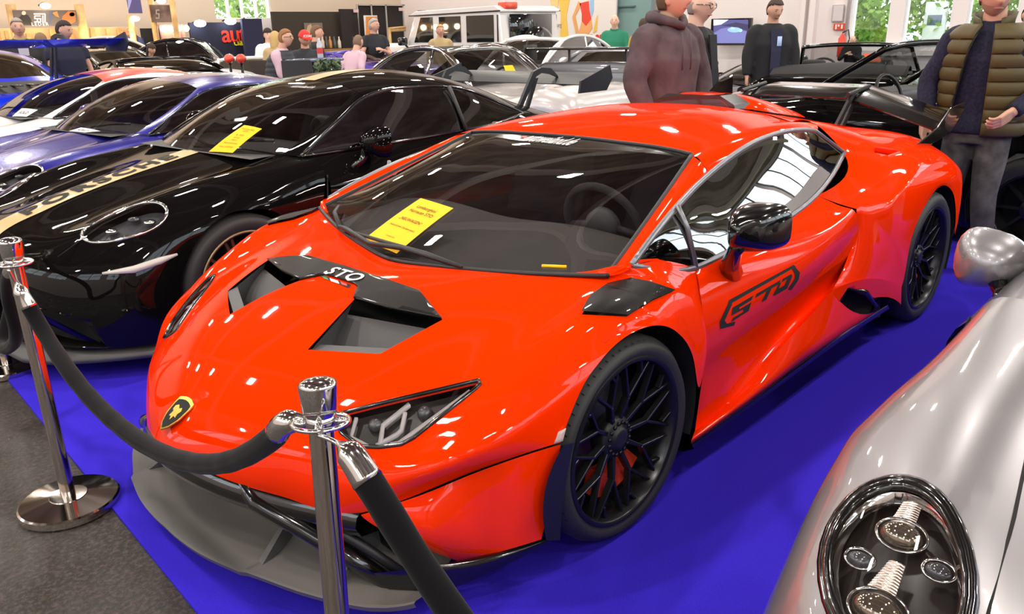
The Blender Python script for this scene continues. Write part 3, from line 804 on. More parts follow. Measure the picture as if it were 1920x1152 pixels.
for sgn in (1, -1):
    for y0, y1, xa, xb in ((.38, .30, .975, .70), (.60, .545, .86, .66)):
        b = bmesh.new(); p, q = A(xa-.03,y0,.118), A(xb,y1,.27)
        vs = [b.verts.new(v*A(1,sgn,1)) for v in (p+A(0,.012,0), p-A(0,.012,0), A(xb-.05,y1-.02,.15), A(xb-.05,y1+.02,.15), q+A(0,.006,0), q-A(0,.006,0))]
        for f in ((0,1,5,4), (1,2,5), (0,4,3), (2,3,4,5), (0,3,2,1)): b.faces.new([vs[i] for i in f])
        bmesh.ops.recalc_face_normals(b, faces=b.faces[:])
        from_bm('splitter_fin', b, M_GREYP, spl, True, smooth=False)
# gloss black side cheeks of the splitter, and the bar running down from the lip
for sgn in (1, -1):
    s_ = A(1, sgn, 1)
    ck = [[PY(738,1122,.70), PY(800,1118,.77), PY(900,1082,.87), PY(1042,1012,.965)],
          [PY(722,1098,.70), PY(780,1085,.76), PY(890,1055,.86), PY(1030,1008,.955)],
          [PY(700,1075,.68), PY(770,1068,.75), PY(880,1048,.84), PY(1015,1008,.93)]]
    b = grid_bm(surf(ck, 4, 8)*s_, flip=sgn > 0); from_bm('splitter_cheek', b, M_BLACKG, sto, True)
    b = bmesh.new(); tube(b, [(PY(400,893,.24)-A(.06,0,0))*s_, PY(480,942,.36)*s_, PY(565,990,.48)*s_, PY(650,1042,.59)*s_, PY(745,1102,.70)*s_], [.020,.026,.028,.028,.026], 10)
    from_bm('intake_bar', b, M_BLACKG, sto, True)
    b = bmesh.new(); tube(b, [(PY(490,912,.38)-A(.07,0,-.01))*s_, PY(600,975,.52)*s_, PY(690,1030,.63)*s_, PY(770,1085,.72)*s_], [.010,.014,.014,.014], 8)
    from_bm('intake_blade', b, M_BLACKM, sto, True)
    # inner intake wall
    iw = [[A(.80,.40,.30), A(.70,.60,.30), PY(760,1000,.70)-A(.02,0,0)], [A(.56,.40,.28), A(.50,.60,.26), A(.46,.76,.24)], [A(.56,.40,.12), A(.50,.60,.11), A(.46,.78,.10)]]
    b = grid_bm(surf(iw, 4, 4)*s_); from_bm('intake_duct', b, M_VOID, sto, True)
    # black flap ahead of the front wheel
    fl_ = [[PY(1050,832,.966), PY(1020,895,.962), PY(1017,1010,.952)], [PY(1056,835,.955)-A(.03,0,0), PY(1046,900,.95)-A(.02,0,0), PY(1043,1010,.95)-A(.0,0,0)]]
    b = grid_bm((surf(fl_, 2, 5)+A(0,.014,0))*s_, flip=sgn > 0); from_bm('wheel_flap', b, M_BLACKM, sto, True)
# badge on the nose
def plate(name, pts, origin, ex, ey, t, m, parent):
    """flat plate with real thickness standing on a surface"""
    ex = Vector(ex).normalized(); ey = Vector(ey); ey = (ey-ex*ey.dot(ex)).normalized(); ez = ex.cross(ey)
    M = Matrix(((ex.x, ey.x, ez.x, origin[0]), (ex.y, ey.y, ez.y, origin[1]), (ex.z, ey.z, ez.z, origin[2]), (0, 0, 0, 1)))
    b = bmesh.new(); prism(b, pts, 0, t, 'z', M); return from_bm(name, b, m, parent, True, smooth=False)
nz = Vector((.56, 0, .83)).normalized(); ey_ = Vector((-.83, 0, .56)); bo_ = Vector((.954,0,.464))
shield = [(0,-.062),(.022,-.045),(.040,-.012),(.046,.03),(.044,.048),(.02,.056),(0,.058),(-.02,.056),(-.044,.048),(-.046,.03),(-.040,-.012),(-.022,-.045)]
bad = plate('nose_badge', shield, bo_, (0,1,0), ey_, .004, mat('badge_gold', (.85,.55,.10), .25, .9), sto)
plate('badge_field', [(x*.84, y*.84-.002) for x, y in shield], bo_+nz*.0042, (0,1,0), ey_, .001, M_INK, bad)
bull = [(-.024,.018),(-.012,.026),(.004,.016),(.014,.022),(.022,.012),(.016,.0),(.02,-.012),(.008,-.010),(.004,-.026),(-.004,-.014),(-.014,-.016),(-.012,.002),(-.022,.006)]
plate('badge_bull', bull, bo_+nz*.0054, (0,1,0), ey_, .001, MATS['badge_gold'], bad)
# lettering
def on_tree(tree, px, py, off=.002):
    c = Vector(CAM); d = Vector(PX(px, py, d=1.0))-c; h = tree.ray_cast(c, d)
    if h[0] is None:
        t = 3.0
        for _ in range(12): h = tree.find_nearest(c+d*t); t = (h[0]-c).dot(d)/d.dot(d)
    return (h[0]+h[1]*(off if h[1].dot(c-h[0]) > 0 else -off)), (h[1] if h[1].dot(c-h[0]) > 0 else -h[1])
def text_on(tree, s, p0, p1, up, m, parent, name, off=.003, **k):
    """lettering laid on a surface, running from photo point p0 to p1"""
    a, n = on_tree(tree, *p0, off); b, n2 = on_tree(tree, *p1, off); u, _ = on_tree(tree, *up, off)
    mid_ = (a+b)/2; ex = b-a; me = text_mesh(s, **k); xs = [v.co.x for v in me.vertices]; ys = [v.co.y for v in me.vertices]
    w = max(xs)-min(xs); cx = (max(xs)+min(xs))/2; cy = (max(ys)+min(ys))/2; hh = max(ys)-min(ys); sc = ex.length/w
    exn = ex.normalized(); uy = u-mid_; uy -= exn*uy.dot(exn); sy = 2*uy.length/hh if True else sc; uy.normalize()
    for v in me.vertices:
        q = mid_+exn*(v.co.x-cx)*sc+uy*(v.co.y-cy)*sy
        r = tree.find_nearest(q)
        nn = r[1] if r[1].dot(Vector(CAM)-r[0]) > 0 else -r[1]
        v.co = r[0]+nn*(off+v.co.z*sc*.3)
    return link(name, me, m, parent, True)
BLT = BVHTree.FromBMesh(blade_keep)
text_on(BLT, 'STO', (617,507), (678,524), (650,507), M_WHITE, o_blade, 'blade_lettering', extrude=.01, shear=.1, spacing=1.1, bold=.02)
_wf = grid_bm(wss, flip=True); mirror_y(_wf); WBT = BVHTree.FromBMesh(_wf); _wf.free()
text_on(WBT, 'autoweiland.de', (992,259), (1080,269), (1037,257), M_WHITE, sb_o, 'shop_lettering', off=.005, extrude=.01, shear=.2, bold=.02)
b = bmesh.new(); c, n = on_tree(WBT, 984, 259, .002); e = on_tree(WBT, 992, 261, .002)[0]-c; f_ = n.cross(e)
pts = [(-.9,.2),(-.3,.9),(0,.3),(.3,.9),(.9,.2),(.4,-.8),(0,-.2),(-.4,-.8)]
for q in (0,):
    vs = [b.verts.new(c+e*x*1.0+f_*y*.55) for x, y in pts]; b.faces.new(vs)
    thick(b, .001)
from_bm('shop_mark', b, mat('red_mark', (.8,.06,.03), .5), sb_o, True, smooth=False)
# decal on the door: frame and letters
db_ = grid_bm(surf(door, 7, 10, sr=(5,))); DT = BVHTree.FromBMesh(db_)
def decal(polys, src, m, parent, name, off=.002):
    """marking cut from the very surface it sticks to, lifted by a film's thickness"""
    b = bmesh.new()
    for poly in polys: w = src.copy(); join(b, cut(w, poly)); w.free()
    b.normal_update()
    for v in b.verts:
        n = v.normal if v.normal.dot(Vector(CAM)-v.co) > 0 else -v.normal
        v.co += n*off
    return from_bm(name, b, m, parent, True)
fr1 = [[(1349,603),(1366,572),(1379,577),(1366,594),(1374,606),(1358,618)][0:0] or [(1350,617),(1349,603),(1364,571),(1371,573),(1358,601),(1362,607),(1378,603),(1376,610)],
       [(1364,571),(1366,563),(1487,497),(1492,500),(1372,568),(1371,573)],
       [(1487,497),(1499,511),(1497,524),(1483,544),(1477,543),(1490,522),(1490,513),(1483,502)]]
dc = decal(fr1, db_, M_INK, doors[0], 'door_decal')
S1 = [[(1373,577),(1412,554),(1408,563),(1385,577),(1386,580),(1408,567),(1403,583),(1370,604),(1374,596),(1394,584),(1393,580),(1371,592)]]
T1 = [[(1418,551),(1463,525),(1460,533),(1446,541),(1436,562),(1427,567),(1437,546),(1415,559)]]
O1 = [[(1467,523),(1483,514),(1485,518),(1475,541),(1451,555),(1456,543),(1470,535),(1476,523),(1464,530)], [(1451,555),(1449,553),(1460,531),(1464,530),(1456,548)]]
decal(S1, db_, M_INK, dc, 'decal_letter'); decal(T1, db_, M_INK, dc, 'decal_letter'); decal(O1, db_, M_INK, dc, 'decal_letter')
# hood detail: flag slot near the blade, amber strip in the screen corner
ls_ = grid_bm(lidS); mirror_y(ls_)
fs_ = decal([[(598,518),(603,517),(658,535),(655,541),(650,540)]], ls_, M_INK, sto, 'flag_slot', .002)
for pts_, c_ in (([(603,519),(614,522),(617,527),(608,524)], (.01,.25,.06)), ([(618,523),(634,528),(637,534),(621,529)], (.8,.8,.8)), ([(638,529),(651,534),(651,538),(641,535)], (.6,.03,.02))): decal([pts_], ls_, mat('flag%.2f' % c_[0], c_, .4), fs_, 'flag_field', .003)
ls_.free()
# wipers
def on_ws(px, py, off=.015): return np.array(on_tree(WSTREE, px, py, off)[0])
b = bmesh.new(); tube(b, [on_ws(640,435,.03), on_ws(655,440,.03), on_ws(700,468,.03), on_ws(760,474,.02), on_ws(865,508,.012)], [.010,.010,.009,.009,.007], 8)
wp = from_bm('wiper', b, M_BLACKM, sto, True)
b = bmesh.new(); tube(b, [on_ws(650,436,.012), on_ws(735,462,.012), on_ws(800,480,.012), on_ws(868,508,.012)], [.006,.008,.008,.006], 6); from_bm('wiper_blade', b, M_RUBBER, wp, True)
b = bmesh.new(); tube(b, [on_ws(629,376,.02), on_ws(633,408,.025), on_ws(640,437,.03)], [.007,.009,.010], 8); from_bm('wiper_arm', b, M_BLACKM, wp, True)
# cockpit: dashboard, steering wheel, two seats, bulkhead
dash = [[A(.10,0,.72), A(.02,.4,.73), A(-.10,.70,.745)], [A(-.25,0,.80), A(-.28,.4,.80), A(-.33,.68,.78)], [A(-.50,0,.79), A(-.50,.4,.81), A(-.52,.67,.78)], [A(-.56,0,.66), A(-.56,.4,.68), A(-.56,.67,.66)]]
b = grid_bm(surf(dash, 6, 6, sym=True)); mirror_y(b); ds = from_bm('dashboard', b, mat('dash_suede', (.13,.12,.115), .75), sto, True)
b = bmesh.new(); M = Matrix.Translation((-.62,.36,.80)) @ Matrix.Rotation(math.radians(-72), 4, 'Y')
pts = [M @ Vector((.165*math.cos(t)*(1 if abs(t-PI)>0.7 else .86), .175*math.sin(t), 0)) for t in np.linspace(0, 2*PI, 33)[:-1]]; tube(b, pts, .016, 8, closed=True)
sw = from_bm('steering_wheel', b, mat('wheel_suede', (.06,.06,.065), .7), sto, True)
b = bmesh.new(); lathe(b, [(.07,-.02),(.07,.02),(.05,.03)], 20, M); from_bm('steering_hub', b, mat('airbag_grey', (.16,.16,.165), .5), sw, True)
for q in (-1, 1):
    b = bmesh.new(); tube(b, [M @ Vector((0,.05*q,0)), M @ Vector((-.02,.165*q,0))], .014, 6); from_bm('steering_spoke', b, MATS['wheel_suede'], sw, True)
for sgn in (1, -1):
    st_ = [[A(-1.12,.36*sgn+d,.42+.02*abs(d)) if False else A(-1.0-.05*k, .36*sgn+d*(1-.10*max(0,k-3)), .36+.14*k+(.0)) - A(0.04*(1-(abs(d)/.24)**2),0,0) for d in (-.24,-.16,0,.16,.24)] for k in range(6)]
    b = grid_bm(surf(st_, 3, 3)); thick(b, .06); s0 = from_bm('seat', b, M_VOID if False else mat('seat_black', (.02,.02,.021), .7), sto, True)
    b = bbox((-.80, .36*sgn, .34), (.50,.48,.14), 0, .05, 3); from_bm('seat_cushion', b, MATS['seat_black'], s0, True)
b = bmesh.new(); box(b, (-1.50,0,.72), (.04,1.2,.72)); from_bm('bulkhead', b, M_VOID, sto, True, smooth=False)
tr_ = PX(855, 505, y=.05)
c = on_ws(1038,501,.003); e = on_ws(1062,502,.003); b = bmesh.new(); tube(b, [c-(e-c)*.9, c, e], .0055, 6); from_bm('screen_tag', b, M_YELLOW, wso, True)
# ---------------------------------------------------------------- rear-engined coupes (one body, several liveries)
CB = {}
def arcl(cx, cz, r, y, degs): return [A(cx+r*math.cos(math.radians(d)), y, cz+r*math.sin(math.radians(d))) for d in degs]
def coupe_shapes():
    """body pieces of the left half, front axle at the origin, nose towards +x"""
    aF = arcl(0, .343, .365, .912, (2, 20, 45, 70, 95, 125, 155, 180)); aR = arcl(-2.457, .361, .385, .925, (180-8, 150, 120, 90, 60, 30, 4))
    aR = arcl(-2.457, .361, .385, .925, (0, 30, 60, 90, 120, 150, 178))[::-1]
    fr = [[A(.985,0,.16), A(.955,.40,.16), A(.85,.66,.16), A(.64,.85,.16), A(.47,.89,.16)],
          [A(1.005,0,.36), A(.985,.40,.36), A(.885,.67,.36), A(.665,.87,.36), A(.455,.903,.35)],
          [A(.985,0,.52), A(.962,.40,.52), A(.865,.65,.515), A(.655,.855,.50), A(.435,.907,.46)],
          [A(.895,0,.625), A(.87,.40,.615), A(.775,.63,.615), A(.61,.83,.60), A(.345,.911,.60)],
          [A(.65,0,.718), A(.63,.43,.692), A(.56,.655,.735), A(.43,.83,.70), A(.215,.914,.685)],
          [A(.30,0,.805), A(.28,.47,.772), A(.22,.67,.825), A(.14,.845,.775), A(.06,.914,.707)],
          [A(-.05,0,.868), A(-.07,.50,.842), A(-.10,.69,.862), A(-.13,.855,.80), A(-.13,.913,.645)],
          [A(-.33,0,.915), A(-.38,.53,.902), A(-.42,.72,.888), A(-.46,.872,.80), A(-.27,.908,.36)]]
    F = surf(fr, 8, 7, sym=True)
    side = [[A(-.42,.72,.888), A(-.9,.815,.905), A(-1.4,.825,.912), A(-1.85,.80,.918), A(-2.12,.76,.925)],
            [A(-.46,.872,.80), A(-.9,.89,.80), A(-1.4,.885,.80), A(-1.85,.885,.82), A(-2.12,.905,.835)],
            [A(-.38,.905,.56), A(-.9,.905,.52), A(-1.4,.90,.52), A(-1.85,.905,.56), aR[1]],
            [A(-.27,.908,.36), A(-.9,.90,.30), A(-1.4,.90,.30), A(-1.85,.91,.34), aR[0]],
            [A(-.29,.90,.14), A(-.9,.89,.14), A(-1.4,.89,.14), A(-1.85,.90,.15), A(-2.10,.915,.17)]]
    Sd = surf(side, 6, 8)
    dt = [A(-.42,.735,.895), A(-.72,.69,1.05), A(-.98,.628,1.16), A(-1.40,.622,1.192), A(-1.80,.635,1.155), A(-2.15,.675,1.035), A(-2.34,.715,.955)]
    roof = [[A(-1.03,0,1.235), A(-1.02,.3,1.227), A(-.985,.55,1.19), dt[2]],
            [A(-1.42,0,1.280), A(-1.42,.3,1.268), A(-1.41,.545,1.226), dt[3]],
            [A(-1.82,0,1.255), A(-1.82,.3,1.240), A(-1.81,.53,1.196), dt[4]],
            [A(-2.20,0,1.165), A(-2.20,.3,1.148), A(-2.18,.53,1.10), dt[5]],
            [A(-2.50,0,1.060), A(-2.50,.3,1.043), A(-2.45,.55,1.005), dt[6]],
            [A(-2.85,0,.945), A(-2.85,.3,.935), A(-2.82,.56,.915), A(-2.80,.74,.875)],
            [A(-3.20,0,.862), A(-3.20,.3,.856), A(-3.17,.56,.84), A(-3.14,.735,.80)]]
    Rf = surf(roof, 7, 7, sym=True)
    pil = [[A(-.36,.65,.905), A(-.39,.70,.898), dt[0]], [A(-.72,.60,1.06), A(-.72,.65,1.06), dt[1]], [A(-.985,.55,1.19), A(-.98,.595,1.178), dt[2]]]
    Pl = surf(pil, 6, 3, sc=())
    fend = [[A(-2.12,.76,.925), dt[6], A(-2.80,.74,.875), A(-3.14,.735,.80)],
            [A(-2.12,.905,.835), A(-2.42,.925,.845), A(-2.82,.90,.80), A(-3.18,.83,.70)],
            [aR[1], aR[3], aR[5], A(-3.12,.88,.50)],
            ]
    Fe = surf(fend, 8, 7)
    tail = [[A(-3.20,0,.862), A(-3.20,.3,.856), A(-3.17,.56,.84), A(-3.14,.735,.80), A(-3.18,.83,.70), A(-3.12,.88,.50), aR[6]],
            [A(-3.36,0,.72), A(-3.36,.3,.72), A(-3.33,.56,.71), A(-3.28,.72,.69), A(-3.22,.83,.60), A(-3.13,.885,.44), A(-2.90,.92,.30)],
            [A(-3.47,0,.48), A(-3.46,.3,.48), A(-3.42,.56,.48), A(-3.34,.74,.46), A(-3.22,.845,.42), A(-3.08,.885,.34), A(-2.92,.91,.24)],
            [A(-3.42,0,.18), A(-3.41,.3,.18), A(-3.37,.56,.18), A(-3.30,.72,.18), A(-3.18,.82,.18), A(-3.06,.86,.17), A(-2.94,.89,.17)]]
    Ta = surf(tail, 7, 5, sym=True)
    ws0 = [A(-.20,0,.895), A(-.24,.35,.90), A(-.36,.65,.905)]; ws2 = [A(-1.03,0,1.235), A(-1.02,.3,1.227), A(-.985,.55,1.19)]
    ws1 = [(a+b)/2+A(.045,0,.045)*k for a, b, k in zip(ws0, ws2, (1, .9, 0))]; ws1[2] = A(-.72,.60,1.06)
    Ws = surf([ws0, ws1, ws2], 8, 7, sym=True)
    bel = hermite(np.array([A(-.42,.735,.893), A(-.9,.815,.905), A(-1.4,.825,.912), A(-1.85,.80,.918), A(-2.12,.765,.93), A(-2.34,.715,.955)]), 6)
    dth = hermite(np.array(dt), 5); md = (bel+dth)/2+A(0,.015,0)*np.sin(np.linspace(0, PI, len(bel)))[:, None]
    Dl = surf([bel, md, dth], 4, 1)
    return dict(F=F, Sd=Sd, Rf=Rf, Pl=Pl, Fe=Fe, Ta=Ta, Ws=Ws, Dl=Dl, bel=bel, dt=dth)
HEADPOLY = [(.555+.165*math.cos(t)-.03*math.sin(t), .690+.120*math.sin(t)-.045*math.cos(t)) for t in np.linspace(0, 2*PI, 29)[:-1]]
def coupe_bms(head=HEADPOLY):
    s = coupe_shapes(); o = {}
    fb = grid_bm(s['F']); o['head'] = cut(fb, head, 'z', keep=lambda f: f.calc_center_median().z > .5, lip=.012, lipdir=(-.3, 0, -1))
    o['intake'] = cut(fb, [(-.01,.20),(.30,.20),(.30,.36),(-.01,.36)], 'x', keep=lambda f: f.calc_center_median().x > .9, lip=.08, lipdir=(-1, 0, 0))
    o['duct'] = cut(fb, [(.42,.20),(.60,.18),(.76,.17),(.74,.31),(.62,.36),(.44,.36)], 'x', keep=lambda f: f.calc_center_median().x > .5, lip=.08, lipdir=(-1, 0, 0))
    o['front'] = fb
    rb = grid_bm(s['Rf'])
    o['rearglass'] = cut(rb, [(-1.90,-.1),(-1.93,.42),(-2.60,.50),(-2.72,-.1)], 'z')
    o['lid'] = cut(rb, [(-2.78,-.1),(-2.78,.50),(-3.12,.50),(-3.14,-.1)], 'z')
    join(rb, grid_bm(s['Pl'])); o['roof'] = rb
    o['side'] = grid_bm(s['Sd']); o['fender'] = grid_bm(s['Fe'])
    o['tail'] = grid_bm(s['Ta']); o['ws'] = grid_bm(s['Ws'], flip=True); o['dlo'] = grid_bm(s['Dl'])
    o['s'] = s
    return o
def lift(bm, d):
    bm.normal_update()
    if sum(f.normal.z*f.calc_area() for f in bm.faces) < 0: bmesh.ops.reverse_faces(bm, faces=bm.faces[:]); bm.normal_update()
    for v in bm.verts: v.co += v.normal*d
    return bm
def simple_wheel(parent, loc, R, rimr, w, face, flip, n=10, m=None, ring=None, steer=0.0, twin=True, tyre=True):
    m = m or M_WHEEL
    T = Matrix.Translation(loc) @ Matrix.Rotation(steer, 4, 'Z') @ (Matrix.Rotation(PI, 4, 'Z') if flip else Matrix.Identity(4))
    tb = tyre_bm(R, rimr, w, 64); rb_ = bmesh.new(); h = w/2
    lathe(rb_, [(rimr+.004, h-.006), (rimr-.008, h), (rimr-.018, h-.012), (rimr-.026, h-.06), (rimr-.03, -h+.02)], 56, axis='y', cap=False)
    lathe(rb_, [(rimr-.03, face-.12), (.001, face-.12)], 56, axis='y', cap=False)
    sp = bmesh.new()
    for k in range(n):
        a = 2*PI*k/n
        pt = lambda r, aa, y: (r*math.cos(a+aa), r*math.sin(a+aa), y)
        for q in ((-.09, .09) if twin else (0,)):
            bar(sp, pt(.05, q, face-.03), pt(rimr-.012, q*.9, face-.008), .018, .03, w2=.015)
    lathe(sp, [(.065, face-.06), (.065, face-.02), (.045, face-.012), (.001, face-.012)], 24, axis='y')
    bs = [tb, rb_, sp]
    if ring:
        g = bmesh.new(); lathe(g, [(rimr+.003, h-.003), (rimr-.002, h+.003), (rimr-.008, h+.001)], 56, axis='y', cap=False); bs.append(g)
    for b in bs: bmesh.ops.transform(b, matrix=T, verts=b.verts)
    wo = from_bm('wheel', tb, M_RUBBER, parent); from_bm('rim', rb_, M_VOID if ring else m, wo); from_bm('spokes', sp, m, wo, smooth=False)
    if ring: from_bm('rim_ring', bs[3], ring, wo)
    return wo
def half2(bm, name, m, root, smooth=True):
    """the left piece and its mirror as one mesh across the middle"""
    b = bm.copy(); mirror_y(b); return from_bm(name, b, m, root)
def pair(bm, name, m, root):
    return [from_bm(name, bm.copy() if q > 0 else flipped(bm), m, root) for q in (1, -1)]
def coupe(loc, rz, paint, label, wing=None, roofm=None, glass=None, scale=1.0, stripe=None, wheelm=None, ring=None, dash=None, mirror=None, ringm=None, lipm=None, lamps=True, roofpatch=None, mdz=0.0, seam=None):
    if 'o' not in CB: CB['o'] = coupe_bms()
    o = CB['o']; s = o['s']; FBT = BVHTree.FromBMesh(o['front'])
    root = empty('coupe', loc, rz, label, 'car'); root.scale = (scale,)*3
    half2(o['front'], 'front_body', paint, root); half2(o['roof'], 'roof', roofm or paint, root)
    half2(o['tail'], 'tail_panel', paint, root)
    half2(o['ws'], 'windscreen', M_WS, root); half2(o['rearglass'], 'rear_window', M_TINT, root); half2(o['lid'], 'engine_grille', M_BLACKM, root)
    for q in (1, -1):
        f = (lambda b: b.copy()) if q > 0 else flipped
        d = from_bm('door', f(o['side']), paint, root)
        from_bm('rear_fender', f(o['fender']), paint, root)
        g = from_bm('side_window', f(o['dlo']), glass or M_TINT, root); Q = A(1, q, 1)
        b = bmesh.new(); tube(b, list(s['dt']*Q)+list(s['bel'][::-1]*Q), .011, 6); from_bm('window_trim', b, M_BLACKG, g)
        b = bmesh.new(); tube(b, [A(-1.62,.85*q,.90), A(-1.66,.66*q,1.18)], .014, 6); from_bm('window_pillar', b, M_BLACKM, g)
        # headlamp
        bw = f(o['head'])
        for v in bw.verts: v.co += Vector((-.02, 0, -.055))
        hl = from_bm('headlight', bw, M_BOWL if not lamps else mat('lamp_bowl_grey', (.10,.10,.11), .3, .5), root); HT = BVHTree.FromBMesh(o['head'])
        ln = f(o['head']); lift(ln, .002); from_bm('headlight_lens', ln, M_LENS, hl)
        hd = o['head']
        bd = [e for e in hd.edges if e.is_boundary]
        ordv = []
        if bd:
            e = bd[0]; v0 = e.verts[0]; v = e.verts[1]; ordv = [v0.co.copy()]; seen = {e}
            while v != v0 and len(ordv) < 400:
                ordv.append(v.co.copy()); nx = [x for x in v.link_edges if x.is_boundary and x not in seen]
                if not nx: break
                seen.add(nx[0]); v = nx[0].other_vert(v)
            b = bmesh.new(); tube(b, [A(*p)*Q for p in ordv], .009, 6, closed=True); from_bm('headlight_ring', b, ringm or M_CHROME, hl)
        for dx, dy in () if not lamps else ((.06, -.035), (-.02, -.02), (.04, .03), (-.05, .035)):
            b = bmesh.new(); bmesh.ops.create_uvsphere(b, u_segments=12, v_segments=8, radius=.026)
            hz = HT.ray_cast(Vector((.53+dx*1.3, .70+dy*1.3, 2)), Vector((0,0,-1)))[0]; c = Vector((.53+dx*1.3, (.70+dy*1.3)*q, hz.z-.03))
            for v in b.verts: v.co = Vector((v.co.x*1.15, v.co.y*1.15, v.co.z*.5))+c-Vector((0,0,.012))
            from_bm('projector', b, M_CHROME if (dx > 0) == (dy < 0) else mat('projector_glass', (.05,.05,.055), .05, 0, 1), hl)
        # turn light strip, door mirror
        if lamps:
            b = bmesh.new(); tube(b, [A(.74,.795*q,.525), A(.63,.868*q,.53), A(.52,.895*q,.55), A(.44,.908*q,.565)], [.006,.018,.017,.006], 8); from_bm('turn_light', b, mat('turn_lens', (.6,.55,.5), .2, 0, 1), root)
        b = bmesh.new(); H = []
        for u in np.linspace(0, 1, 9):
            sc = math.sin(min(1, u*1.1)*PI/2)**.5
            H.append([A(-.69-.13*u, q*(.925+.098*sc*np.sign(math.cos(t))*abs(math.cos(t))**.75), .945+mdz+.080*sc*np.sign(math.sin(t))*abs(math.sin(t))**.8*(1+.30*math.cos(t))*(1.0 if math.sin(t) > 0 else 1.05)) for t in np.linspace(0, 2*PI, 25)])
        grid_bm(np.array(H), bm=b); bmesh.ops.recalc_face_normals(b, faces=b.faces[:]); mo = from_bm('door_mirror', b, mirror or paint, root)
        e = np.array(H[-1]); b = grid_bm(np.array([e, e.mean(0)+(e-e.mean(0))*.01+A(.01,0,0)])); from_bm('mirror_glass', b, M_CHROME, mo)
        b = bmesh.new(); tube(b, [A(-.66,.85*q,.80), A(-.72,.87*q,.84+mdz*.5), A(-.74,.89*q,.90+mdz)], [.03,.022,.026], 8); from_bm('mirror_foot', b, M_BLACKG, mo)
        simple_wheel(root, Vector((.09,.792*q,.343)), .343, .262, .255, .105, q < 0, m=wheelm, ring=ring); simple_wheel(root, Vector((-2.457,.775*q,.361)), .361, .272, .315, .13, q < 0, m=wheelm, ring=ring)
        b = bmesh.new(); pts = arcl(.09, .345, .375, 1, range(-20, 201, 20)); grid_bm(np.array([[A(p[0], .90*q, p[2]), A(p[0], .6*q, p[2])] for p in pts]), bm=b); from_bm('wheel_liner', b, M_VOID, root)
        b = bmesh.new(); pts = arcl(-2.457, .36, .39, 1, range(-20, 201, 20)); grid_bm(np.array([[A(p[0], .90*q, p[2]), A(p[0], .55*q, p[2])] for p in pts]), bm=b); from_bm('wheel_liner', b, M_VOID, root)
        b = bmesh.new(); tube(b, [A(.85,.635*q,.60), A(.62,.60*q,.70), A(.30,.60*q,.785), A(-.05,.62*q,.846), A(-.33,.62*q,.899)] if not seam else [A(x, y*q, FBT.ray_cast(Vector((x, y, 2)), Vector((0,0,-1)))[0].z+.001) for x, y in seam], .003, 5); from_bm('hood_seam', b, M_VOID, root)
        b = bmesh.new(); tube(b, [A(-.47,.880*q,.80), A(-.43,.908*q,.6), A(-.44,.905*q,.35)], .004, 5); from_bm('door_seam', b, M_VOID, d)
        b = bmesh.new(); tube(b, [A(-.30,.1*q,.93), A(-.36,.30*q,.955), A(-.40,.52*q,.965)] if q > 0 else [A(-.27,.05,.925), A(-.33,-.2,.945), A(-.34,-.42,.93)], .009, 6); from_bm('wiper', b, M_BLACKM, root)
    b = bmesh.new(); grid_bm(np.array([[A(-.335,y,.913-.02*abs(y)), A(-.19,y*.98,.895)] for y in np.linspace(-.62,.62,9)]), bm=b); from_bm('cowl', b, M_BLACKM, root)
    lp = []
    for t in np.linspace(-1, 1, 25):
        y = .88*t; x = 1.03-.04*abs(t)**2-.42*max(0, abs(t)-.5)**1.6/.5**1.6*.9
        lp.append([A(x-.12, y*.96, .155), A(x+.005, y, .125), A(x+.005, y, .10), A(x-.3, y*.9, .10)])
    b = grid_bm(np.array(lp)); bmesh.ops.recalc_face_normals(b, faces=b.faces[:]); from_bm('front_lip', b, lipm or M_GREYP, root)
    b = bmesh.new(); box(b, (-1.25,0,.24), (4.0,1.3,.16)); box(b, (-1.2,0,.5), (1.5,1.66,.5)); box(b, (.25,0,.42), (.9,1.1,.42)); box(b, (-2.5,0,.55), (1.4,1.2,.45)); from_bm('underbody', b, M_VOID, root, smooth=False)
    b = grid_bm(surf([[A(-.22,0,.85), A(-.3,.6,.85)], [A(-.55,0,.90), A(-.58,.68,.89)], [A(-.80,0,.88), A(-.80,.70,.88)], [A(-.86,0,.7), A(-.86,.7,.7)]], 4, 4, sym=True)); mirror_y(b); from_bm('dashboard', b, dash or mat('dash_grey', (.035,.034,.034), .6), root)
    for q in (1, -1):
        b = grid_bm(surf([[A(-1.28-.05*k, .36*q+d*(1-.09*max(0, k-3)), .40+.145*k)-A(.05*(1-(abs(d)/.24)**2),0,0) for d in (-.24,-.15,0,.15,.24)] for k in range(6)], 3, 3)); thick(b, .07); from_bm('seat', b, mat('seat_black', (.02,.02,.021), .7), root)
    b = bmesh.new(); M = Matrix.Translation((-.93,.36,.88)) @ Matrix.Rotation(math.radians(-70), 4, 'Y'); tube(b, [M @ Vector((.17*math.cos(t), .18*math.sin(t), 0)) for t in np.linspace(0, 2*PI, 25)[:-1]], .016, 6, closed=True); from_bm('steering_wheel', b, M_BLACKM, root)
    if stripe:
        sf = o['front'].copy(); st = cut(sf, [(-.20,-.02),(-.20,.085),(.93,.085),(.93,-.02)], 'z', keep=lambda f: f.calc_center_median().z > .55); sf.free(); lift(st, .003); half2(st, 'hood_stripe', stripe, root)
        sf = o['roof'].copy(); st = cut(sf, [(-1.04,-.02),(-1.04,.085),(-1.85,.085),(-1.85,-.02)], 'z'); sf.free(); lift(st, .003); half2(st, 'roof_stripe', stripe, root)
    if roofpatch:
        sf = o['roof'].copy(); st = cut(sf, [(-.96,-.02),(-.96,.60),(-1.35,.52),(-1.95,.40),(-1.95,-.02)], 'z'); sf.free(); lift(st, .003); half2(st, 'red_roof_panel', roofpatch, root)
    if wing == 'swan':
        wing_swan(root)
    if wing == 'ducktail':
        pass
    return root
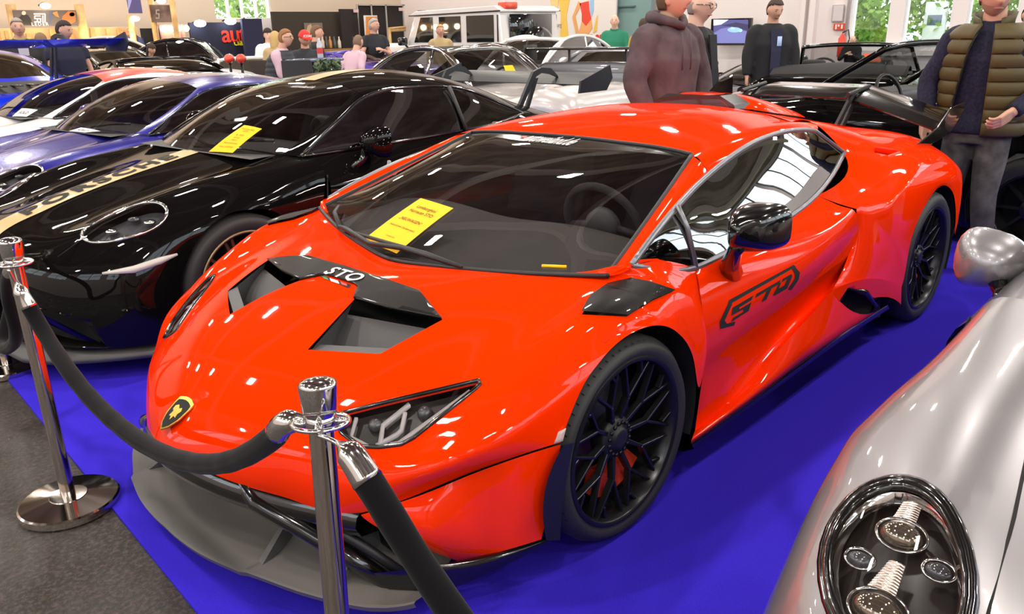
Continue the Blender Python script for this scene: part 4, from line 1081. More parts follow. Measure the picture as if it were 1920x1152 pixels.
def wing_swan(root, m=None, z0=1.115, x0=-2.98, ch=.32, span=.80):
    m = m or M_BLACKM
    up = np.array([[A(x0-ch*t, y, z0+.02*math.sin(PI*t)+.07*t) for t in np.linspace(0, 1, 8)] for y in np.linspace(-span, span, 15)])
    lo = up-A(0,0,.028)*np.sin(np.linspace(.1, PI, 8))[None, :, None]-A(0,0,.003)
    b = grid_bm(up, flip=True); grid_bm(lo, bm=b)
    for a, c in ((up[0], lo[0]), (up[-1], lo[-1]), (up[:, 0], lo[:, 0]), (up[:, -1], lo[:, -1])): grid_bm(np.array([a, c]), bm=b)
    bmesh.ops.recalc_face_normals(b, faces=b.faces[:]); w = from_bm('rear_wing', b, m, root, smooth=False)
    for q in (1, -1):
        b = bmesh.new(); prism(b, [(x0+.07,z0-.06),(x0+.05,z0+.03),(x0-ch-.02,z0+.13),(x0-ch-.06,z0+.03),(x0-ch+.02,z0-.06)], span*q-.008, span*q+.008, 'y'); from_bm('wing_endplate', b, mat('endplate_black', (.02,.022,.03), .5), w, smooth=False)
        b = bmesh.new()
        pts = [(x0+.42,.86),(x0+.46,.86),(x0+.26,z0+.02),(x0+.20,z0+.10),(x0+.10,z0+.125),(x0-.02,z0+.115),(x0-.10,z0+.06),(x0-.12,z0+.04),(x0-.02,z0+.07),(x0+.10,z0+.085),(x0+.17,z0+.06),(x0+.22,z0)]
        prism(b, pts, .46*q-.012, .46*q+.012, 'y'); prism(b, [(x0+.30,.86),(x0+.34,.86),(x0+.18,z0+.05),(x0+.14,z0+.05)], .46*q-.010, .46*q+.010, 'y'); from_bm('wing_strut', b, mat('strut_black', (.02,.022,.028), .45), w, smooth=False)
    return w
P_BLACK = mat('black_paint', (.004,.0035,.0035), .4, 0, .62, spec=.0); P_BLUE = mat('deep_blue_paint', (.012,.010,.24), .25, .2, 1.0); P_WHITE = mat('white_car_paint', (.78,.75,.73), .3, 0, 1.0)
P_GOLD = mat('gold_stripe', (.62,.42,.18), .4, 0, .6); P_SILVER = mat('silver_paint', (.30,.285,.295), .34, .6, 1.0); P_VIVID = mat('vivid_blue_paint', (.01,.035,.75), .25, .1, 1.0); P_RED = mat('red_paint', (.75,.05,.02), .3, 0, 1)
M_BRONZE = mat('bronze_rim', (.30,.19,.10), .35, .8)
gt3 = coupe((-.075,-2.338,0), .072, P_BLACK, 'glossy black coupe with a gold lettered hood stripe and black swan-neck wing', wing='swan', stripe=P_GOLD, wheelm=M_BRONZE, ring=M_BRONZE)
blue_c = coupe((-.12,-4.38,0), .11, P_BLUE, 'dark blue coupe between the black striped coupe and the white red-roofed one', scale=.955)
white_c = coupe((-.16,-6.38,0), .02, P_WHITE, 'white coupe with a red roof and dark side windows', roofpatch=P_RED, scale=.96)
silver_c = coupe((.06,2.585,0), .0, P_SILVER, 'silver coupe cut by the right picture edge, round headlamp nearest the viewer', ringm=M_BLACKG, lamps=False, mdz=-.07, seam=[(.80,.535),(.62,.545),(.40,.57),(.20,.60),(-.05,.66),(-.20,.70)])
# the silver car's near headlamp in detail: black surround, ribbed reflectors, lens bodies
_lt = CB['o']['head'].copy(); _b = flipped(_lt); _lt.free(); bmesh.ops.translate(_b, vec=Vector((.06,2.585,0)), verts=_b.verts); SLT = BVHTree.FromBMesh(_b)
SHL = [c for c in silver_c.children if c.name.startswith('headlight') and 'lens' not in c.name and sum(v.co.y for v in c.data.vertices) < 0][0]
def sl(px, py, dep=.0):
    c = Vector(CAM); d = Vector(PX(px, py, d=1.0))-c; h = SLT.ray_cast(c, d)
    p = h[0] if h[0] is not None else SLT.find_nearest(c+d*1.32)[0]
    return np.array(p)+np.array(d.normalized())*dep-A(.06,2.585,0)
_bd = [e for e in _b.edges if e.is_boundary]; _v0 = _bd[0].verts[0]; _v = _bd[0].verts[1]; _seen = {_bd[0]}; _o = [_v0.co.copy()]
while _v != _v0:
    _o.append(_v.co.copy()); _n = [x for x in _v.link_edges if x.is_boundary and x not in _seen][0]; _seen.add(_n); _v = _n.other_vert(_v)
_c = sum(_o, Vector())/len(_o); _rows = []
for k, dz in ((1.0, .003), (.985, .008), (.87, .008), (.86, .000)):
    _rows.append([np.array(_c+(p-_c)*k)+A(.3,-.2,1)*dz-A(.06,2.585,0) for p in _o+[_o[0]]])
from_bm('headlight_surround', grid_bm(np.array(_rows)), M_BLACKG, SHL)
_rows = [[np.array(_c+(p-_c)*k)+A(.3,-.2,1)*dz-A(.06,2.585,0) for p in _o+[_o[0]]] for k, dz in ((.86, -.004), (.82, -.010), (.80, -.022))]
from_bm('inner_ring', grid_bm(np.array(_rows)), M_CHROME, SHL)
M_RIB = mat('ribbed_chrome', (.72,.60,.52), .18, 1.0)
for a_, b_, w0, w1 in (((1712,946),(1690,990),.030,.040), ((1683,1058),(1652,1112),.026,.046), ((1655,1150),(1630,1200),.04,.05)):
    bm_ = bmesh.new(); p, q = sl(*a_, .035), sl(*b_, .035); n = 11
    t = (q-p)/np.linalg.norm(q-p); s_ = np.cross(t, A(.3,-.2,1)); s_ /= np.linalg.norm(s_)
    rr = []
    for k in range(n*4+1):
        f = k/(n*4); w = w0+(w1-w0)*f; c_ = p*(1-f)+q*f+A(.2,-.1,.9)*.004*abs(math.sin(f*n*PI)); rr.append([c_-s_*w/2, c_-s_*w/4+A(0,0,.003), c_+s_*w/4+A(0,0,.003), c_+s_*w/2])
    from_bm('reflector', grid_bm(np.array(rr), bm=bm_), M_RIB, SHL)
for a_, r_ in (((1690,1008),.030), ((1645,1148),.034), ((1760,1075),.018), ((1612,1052),.018)):
    p = sl(*a_, .040)
    bm_ = bmesh.new(); bmesh.ops.create_uvsphere(bm_, u_segments=24, v_segments=14, radius=r_); bmesh.ops.transform(bm_, matrix=Matrix.Translation(p) @ Matrix.Diagonal((.8,1.15,.8,1)), verts=bm_.verts); from_bm('projector', bm_, mat('lens_body', (.30,.24,.18), .04, .85, 1) if r_ > .02 else mat('projector_glass', (.05,.05,.055), .05, 0, 1), SHL)
    bm_ = bmesh.new(); tube(bm_, [p+A(r_*.9*math.cos(t), r_*1.3*math.sin(t), -r_*.45*math.cos(t)+.004) for t in np.linspace(0, 2*PI, 25)[:-1]], .003, 6, closed=True); from_bm('projector_ring', bm_, M_CHROME, SHL)
# ---------------------------------------------------------------- other show cars further back
def loc_at(px, py, d):
    p = PX(px, py, d=d); return (p[0], p[1], 0)
def gcar(name, loc, rz, label, paint, L=4.3, Wd=1.75, wb=2.5, hood=.86, belt=.90, deck=.92, roofz=1.32, nose=.55, tailz=.70,
         cow=.75, hdr=.20, bhd=-.75, bk=-1.35, R=.32, top=True, roofm=None, glass=None, pill=(-.35,), flare=.03, soft=None, wheelm=None, wind=True, seats=False, boxy=.0, lamps=True, trim=None, Wr=None):
    """front-engined car: hood, cabin and tail lofted from a table of sections; origin between the axles"""
    root = empty(name, loc, rz, label, 'car'); w = Wd/2; f = L/2; fo = wb/2
    st = [(f, nose-.12, .80, .22), (f-.05, nose+.06, .86, .18), (f-.35, nose+.20, .95, .18), (fo, hood-.03, 1.0, .18), (cow+.25, hood, .99, .17), (cow-.1, belt, .985, .17), (0, belt, .985, .17), (bk+.35, belt+.015, .99, .17), (-fo, deck+.0, 1.0, .18), (-f+.30, deck-.02, .97, .2), (-f+.04, tailz+.10, .92, .22), (-f, tailz-.08, .88, .26)]
    rows = []
    for x, z, k, zb in st:
        e = w*k; cx = .02
        rows.append([A(x, 0, z+.012), A(x, e*.55, z+.006), A(x, e*.86, z-.02*(1-boxy)), A(x, e*.97, z-.10), A(x, e, z-.24), A(x, e*.985, (z+zb)/2-.1), A(x, e*.96, zb)])
    Bq = surf(rows, 6, 4, sym=True, sc=(2,) if boxy else ())
    bm = grid_bm(Bq)
    ec = grid_bm(np.array([Bq[0], Bq[0]*A(1,0,1)*.0+A(f,0,.3)])); join(bm, ec)
    ec = grid_bm(np.array([Bq[-1]*0+A(-f,0,.4), Bq[-1]])); join(bm, ec)
    for ax in (fo, -fo):
        h = cut(bm, [(ax+(R+.05)*math.cos(t), R+(R+.05)*math.sin(t)) for t in np.linspace(0, 2*PI, 25)[:-1]], 'y', keep=lambda q: q.calc_center_median().y > w*.6); h.free()
    open_top = not top
    if open_top:
        h = cut(bm, [(cow-.05, -.1), (cow-.05, w*.80), (bk+.15, w*.80), (bk+.15, -.1)], 'z', keep=lambda q: q.calc_center_median().z > .6, lip=.3, lipdir=(0, 0, -1)); h.free()
    gl = grid_bm(surf(rows, 2, 2)) if False else None
    mirror_y(bm); body = from_bm('body', bm, paint, root)
    for ax in (fo, -fo):
        for q in (1, -1):
            simple_wheel(root, Vector((ax, (w-.11)*q, R)), R, R*.68, .21, .085, q < 0, n=8, m=wheelm, twin=False)
            b = bmesh.new(); pts = arcl(ax, R, R+.055, 1, range(-20, 201, 20)); grid_bm(np.array([[A(p[0], (w-.02)*q, p[2]), A(p[0], (w-.3)*q, p[2])] for p in pts]), bm=b); from_bm('wheel_liner', b, M_VOID, root)
    b = bmesh.new(); box(b, (0, 0, .36), (L*.80, Wd*.62, .3)); from_bm('underbody', b, M_VOID, root, smooth=False)
    wr = Wr or w*.70; G = glass or M_TINT
    T = [A(cow, w*.80, belt), A(hdr, wr, roofz-.03), A(bhd, wr, roofz-.03), A(bk, w*.80, belt+.01)]
    if wind:
        wsn = surf([[A(cow+.10,0,belt+.01), A(cow+.06,w*.45,belt+.01), T[0]], [(A(cow+.10,0,belt)+A(hdr+.03,0,roofz))/2+A(.03,0,.03), (A(cow+.06,w*.45,belt)+A(hdr+.02,wr*.5,roofz-.005))/2+A(.03,0,.03), (T[0]+T[1])/2], [A(hdr+.03,0,roofz), A(hdr+.02,wr*.5,roofz-.005), T[1]]], 5, 4, sym=True)
        b = grid_bm(wsn, flip=True); mirror_y(b); wo = from_bm('windscreen', b, M_WS, root)
        b = bmesh.new()
        ed = [p for p in wsn[:, -1]]; tp = [p for p in wsn[-1]]
        tube(b, ed+[p for p in tp[::-1]]+[p*A(1,-1,1) for p in tp[1:]]+[p*A(1,-1,1) for p in ed[::-1]], .028 if top else .024, 8); from_bm('windscreen_frame', b, trim or paint, wo)
    if top:
        rf = surf([[A(hdr+.03,0,roofz), A(hdr+.02,wr*.5,roofz-.004), A(hdr,wr*.92,roofz-.02), T[1]], [A((hdr+bhd)/2,0,roofz+.025), A((hdr+bhd)/2,wr*.5,roofz+.02), A((hdr+bhd)/2,wr*.93,roofz), (T[1]+T[2])/2+A(0,.01,.012)], [A(bhd,0,roofz), A(bhd,wr*.5,roofz-.004), A(bhd,wr*.92,roofz-.02), T[2]]], 6, 4, sym=True)
        b = grid_bm(rf); mirror_y(b); from_bm('roof', b, roofm or paint, root)
        bw = surf([[A(bhd,0,roofz), A(bhd,wr*.5,roofz-.004), T[2]], [A(bk-.06,0,belt+.02), A(bk-.04,w*.45,belt+.02), T[3]]], 6, 4, sym=True)
        b = grid_bm(bw); gls = cut(b, [(min(bk, bhd)-.2, -.1), (min(bk, bhd)-.2, wr*.82), (bhd-.06*np.sign(bhd-bk), wr*.78), (bhd-.06, -.1)], 'z') if abs(bk-bhd) > .2 else None
        mirror_y(b); from_bm('rear_pillar', b, (soft or roofm or paint), root)
        if gls is not None: mirror_y(gls); from_bm('rear_window', gls, G, root)
        for q in (1, -1):
            Q = A(1, q, 1); n = 9
            bt = np.array([A(cow+(bk-cow)*t, w*.80+.05*math.sin(PI*t), belt) for t in np.linspace(0, 1, n)])
            tpz = hermite(np.array([T[0], T[1], T[2], T[3]]), 8); idx = np.linspace(0, len(tpz)-1, 25).astype(int); tp = tpz[idx]
            bt = np.array([A(cow+(bk-cow)*t, w*.80+.05*math.sin(PI*t), belt) for t in np.linspace(0, 1, 25)])
            sd = from_bm('side_window', grid_bm(np.array([bt, tp*.5+bt*.5+A(0,.012,0), tp])*Q, flip=q < 0), G, root)
            b = bmesh.new(); tube(b, [p*Q for p in tp], .028, 6); tube(b, [p*Q for p in bt], .016, 6); from_bm('window_frame', b, trim or (soft or paint), sd)
            for px_ in pill:
                b = bmesh.new(); i = int(np.argmin(abs(tp[:, 0]-px_))); j = int(np.argmin(abs(bt[:, 0]-px_))); tube(b, [tp[i]*Q, bt[j]*Q], .022, 6); from_bm('window_pillar', b, trim or paint, sd)
            if soft is not None:
                qp = surf([[T[2]*Q, (T[2]*.4+T[1]*.6)*Q], [T[3]*Q, (A(bk+.55, w*.83, belt))*Q]], 3, 3)
                from_bm('soft_top_side', grid_bm(qp), soft, root)
    if lamps:
        for q in (1, -1):
            b = bmesh.new(); lathe(b, [(.001,.035),(.06,.028),(.09,.008),(.095,-.03)], 20, Matrix.Translation((f-.08, w*.66*q, nose+.0)) @ Matrix.Rotation(math.radians(80), 4, 'Y')); from_bm('headlight', b, mat('lamp_glass', (.6,.6,.6), .08, .6, 1), root)
            b = bbox((-f+.03, w*.62*q, tailz-.06), (.06, .30, .10), 0, .015); from_bm('tail_light', b, mat('tail_red', (.35,.01,.01), .2, 0, 1), root)
    for q in (1, -1):
        b = bmesh.new(); bmesh.ops.create_uvsphere(b, u_segments=14, v_segments=8, radius=1); bmesh.ops.transform(b, matrix=Matrix.Translation((cow-.22, (w+.09)*q, belt+.07)) @ Matrix.Diagonal((.06, .10, .06, 1)), verts=b.verts)
        mo = from_bm('door_mirror', b, trim if trim is not None and not top else paint, root); b = bmesh.new(); tube(b, [A(cow-.22, w*.9*q, belt-.01), A(cow-.22, (w+.05)*q, belt+.05)], .018, 6); from_bm('mirror_foot', b, M_BLACKM, mo)
    b = bmesh.new(); box(b, (f-.02, 0, .33), (.06, Wd*.6, .16)); from_bm('grille', b, M_VOID, root, smooth=False)
    if seats or open_top:
        for q in (1, -1):
            b = grid_bm(surf([[A(-.30-.07*k, .36*q+d, .42+.13*k)-A(.05*(1-(abs(d)/.24)**2),0,0) for d in (-.24,-.15,0,.15,.24)] for k in range(5)], 3, 3)); thick(b, .09); s0 = from_bm('seat', b, mat('seat_black', (.02,.02,.021), .7), root)
            b = bbox((-.64, .36*q, 1.02), (.09,.27,.20), 0, .04, 3); from_bm('headrest', b, MATS['seat_black'], s0)
        b = bmesh.new(); box(b, (-.3, 0, .40), (1.9, Wd*.7, .05)); from_bm('cabin_floor', b, M_VOID, root, smooth=False)
        b = bbox((cow-.22, 0, belt-.06), (.34, Wd*.74, .16), 0, .05, 3); from_bm('dashboard', b, M_DARK, root)
        b = bmesh.new(); M = Matrix.Translation((cow-.50, .36, belt+.0)) @ Matrix.Rotation(math.radians(-68), 4, 'Y'); tube(b, [M @ Vector((.17*math.cos(t), .18*math.sin(t), 0)) for t in np.linspace(0, 2*PI, 25)[:-1]], .015, 6, closed=True); from_bm('steering_wheel', b, M_BLACKM, root)
    return root
M_CANVAS = mat('black_canvas', (.025,.023,.023), .9); M_GREYPAINT = mat('grey_race_paint', (.17,.165,.18), .35, .2, .6); M_PURPLE = mat('indigo_paint', (.05,.02,.36), .25, .1, 1)
M_BROWNBLK = mat('dark_olive_paint', (.035,.03,.022), .25, .2, 1)
# near black open car behind the orange one
p = A(-5.30, -.15); conv2 = gcar('convertible', (p[0], p[1], 0), math.radians(-99), 'black open convertible standing broadside behind the orange car and the man in the quilted vest', P_BLACK, L=4.75, Wd=1.85, wb=2.75, hood=.93, belt=.97, deck=.99, roofz=1.36, nose=.70, tailz=.85, cow=.45, hdr=-.12, bk=-1.55, R=.345, top=False, trim=P_BLACK)
b = bmesh.new(); tube(b, [A(.35,.915,.985), A(-.6,.93,.985), A(-1.6,.92,.99)], .014, 6); from_bm('belt_trim', b, M_CHROME, conv2)
conv1 = gcar('roadster', loc_at(1600, 120, 9.8), math.radians(-165), 'black roadster with folded cloth top and two headrests, its back to the viewer', P_BLACK, L=4.2, Wd=1.76, wb=2.45, hood=.92, belt=.95, deck=.99, roofz=1.27, nose=.66, tailz=.85, cow=.50, hdr=.05, bk=-.95, R=.33, top=False, trim=M_BLACKG)
b = grid_bm(surf([[A(-.72,y,1.0), A(-.95,y,1.10-.05*abs(y)), A(-1.25,y,1.07-.04*abs(y)), A(-1.42,y,.98)] for y in (-.70,-.35,0,.35,.70)], 3, 3)); from_bm('folded_top', b, M_CANVAS, conv1)
dome = coupe(tuple(np.array(loc_at(1392,110,11.4))+A(.35,-.13,0)), math.radians(-20), P_BLACK, 'dark coupe behind the man in the hoodie, its side window catching the daylight', glass=glass_mat('mirror_tint', (.1,.1,.1), .9), scale=.82)
targa = gcar('targa', (-5.2,-5.2,0), math.radians(93), 'silver-white classic open car with black cloth roof and yellow sheet in its windscreen', mat('pale_silver_paint', (.60,.56,.54), .3, .3, 1), L=4.25, Wd=1.72, wb=2.30, hood=.86, belt=.92, deck=.95, roofz=1.32, nose=.72, tailz=.72, cow=.62, hdr=.12, bhd=-.62, bk=-1.28, R=.32, soft=M_CANVAS, roofm=M_CANVAS, trim=M_CHROME, pill=(-.1,), glass=M_WS, seats=True)
wcar = gcar('hardtop_coupe', (-8.6,-7.25,0), math.radians(3), 'white coupe with a broad rear pillar parked before the tall white off-roader', P_WHITE, L=4.2, Wd=1.75, wb=2.6, hood=.90, belt=.97, deck=1.0, roofz=1.37, nose=.70, tailz=.82, cow=.70, hdr=.05, bhd=-.9, bk=-1.5, R=.33, boxy=1, pill=(-.5,))
purp = gcar('sports_coupe', loc_at(690,120,14.6), math.radians(95), 'indigo blue sports car half hidden behind the roof of the black coupe', M_PURPLE, L=3.9, Wd=1.75, wb=2.4, hood=1.0, belt=1.03, deck=1.04, roofz=1.2, nose=.75, cow=.4, hdr=-.2, bhd=-.6, bk=-1.3, R=.34)
esc = gcar('rally_saloon', loc_at(300,100,16.0), math.radians(-35), 'old white and black rally saloon with a thin chrome roof frame', mat('rally_white', (.62,.58,.54), .3, 0, 1), L=4.1, Wd=1.62, wb=2.4, hood=.93, belt=.98, deck=1.0, roofz=1.39, nose=.74, tailz=.8, cow=.55, hdr=.10, bhd=-.85, bk=-1.15, R=.31, boxy=1, trim=M_BLACKG, pill=(-.3,))
darkc = gcar('old_saloon', loc_at(160,110,14.4), math.radians(-70), 'small dark old saloon with a chrome-edged windscreen, left of the rally saloon', M_BROWNBLK, L=4.2, Wd=1.64, wb=2.45, hood=.90, belt=.94, deck=.95, roofz=1.31, cow=.6, hdr=.2, bhd=-.7, bk=-1.2, R=.3, boxy=1, trim=M_CHROME)
cream = gcar('cream_saloon', loc_at(178,105,17.2), math.radians(-20), 'cream saloon behind the dark old saloon', mat('cream_paint', (.75,.68,.55), .35, 0, .8), L=4.2, Wd=1.68, wb=2.5, hood=.96, belt=1.0, deck=1.0, roofz=1.46, cow=.6, hdr=.2, bhd=-.8, bk=-1.3, R=.31)
race = gcar('race_car', loc_at(318,140,11.4), math.radians(84), 'black and white race car with a flat white stripe across its hood', P_BLACK, L=4.4, Wd=1.8, wb=2.5, hood=1.02, belt=1.05, deck=1.05, roofz=1.22, nose=.72, cow=.2, hdr=-.3, bhd=-.6, bk=-1.3, R=.33)
b = grid_bm(surf([[A(x, y, 1.045-.0*x) for y in (-.26,0,.26)] for x in (.2,.6,1.0,1.3)], 2, 2)); from_bm('hood_stripe', b, M_WHITE, race)
race2 = gcar('striped_race_car', loc_at(490,135,13.5), math.radians(66), 'white race car with red and green nose marks behind the low dark screens', P_WHITE, L=4.4, Wd=1.85, wb=2.6, hood=.93, belt=.96, deck=.96, roofz=1.15, nose=.86, cow=.2, hdr=-.3, bhd=-.6, bk=-1.3, R=.33)
for q, m_ in ((-.3, P_RED), (.1, mat('green_mark', (.05,.3,.15), .4)), (.35, M_BLACKG)):
    b = grid_bm(surf([[A(1.75, q-.03, .99), A(1.75, q+.05, .99)], [A(1.2, q+.05, .965), A(1.2, q+.14, .965)]], 2, 2)); from_bm('nose_mark', b, m_, race2)
vivid = coupe((-.62,-11.25,0), math.radians(-83), P_VIVID, 'vivid blue car at the left picture edge, tail first, with a huge wing', scale=1.12, roofm=P_VIVID)
wing_swan(vivid, P_VIVID, z0=1.28, x0=-2.95, ch=.34, span=.93)
b = bmesh.new(); tube(b, [A(-3.405,y,.735-.05*abs(y)**2) + A(.08*abs(y)**2,0,0) for y in np.linspace(-.78,.78,13)], .022, 8); from_bm('tail_light_band', b, mat('tail_red', (.35,.01,.01), .2, 0, 1), vivid)
for k in range(6):
    b = bbox((-2.95-.0*k, -.36+.145*k, .935), (.34,.035,.012), 0, .004, 1); from_bm('lid_slat', b, M_BLACKG, vivid)
# grey race car seen from behind, tall wing
gr = gcar('winged_race_car', (-8.55,-5.15,0), math.radians(-163), 'grey race car seen from behind, with a full-width wing and black lettering', M_GREYPAINT, L=3.8, Wd=1.85, wb=2.3, hood=.9, belt=.92, deck=.98, roofz=1.22, nose=.6, tailz=.98, cow=.7, hdr=.1, bhd=-.7, bk=-1.5, R=.34)
w_ = bmesh.new(); box(w_, (-1.80,0,1.27), (.36,1.80,.03)); bevel_all(w_, .008); wgo = from_bm('rear_wing', w_, M_BLACKG, gr)
for q in (1,-1):
    b = bbox((-1.80,.91*q,1.22), (.40,.02,.20), 0, .006, 1); from_bm('wing_endplate', b, M_BLACKM, wgo); b = bbox((-1.65,.4*q,1.10), (.06,.02,.34), 0, .004, 1); from_bm('wing_strut', b, M_GREYP, wgo)
b = bbox((-1.885,0,.80), (.05,1.72,.36), 0, .02); from_bm('rear_bumper', b, M_GREYPAINT, gr)
b = bmesh.new(); box(b, (-1.89,0,.48), (.06,1.6,.26)); from_bm('diffuser', b, M_BLACKM, gr, smooth=False)
b = bmesh.new(); box(b, (-1.93,.10,.50), (.02,.16,.12)); from_bm('rain_light', b, mat('rain_red', (.6,.03,.02), .3), gr, smooth=False)
place_text('rear_lettering', '4P', (-1.912,.42,.82), (0,-1,0), (0,0,1), M_INK, gr, world=False, size=.24, bold=.012, extrude=.002)
# ---- tall white off-roader
def offroader(loc, rz):
    r = empty('offroader', loc, rz, 'tall boxy white off-roader with a black spare wheel and red roof lamp', 'car'); Wh = P_WHITE
    b = bbox((.2,0,.93), (4.5,1.76,.62), 0, .05, 3); from_bm('body', b, Wh, r)
    b = bbox((1.55,0,1.22), (1.55,1.50,.12), 0, .05, 3); from_bm('hood', b, Wh, r)
    cab = bmesh.new(); prism(cab, [(.95,1.22),(.62,1.86),(-1.98,1.90),(-2.06,1.22)], -.84, .84, 'y'); bevel_all(cab, .04, 2)
    holes = []
    from_bm('cabin', cab, Wh, r, smooth=False)
    b = bmesh.new(); prism(b, [(.72,1.86),(.55,1.93),(-1.9,1.97),(-2.05,1.89),(-2.05,1.85),(.72,1.83)], -.86, .86, 'y'); bevel_all(b, .02, 2); from_bm('roof', b, Wh, r, smooth=False)
    for q in (1,-1):
        for x0, x1, k in ((.66,.0,.26),(-.20,-.88,0),(-1.05,-1.85,0)):
            b = bmesh.new(); pts = [(x0-.0,1.29),(x0-k,1.80),(x1,1.80),(x1,1.29)]; prism(b, pts, .835*q, .853*q, 'y'); bevel_all(b, .008, 1); from_bm('side_window', b, M_TINT if False else mat('dark_glass', (.008,.009,.011), .03, 0, 1), r, smooth=False)
        b = bmesh.new(); tube(b, [A(.78,.855*q,1.84), A(-2.05,.865*q,1.87)], .014, 6); from_bm('rain_gutter', b, M_BLACKM, r)
        b = bbox((-1.96,.848*q,1.55), (.03,.02,.5), 0, .006, 1); from_bm('vent_slit', b, M_BLACKM, r)
        b = bbox((.86,1.0*q,1.32), (.12,.22,.17), 0, .04, 3); mo = from_bm('door_mirror', b, M_BLACKG, r); b = bmesh.new(); tube(b, [A(.85,.86*q,1.18), A(.86,.97*q,1.28)], .022, 6); from_bm('mirror_arm', b, M_BLACKM, mo)
        for wx in (1.50,-1.35): simple_wheel(r, Vector((wx,.78*q,.40)), .40, .26, .27, .11, q < 0, n=6, twin=False)
        b = bbox((2.15,.74*q,1.27), (.22,.16,.07), 0, .025, 2); from_bm('turn_light', b, mat('turn_lens', (.6,.55,.5), .2, 0, 1), r)
        for yy in (-.1,.7):
            b = bmesh.new(); box(b, (-.04 if yy > 0 else -.96,.882*q,1.0), (.012,.004,.5)); from_bm('door_seam', b, M_VOID, r, smooth=False)
    b = bmesh.new(); prism(b, [(.955,1.27),(.655,1.80),(.64,1.80),(.935,1.27)], -.72, .72, 'y'); from_bm('windscreen', b, mat('dark_glass', (.008,.009,.011), .03, 0, 1), r, smooth=False)
    b = bbox((-2.055,0,1.55), (.03,1.22,.52), 0, .012, 1); from_bm('rear_window', b, mat('dark_glass', (.008,.009,.011), .03, 0, 1), r)
    b = bmesh.new(); M = Matrix.Translation((-2.10,.0,1.18)) @ Matrix.Rotation(PI/2, 4, 'Z'); lathe(b, [(.001,.28),(.30,.27),(.38,.22),(.40,.12),(.38,.0),(.001,0)], 40, M, 'y'); from_bm('spare_wheel', b, M_BLACKG, r)
    b = bbox((-1.95,.55,1.97), (.22,.34,.12), 0, .02, 2); from_bm('roof_lamp', b, mat('red_lens', (.75,.06,.02), .3, 0, 1), r)
    b = bbox((.68,.55,1.93), (.10,.24,.05), 0, .01, 1); from_bm('roof_lamp', b, M_BLACKM, r)
    b = bbox((2.44,0,.55), (.14,1.74,.22), 0, .03, 2); from_bm('front_bumper', b, M_BLACKM, r); b = bbox((-2.06,0,.60), (.14,1.74,.22), 0, .03, 2); from_bm('rear_bumper', b, M_BLACKM, r)
    b = bbox((2.44,0,1.0), (.04,.9,.3), 0, .02, 2); from_bm('grille', b, M_BLACKM, r)
    return r
offroader((-10.75,-11.35,0), math.radians(-91))
# ---------------------------------------------------------------- visitors
M_SKIN = mat('skin', (.62,.34,.23), .5); M_SKIN2 = mat('pale_skin', (.70,.42,.31), .5)
M_JEANS = noise_mix(mat('grey_jeans', (.09,.08,.08), .85), (.055,.048,.047), (.12,.105,.10), 14, 5, .35, .7, .3)
def remesh(bm, vox, smooth=3):
    me = bpy.data.meshes.new('tmp'); bm.to_mesh(me); bm.free()
    o = bpy.data.objects.new('tmp', me); COL.objects.link(o)
    m = o.modifiers.new('r', 'REMESH'); m.mode = 'VOXEL'; m.voxel_size = vox
    if smooth: k = o.modifiers.new('s', 'SMOOTH'); k.iterations = smooth; k.factor = .5
    r = bpy.data.meshes.new_from_object(o.evaluated_get(bpy.context.evaluated_depsgraph_get()))
    bpy.data.objects.remove(o); bpy.data.meshes.remove(me); r.shade_smooth(); return r
def loft(bm, secs, n=24, cap=True, e=.85):
    """elliptical sections (centre, half depth x, half width y) stacked in z"""
    rings = []
    for c, a, b_ in secs:
        rings.append([bm.verts.new((c[0]+a*np.sign(math.cos(t))*abs(math.cos(t))**e, c[1]+b_*np.sign(math.sin(t))*abs(math.sin(t))**e, c[2])) for t in np.linspace(0, 2*PI, n+1)[:-1]])
    for i in range(len(rings)-1):
        for k in range(n): bm.faces.new([rings[i][k], rings[i][(k+1) % n], rings[i+1][(k+1) % n], rings[i+1][k]])
    if cap: bm.faces.new(rings[0][::-1]); bm.faces.new(rings[-1])
    return bm
def limb(bm, pts, rs, n=14):
    P = hermite(np.array(pts, float), 4); R = np.interp(np.linspace(0, len(pts)-1, len(P)), range(len(pts)), rs)
    tube(bm, list(P), list(R), n); return bm
def head_bm(seg=40):
    """face towards +x, chin at z=-.12, crown at z=.115"""
    b = bmesh.new(); bmesh.ops.create_uvsphere(b, u_segments=seg, v_segments=seg*3//4, radius=1)
    g = lambda v, c, s: math.exp(-sum(((v[i]-c[i])/s[i])**2 for i in range(3)))
    for v in b.verts:
        p = v.co.copy(); x, y, z = p
        wx, wy, wz = .098, .076, .118
        if z < 0: wy *= 1-.30*(-z)**1.3; wx *= 1-.10*(-z)
        if x < 0: wx *= 1.04
        q = Vector((x*wx, y*wy, z*wz))
        f = max(0, x)
        q.x += .024*g(p, (.95,0,-.12), (.4,.17,.16))*f + .010*g(p, (.95,0,.08), (.4,.12,.2))*f     # nose
        q.x += .006*g(p, (.9,0,.28), (.5,.6,.10))*f - .006*g(p, (.9,.34,.10), (.4,.2,.12))*f - .006*g(p, (.9,-.34,.10), (.4,.2,.12))*f
        q.x += .012*g(p, (.65,0,-.88), (.5,.35,.18))*f + .006*g(p, (.9,0,-.48), (.4,.25,.08))*f - .005*g(p, (.9,0,-.40), (.4,.3,.05))*f
        v.co = q
    return b
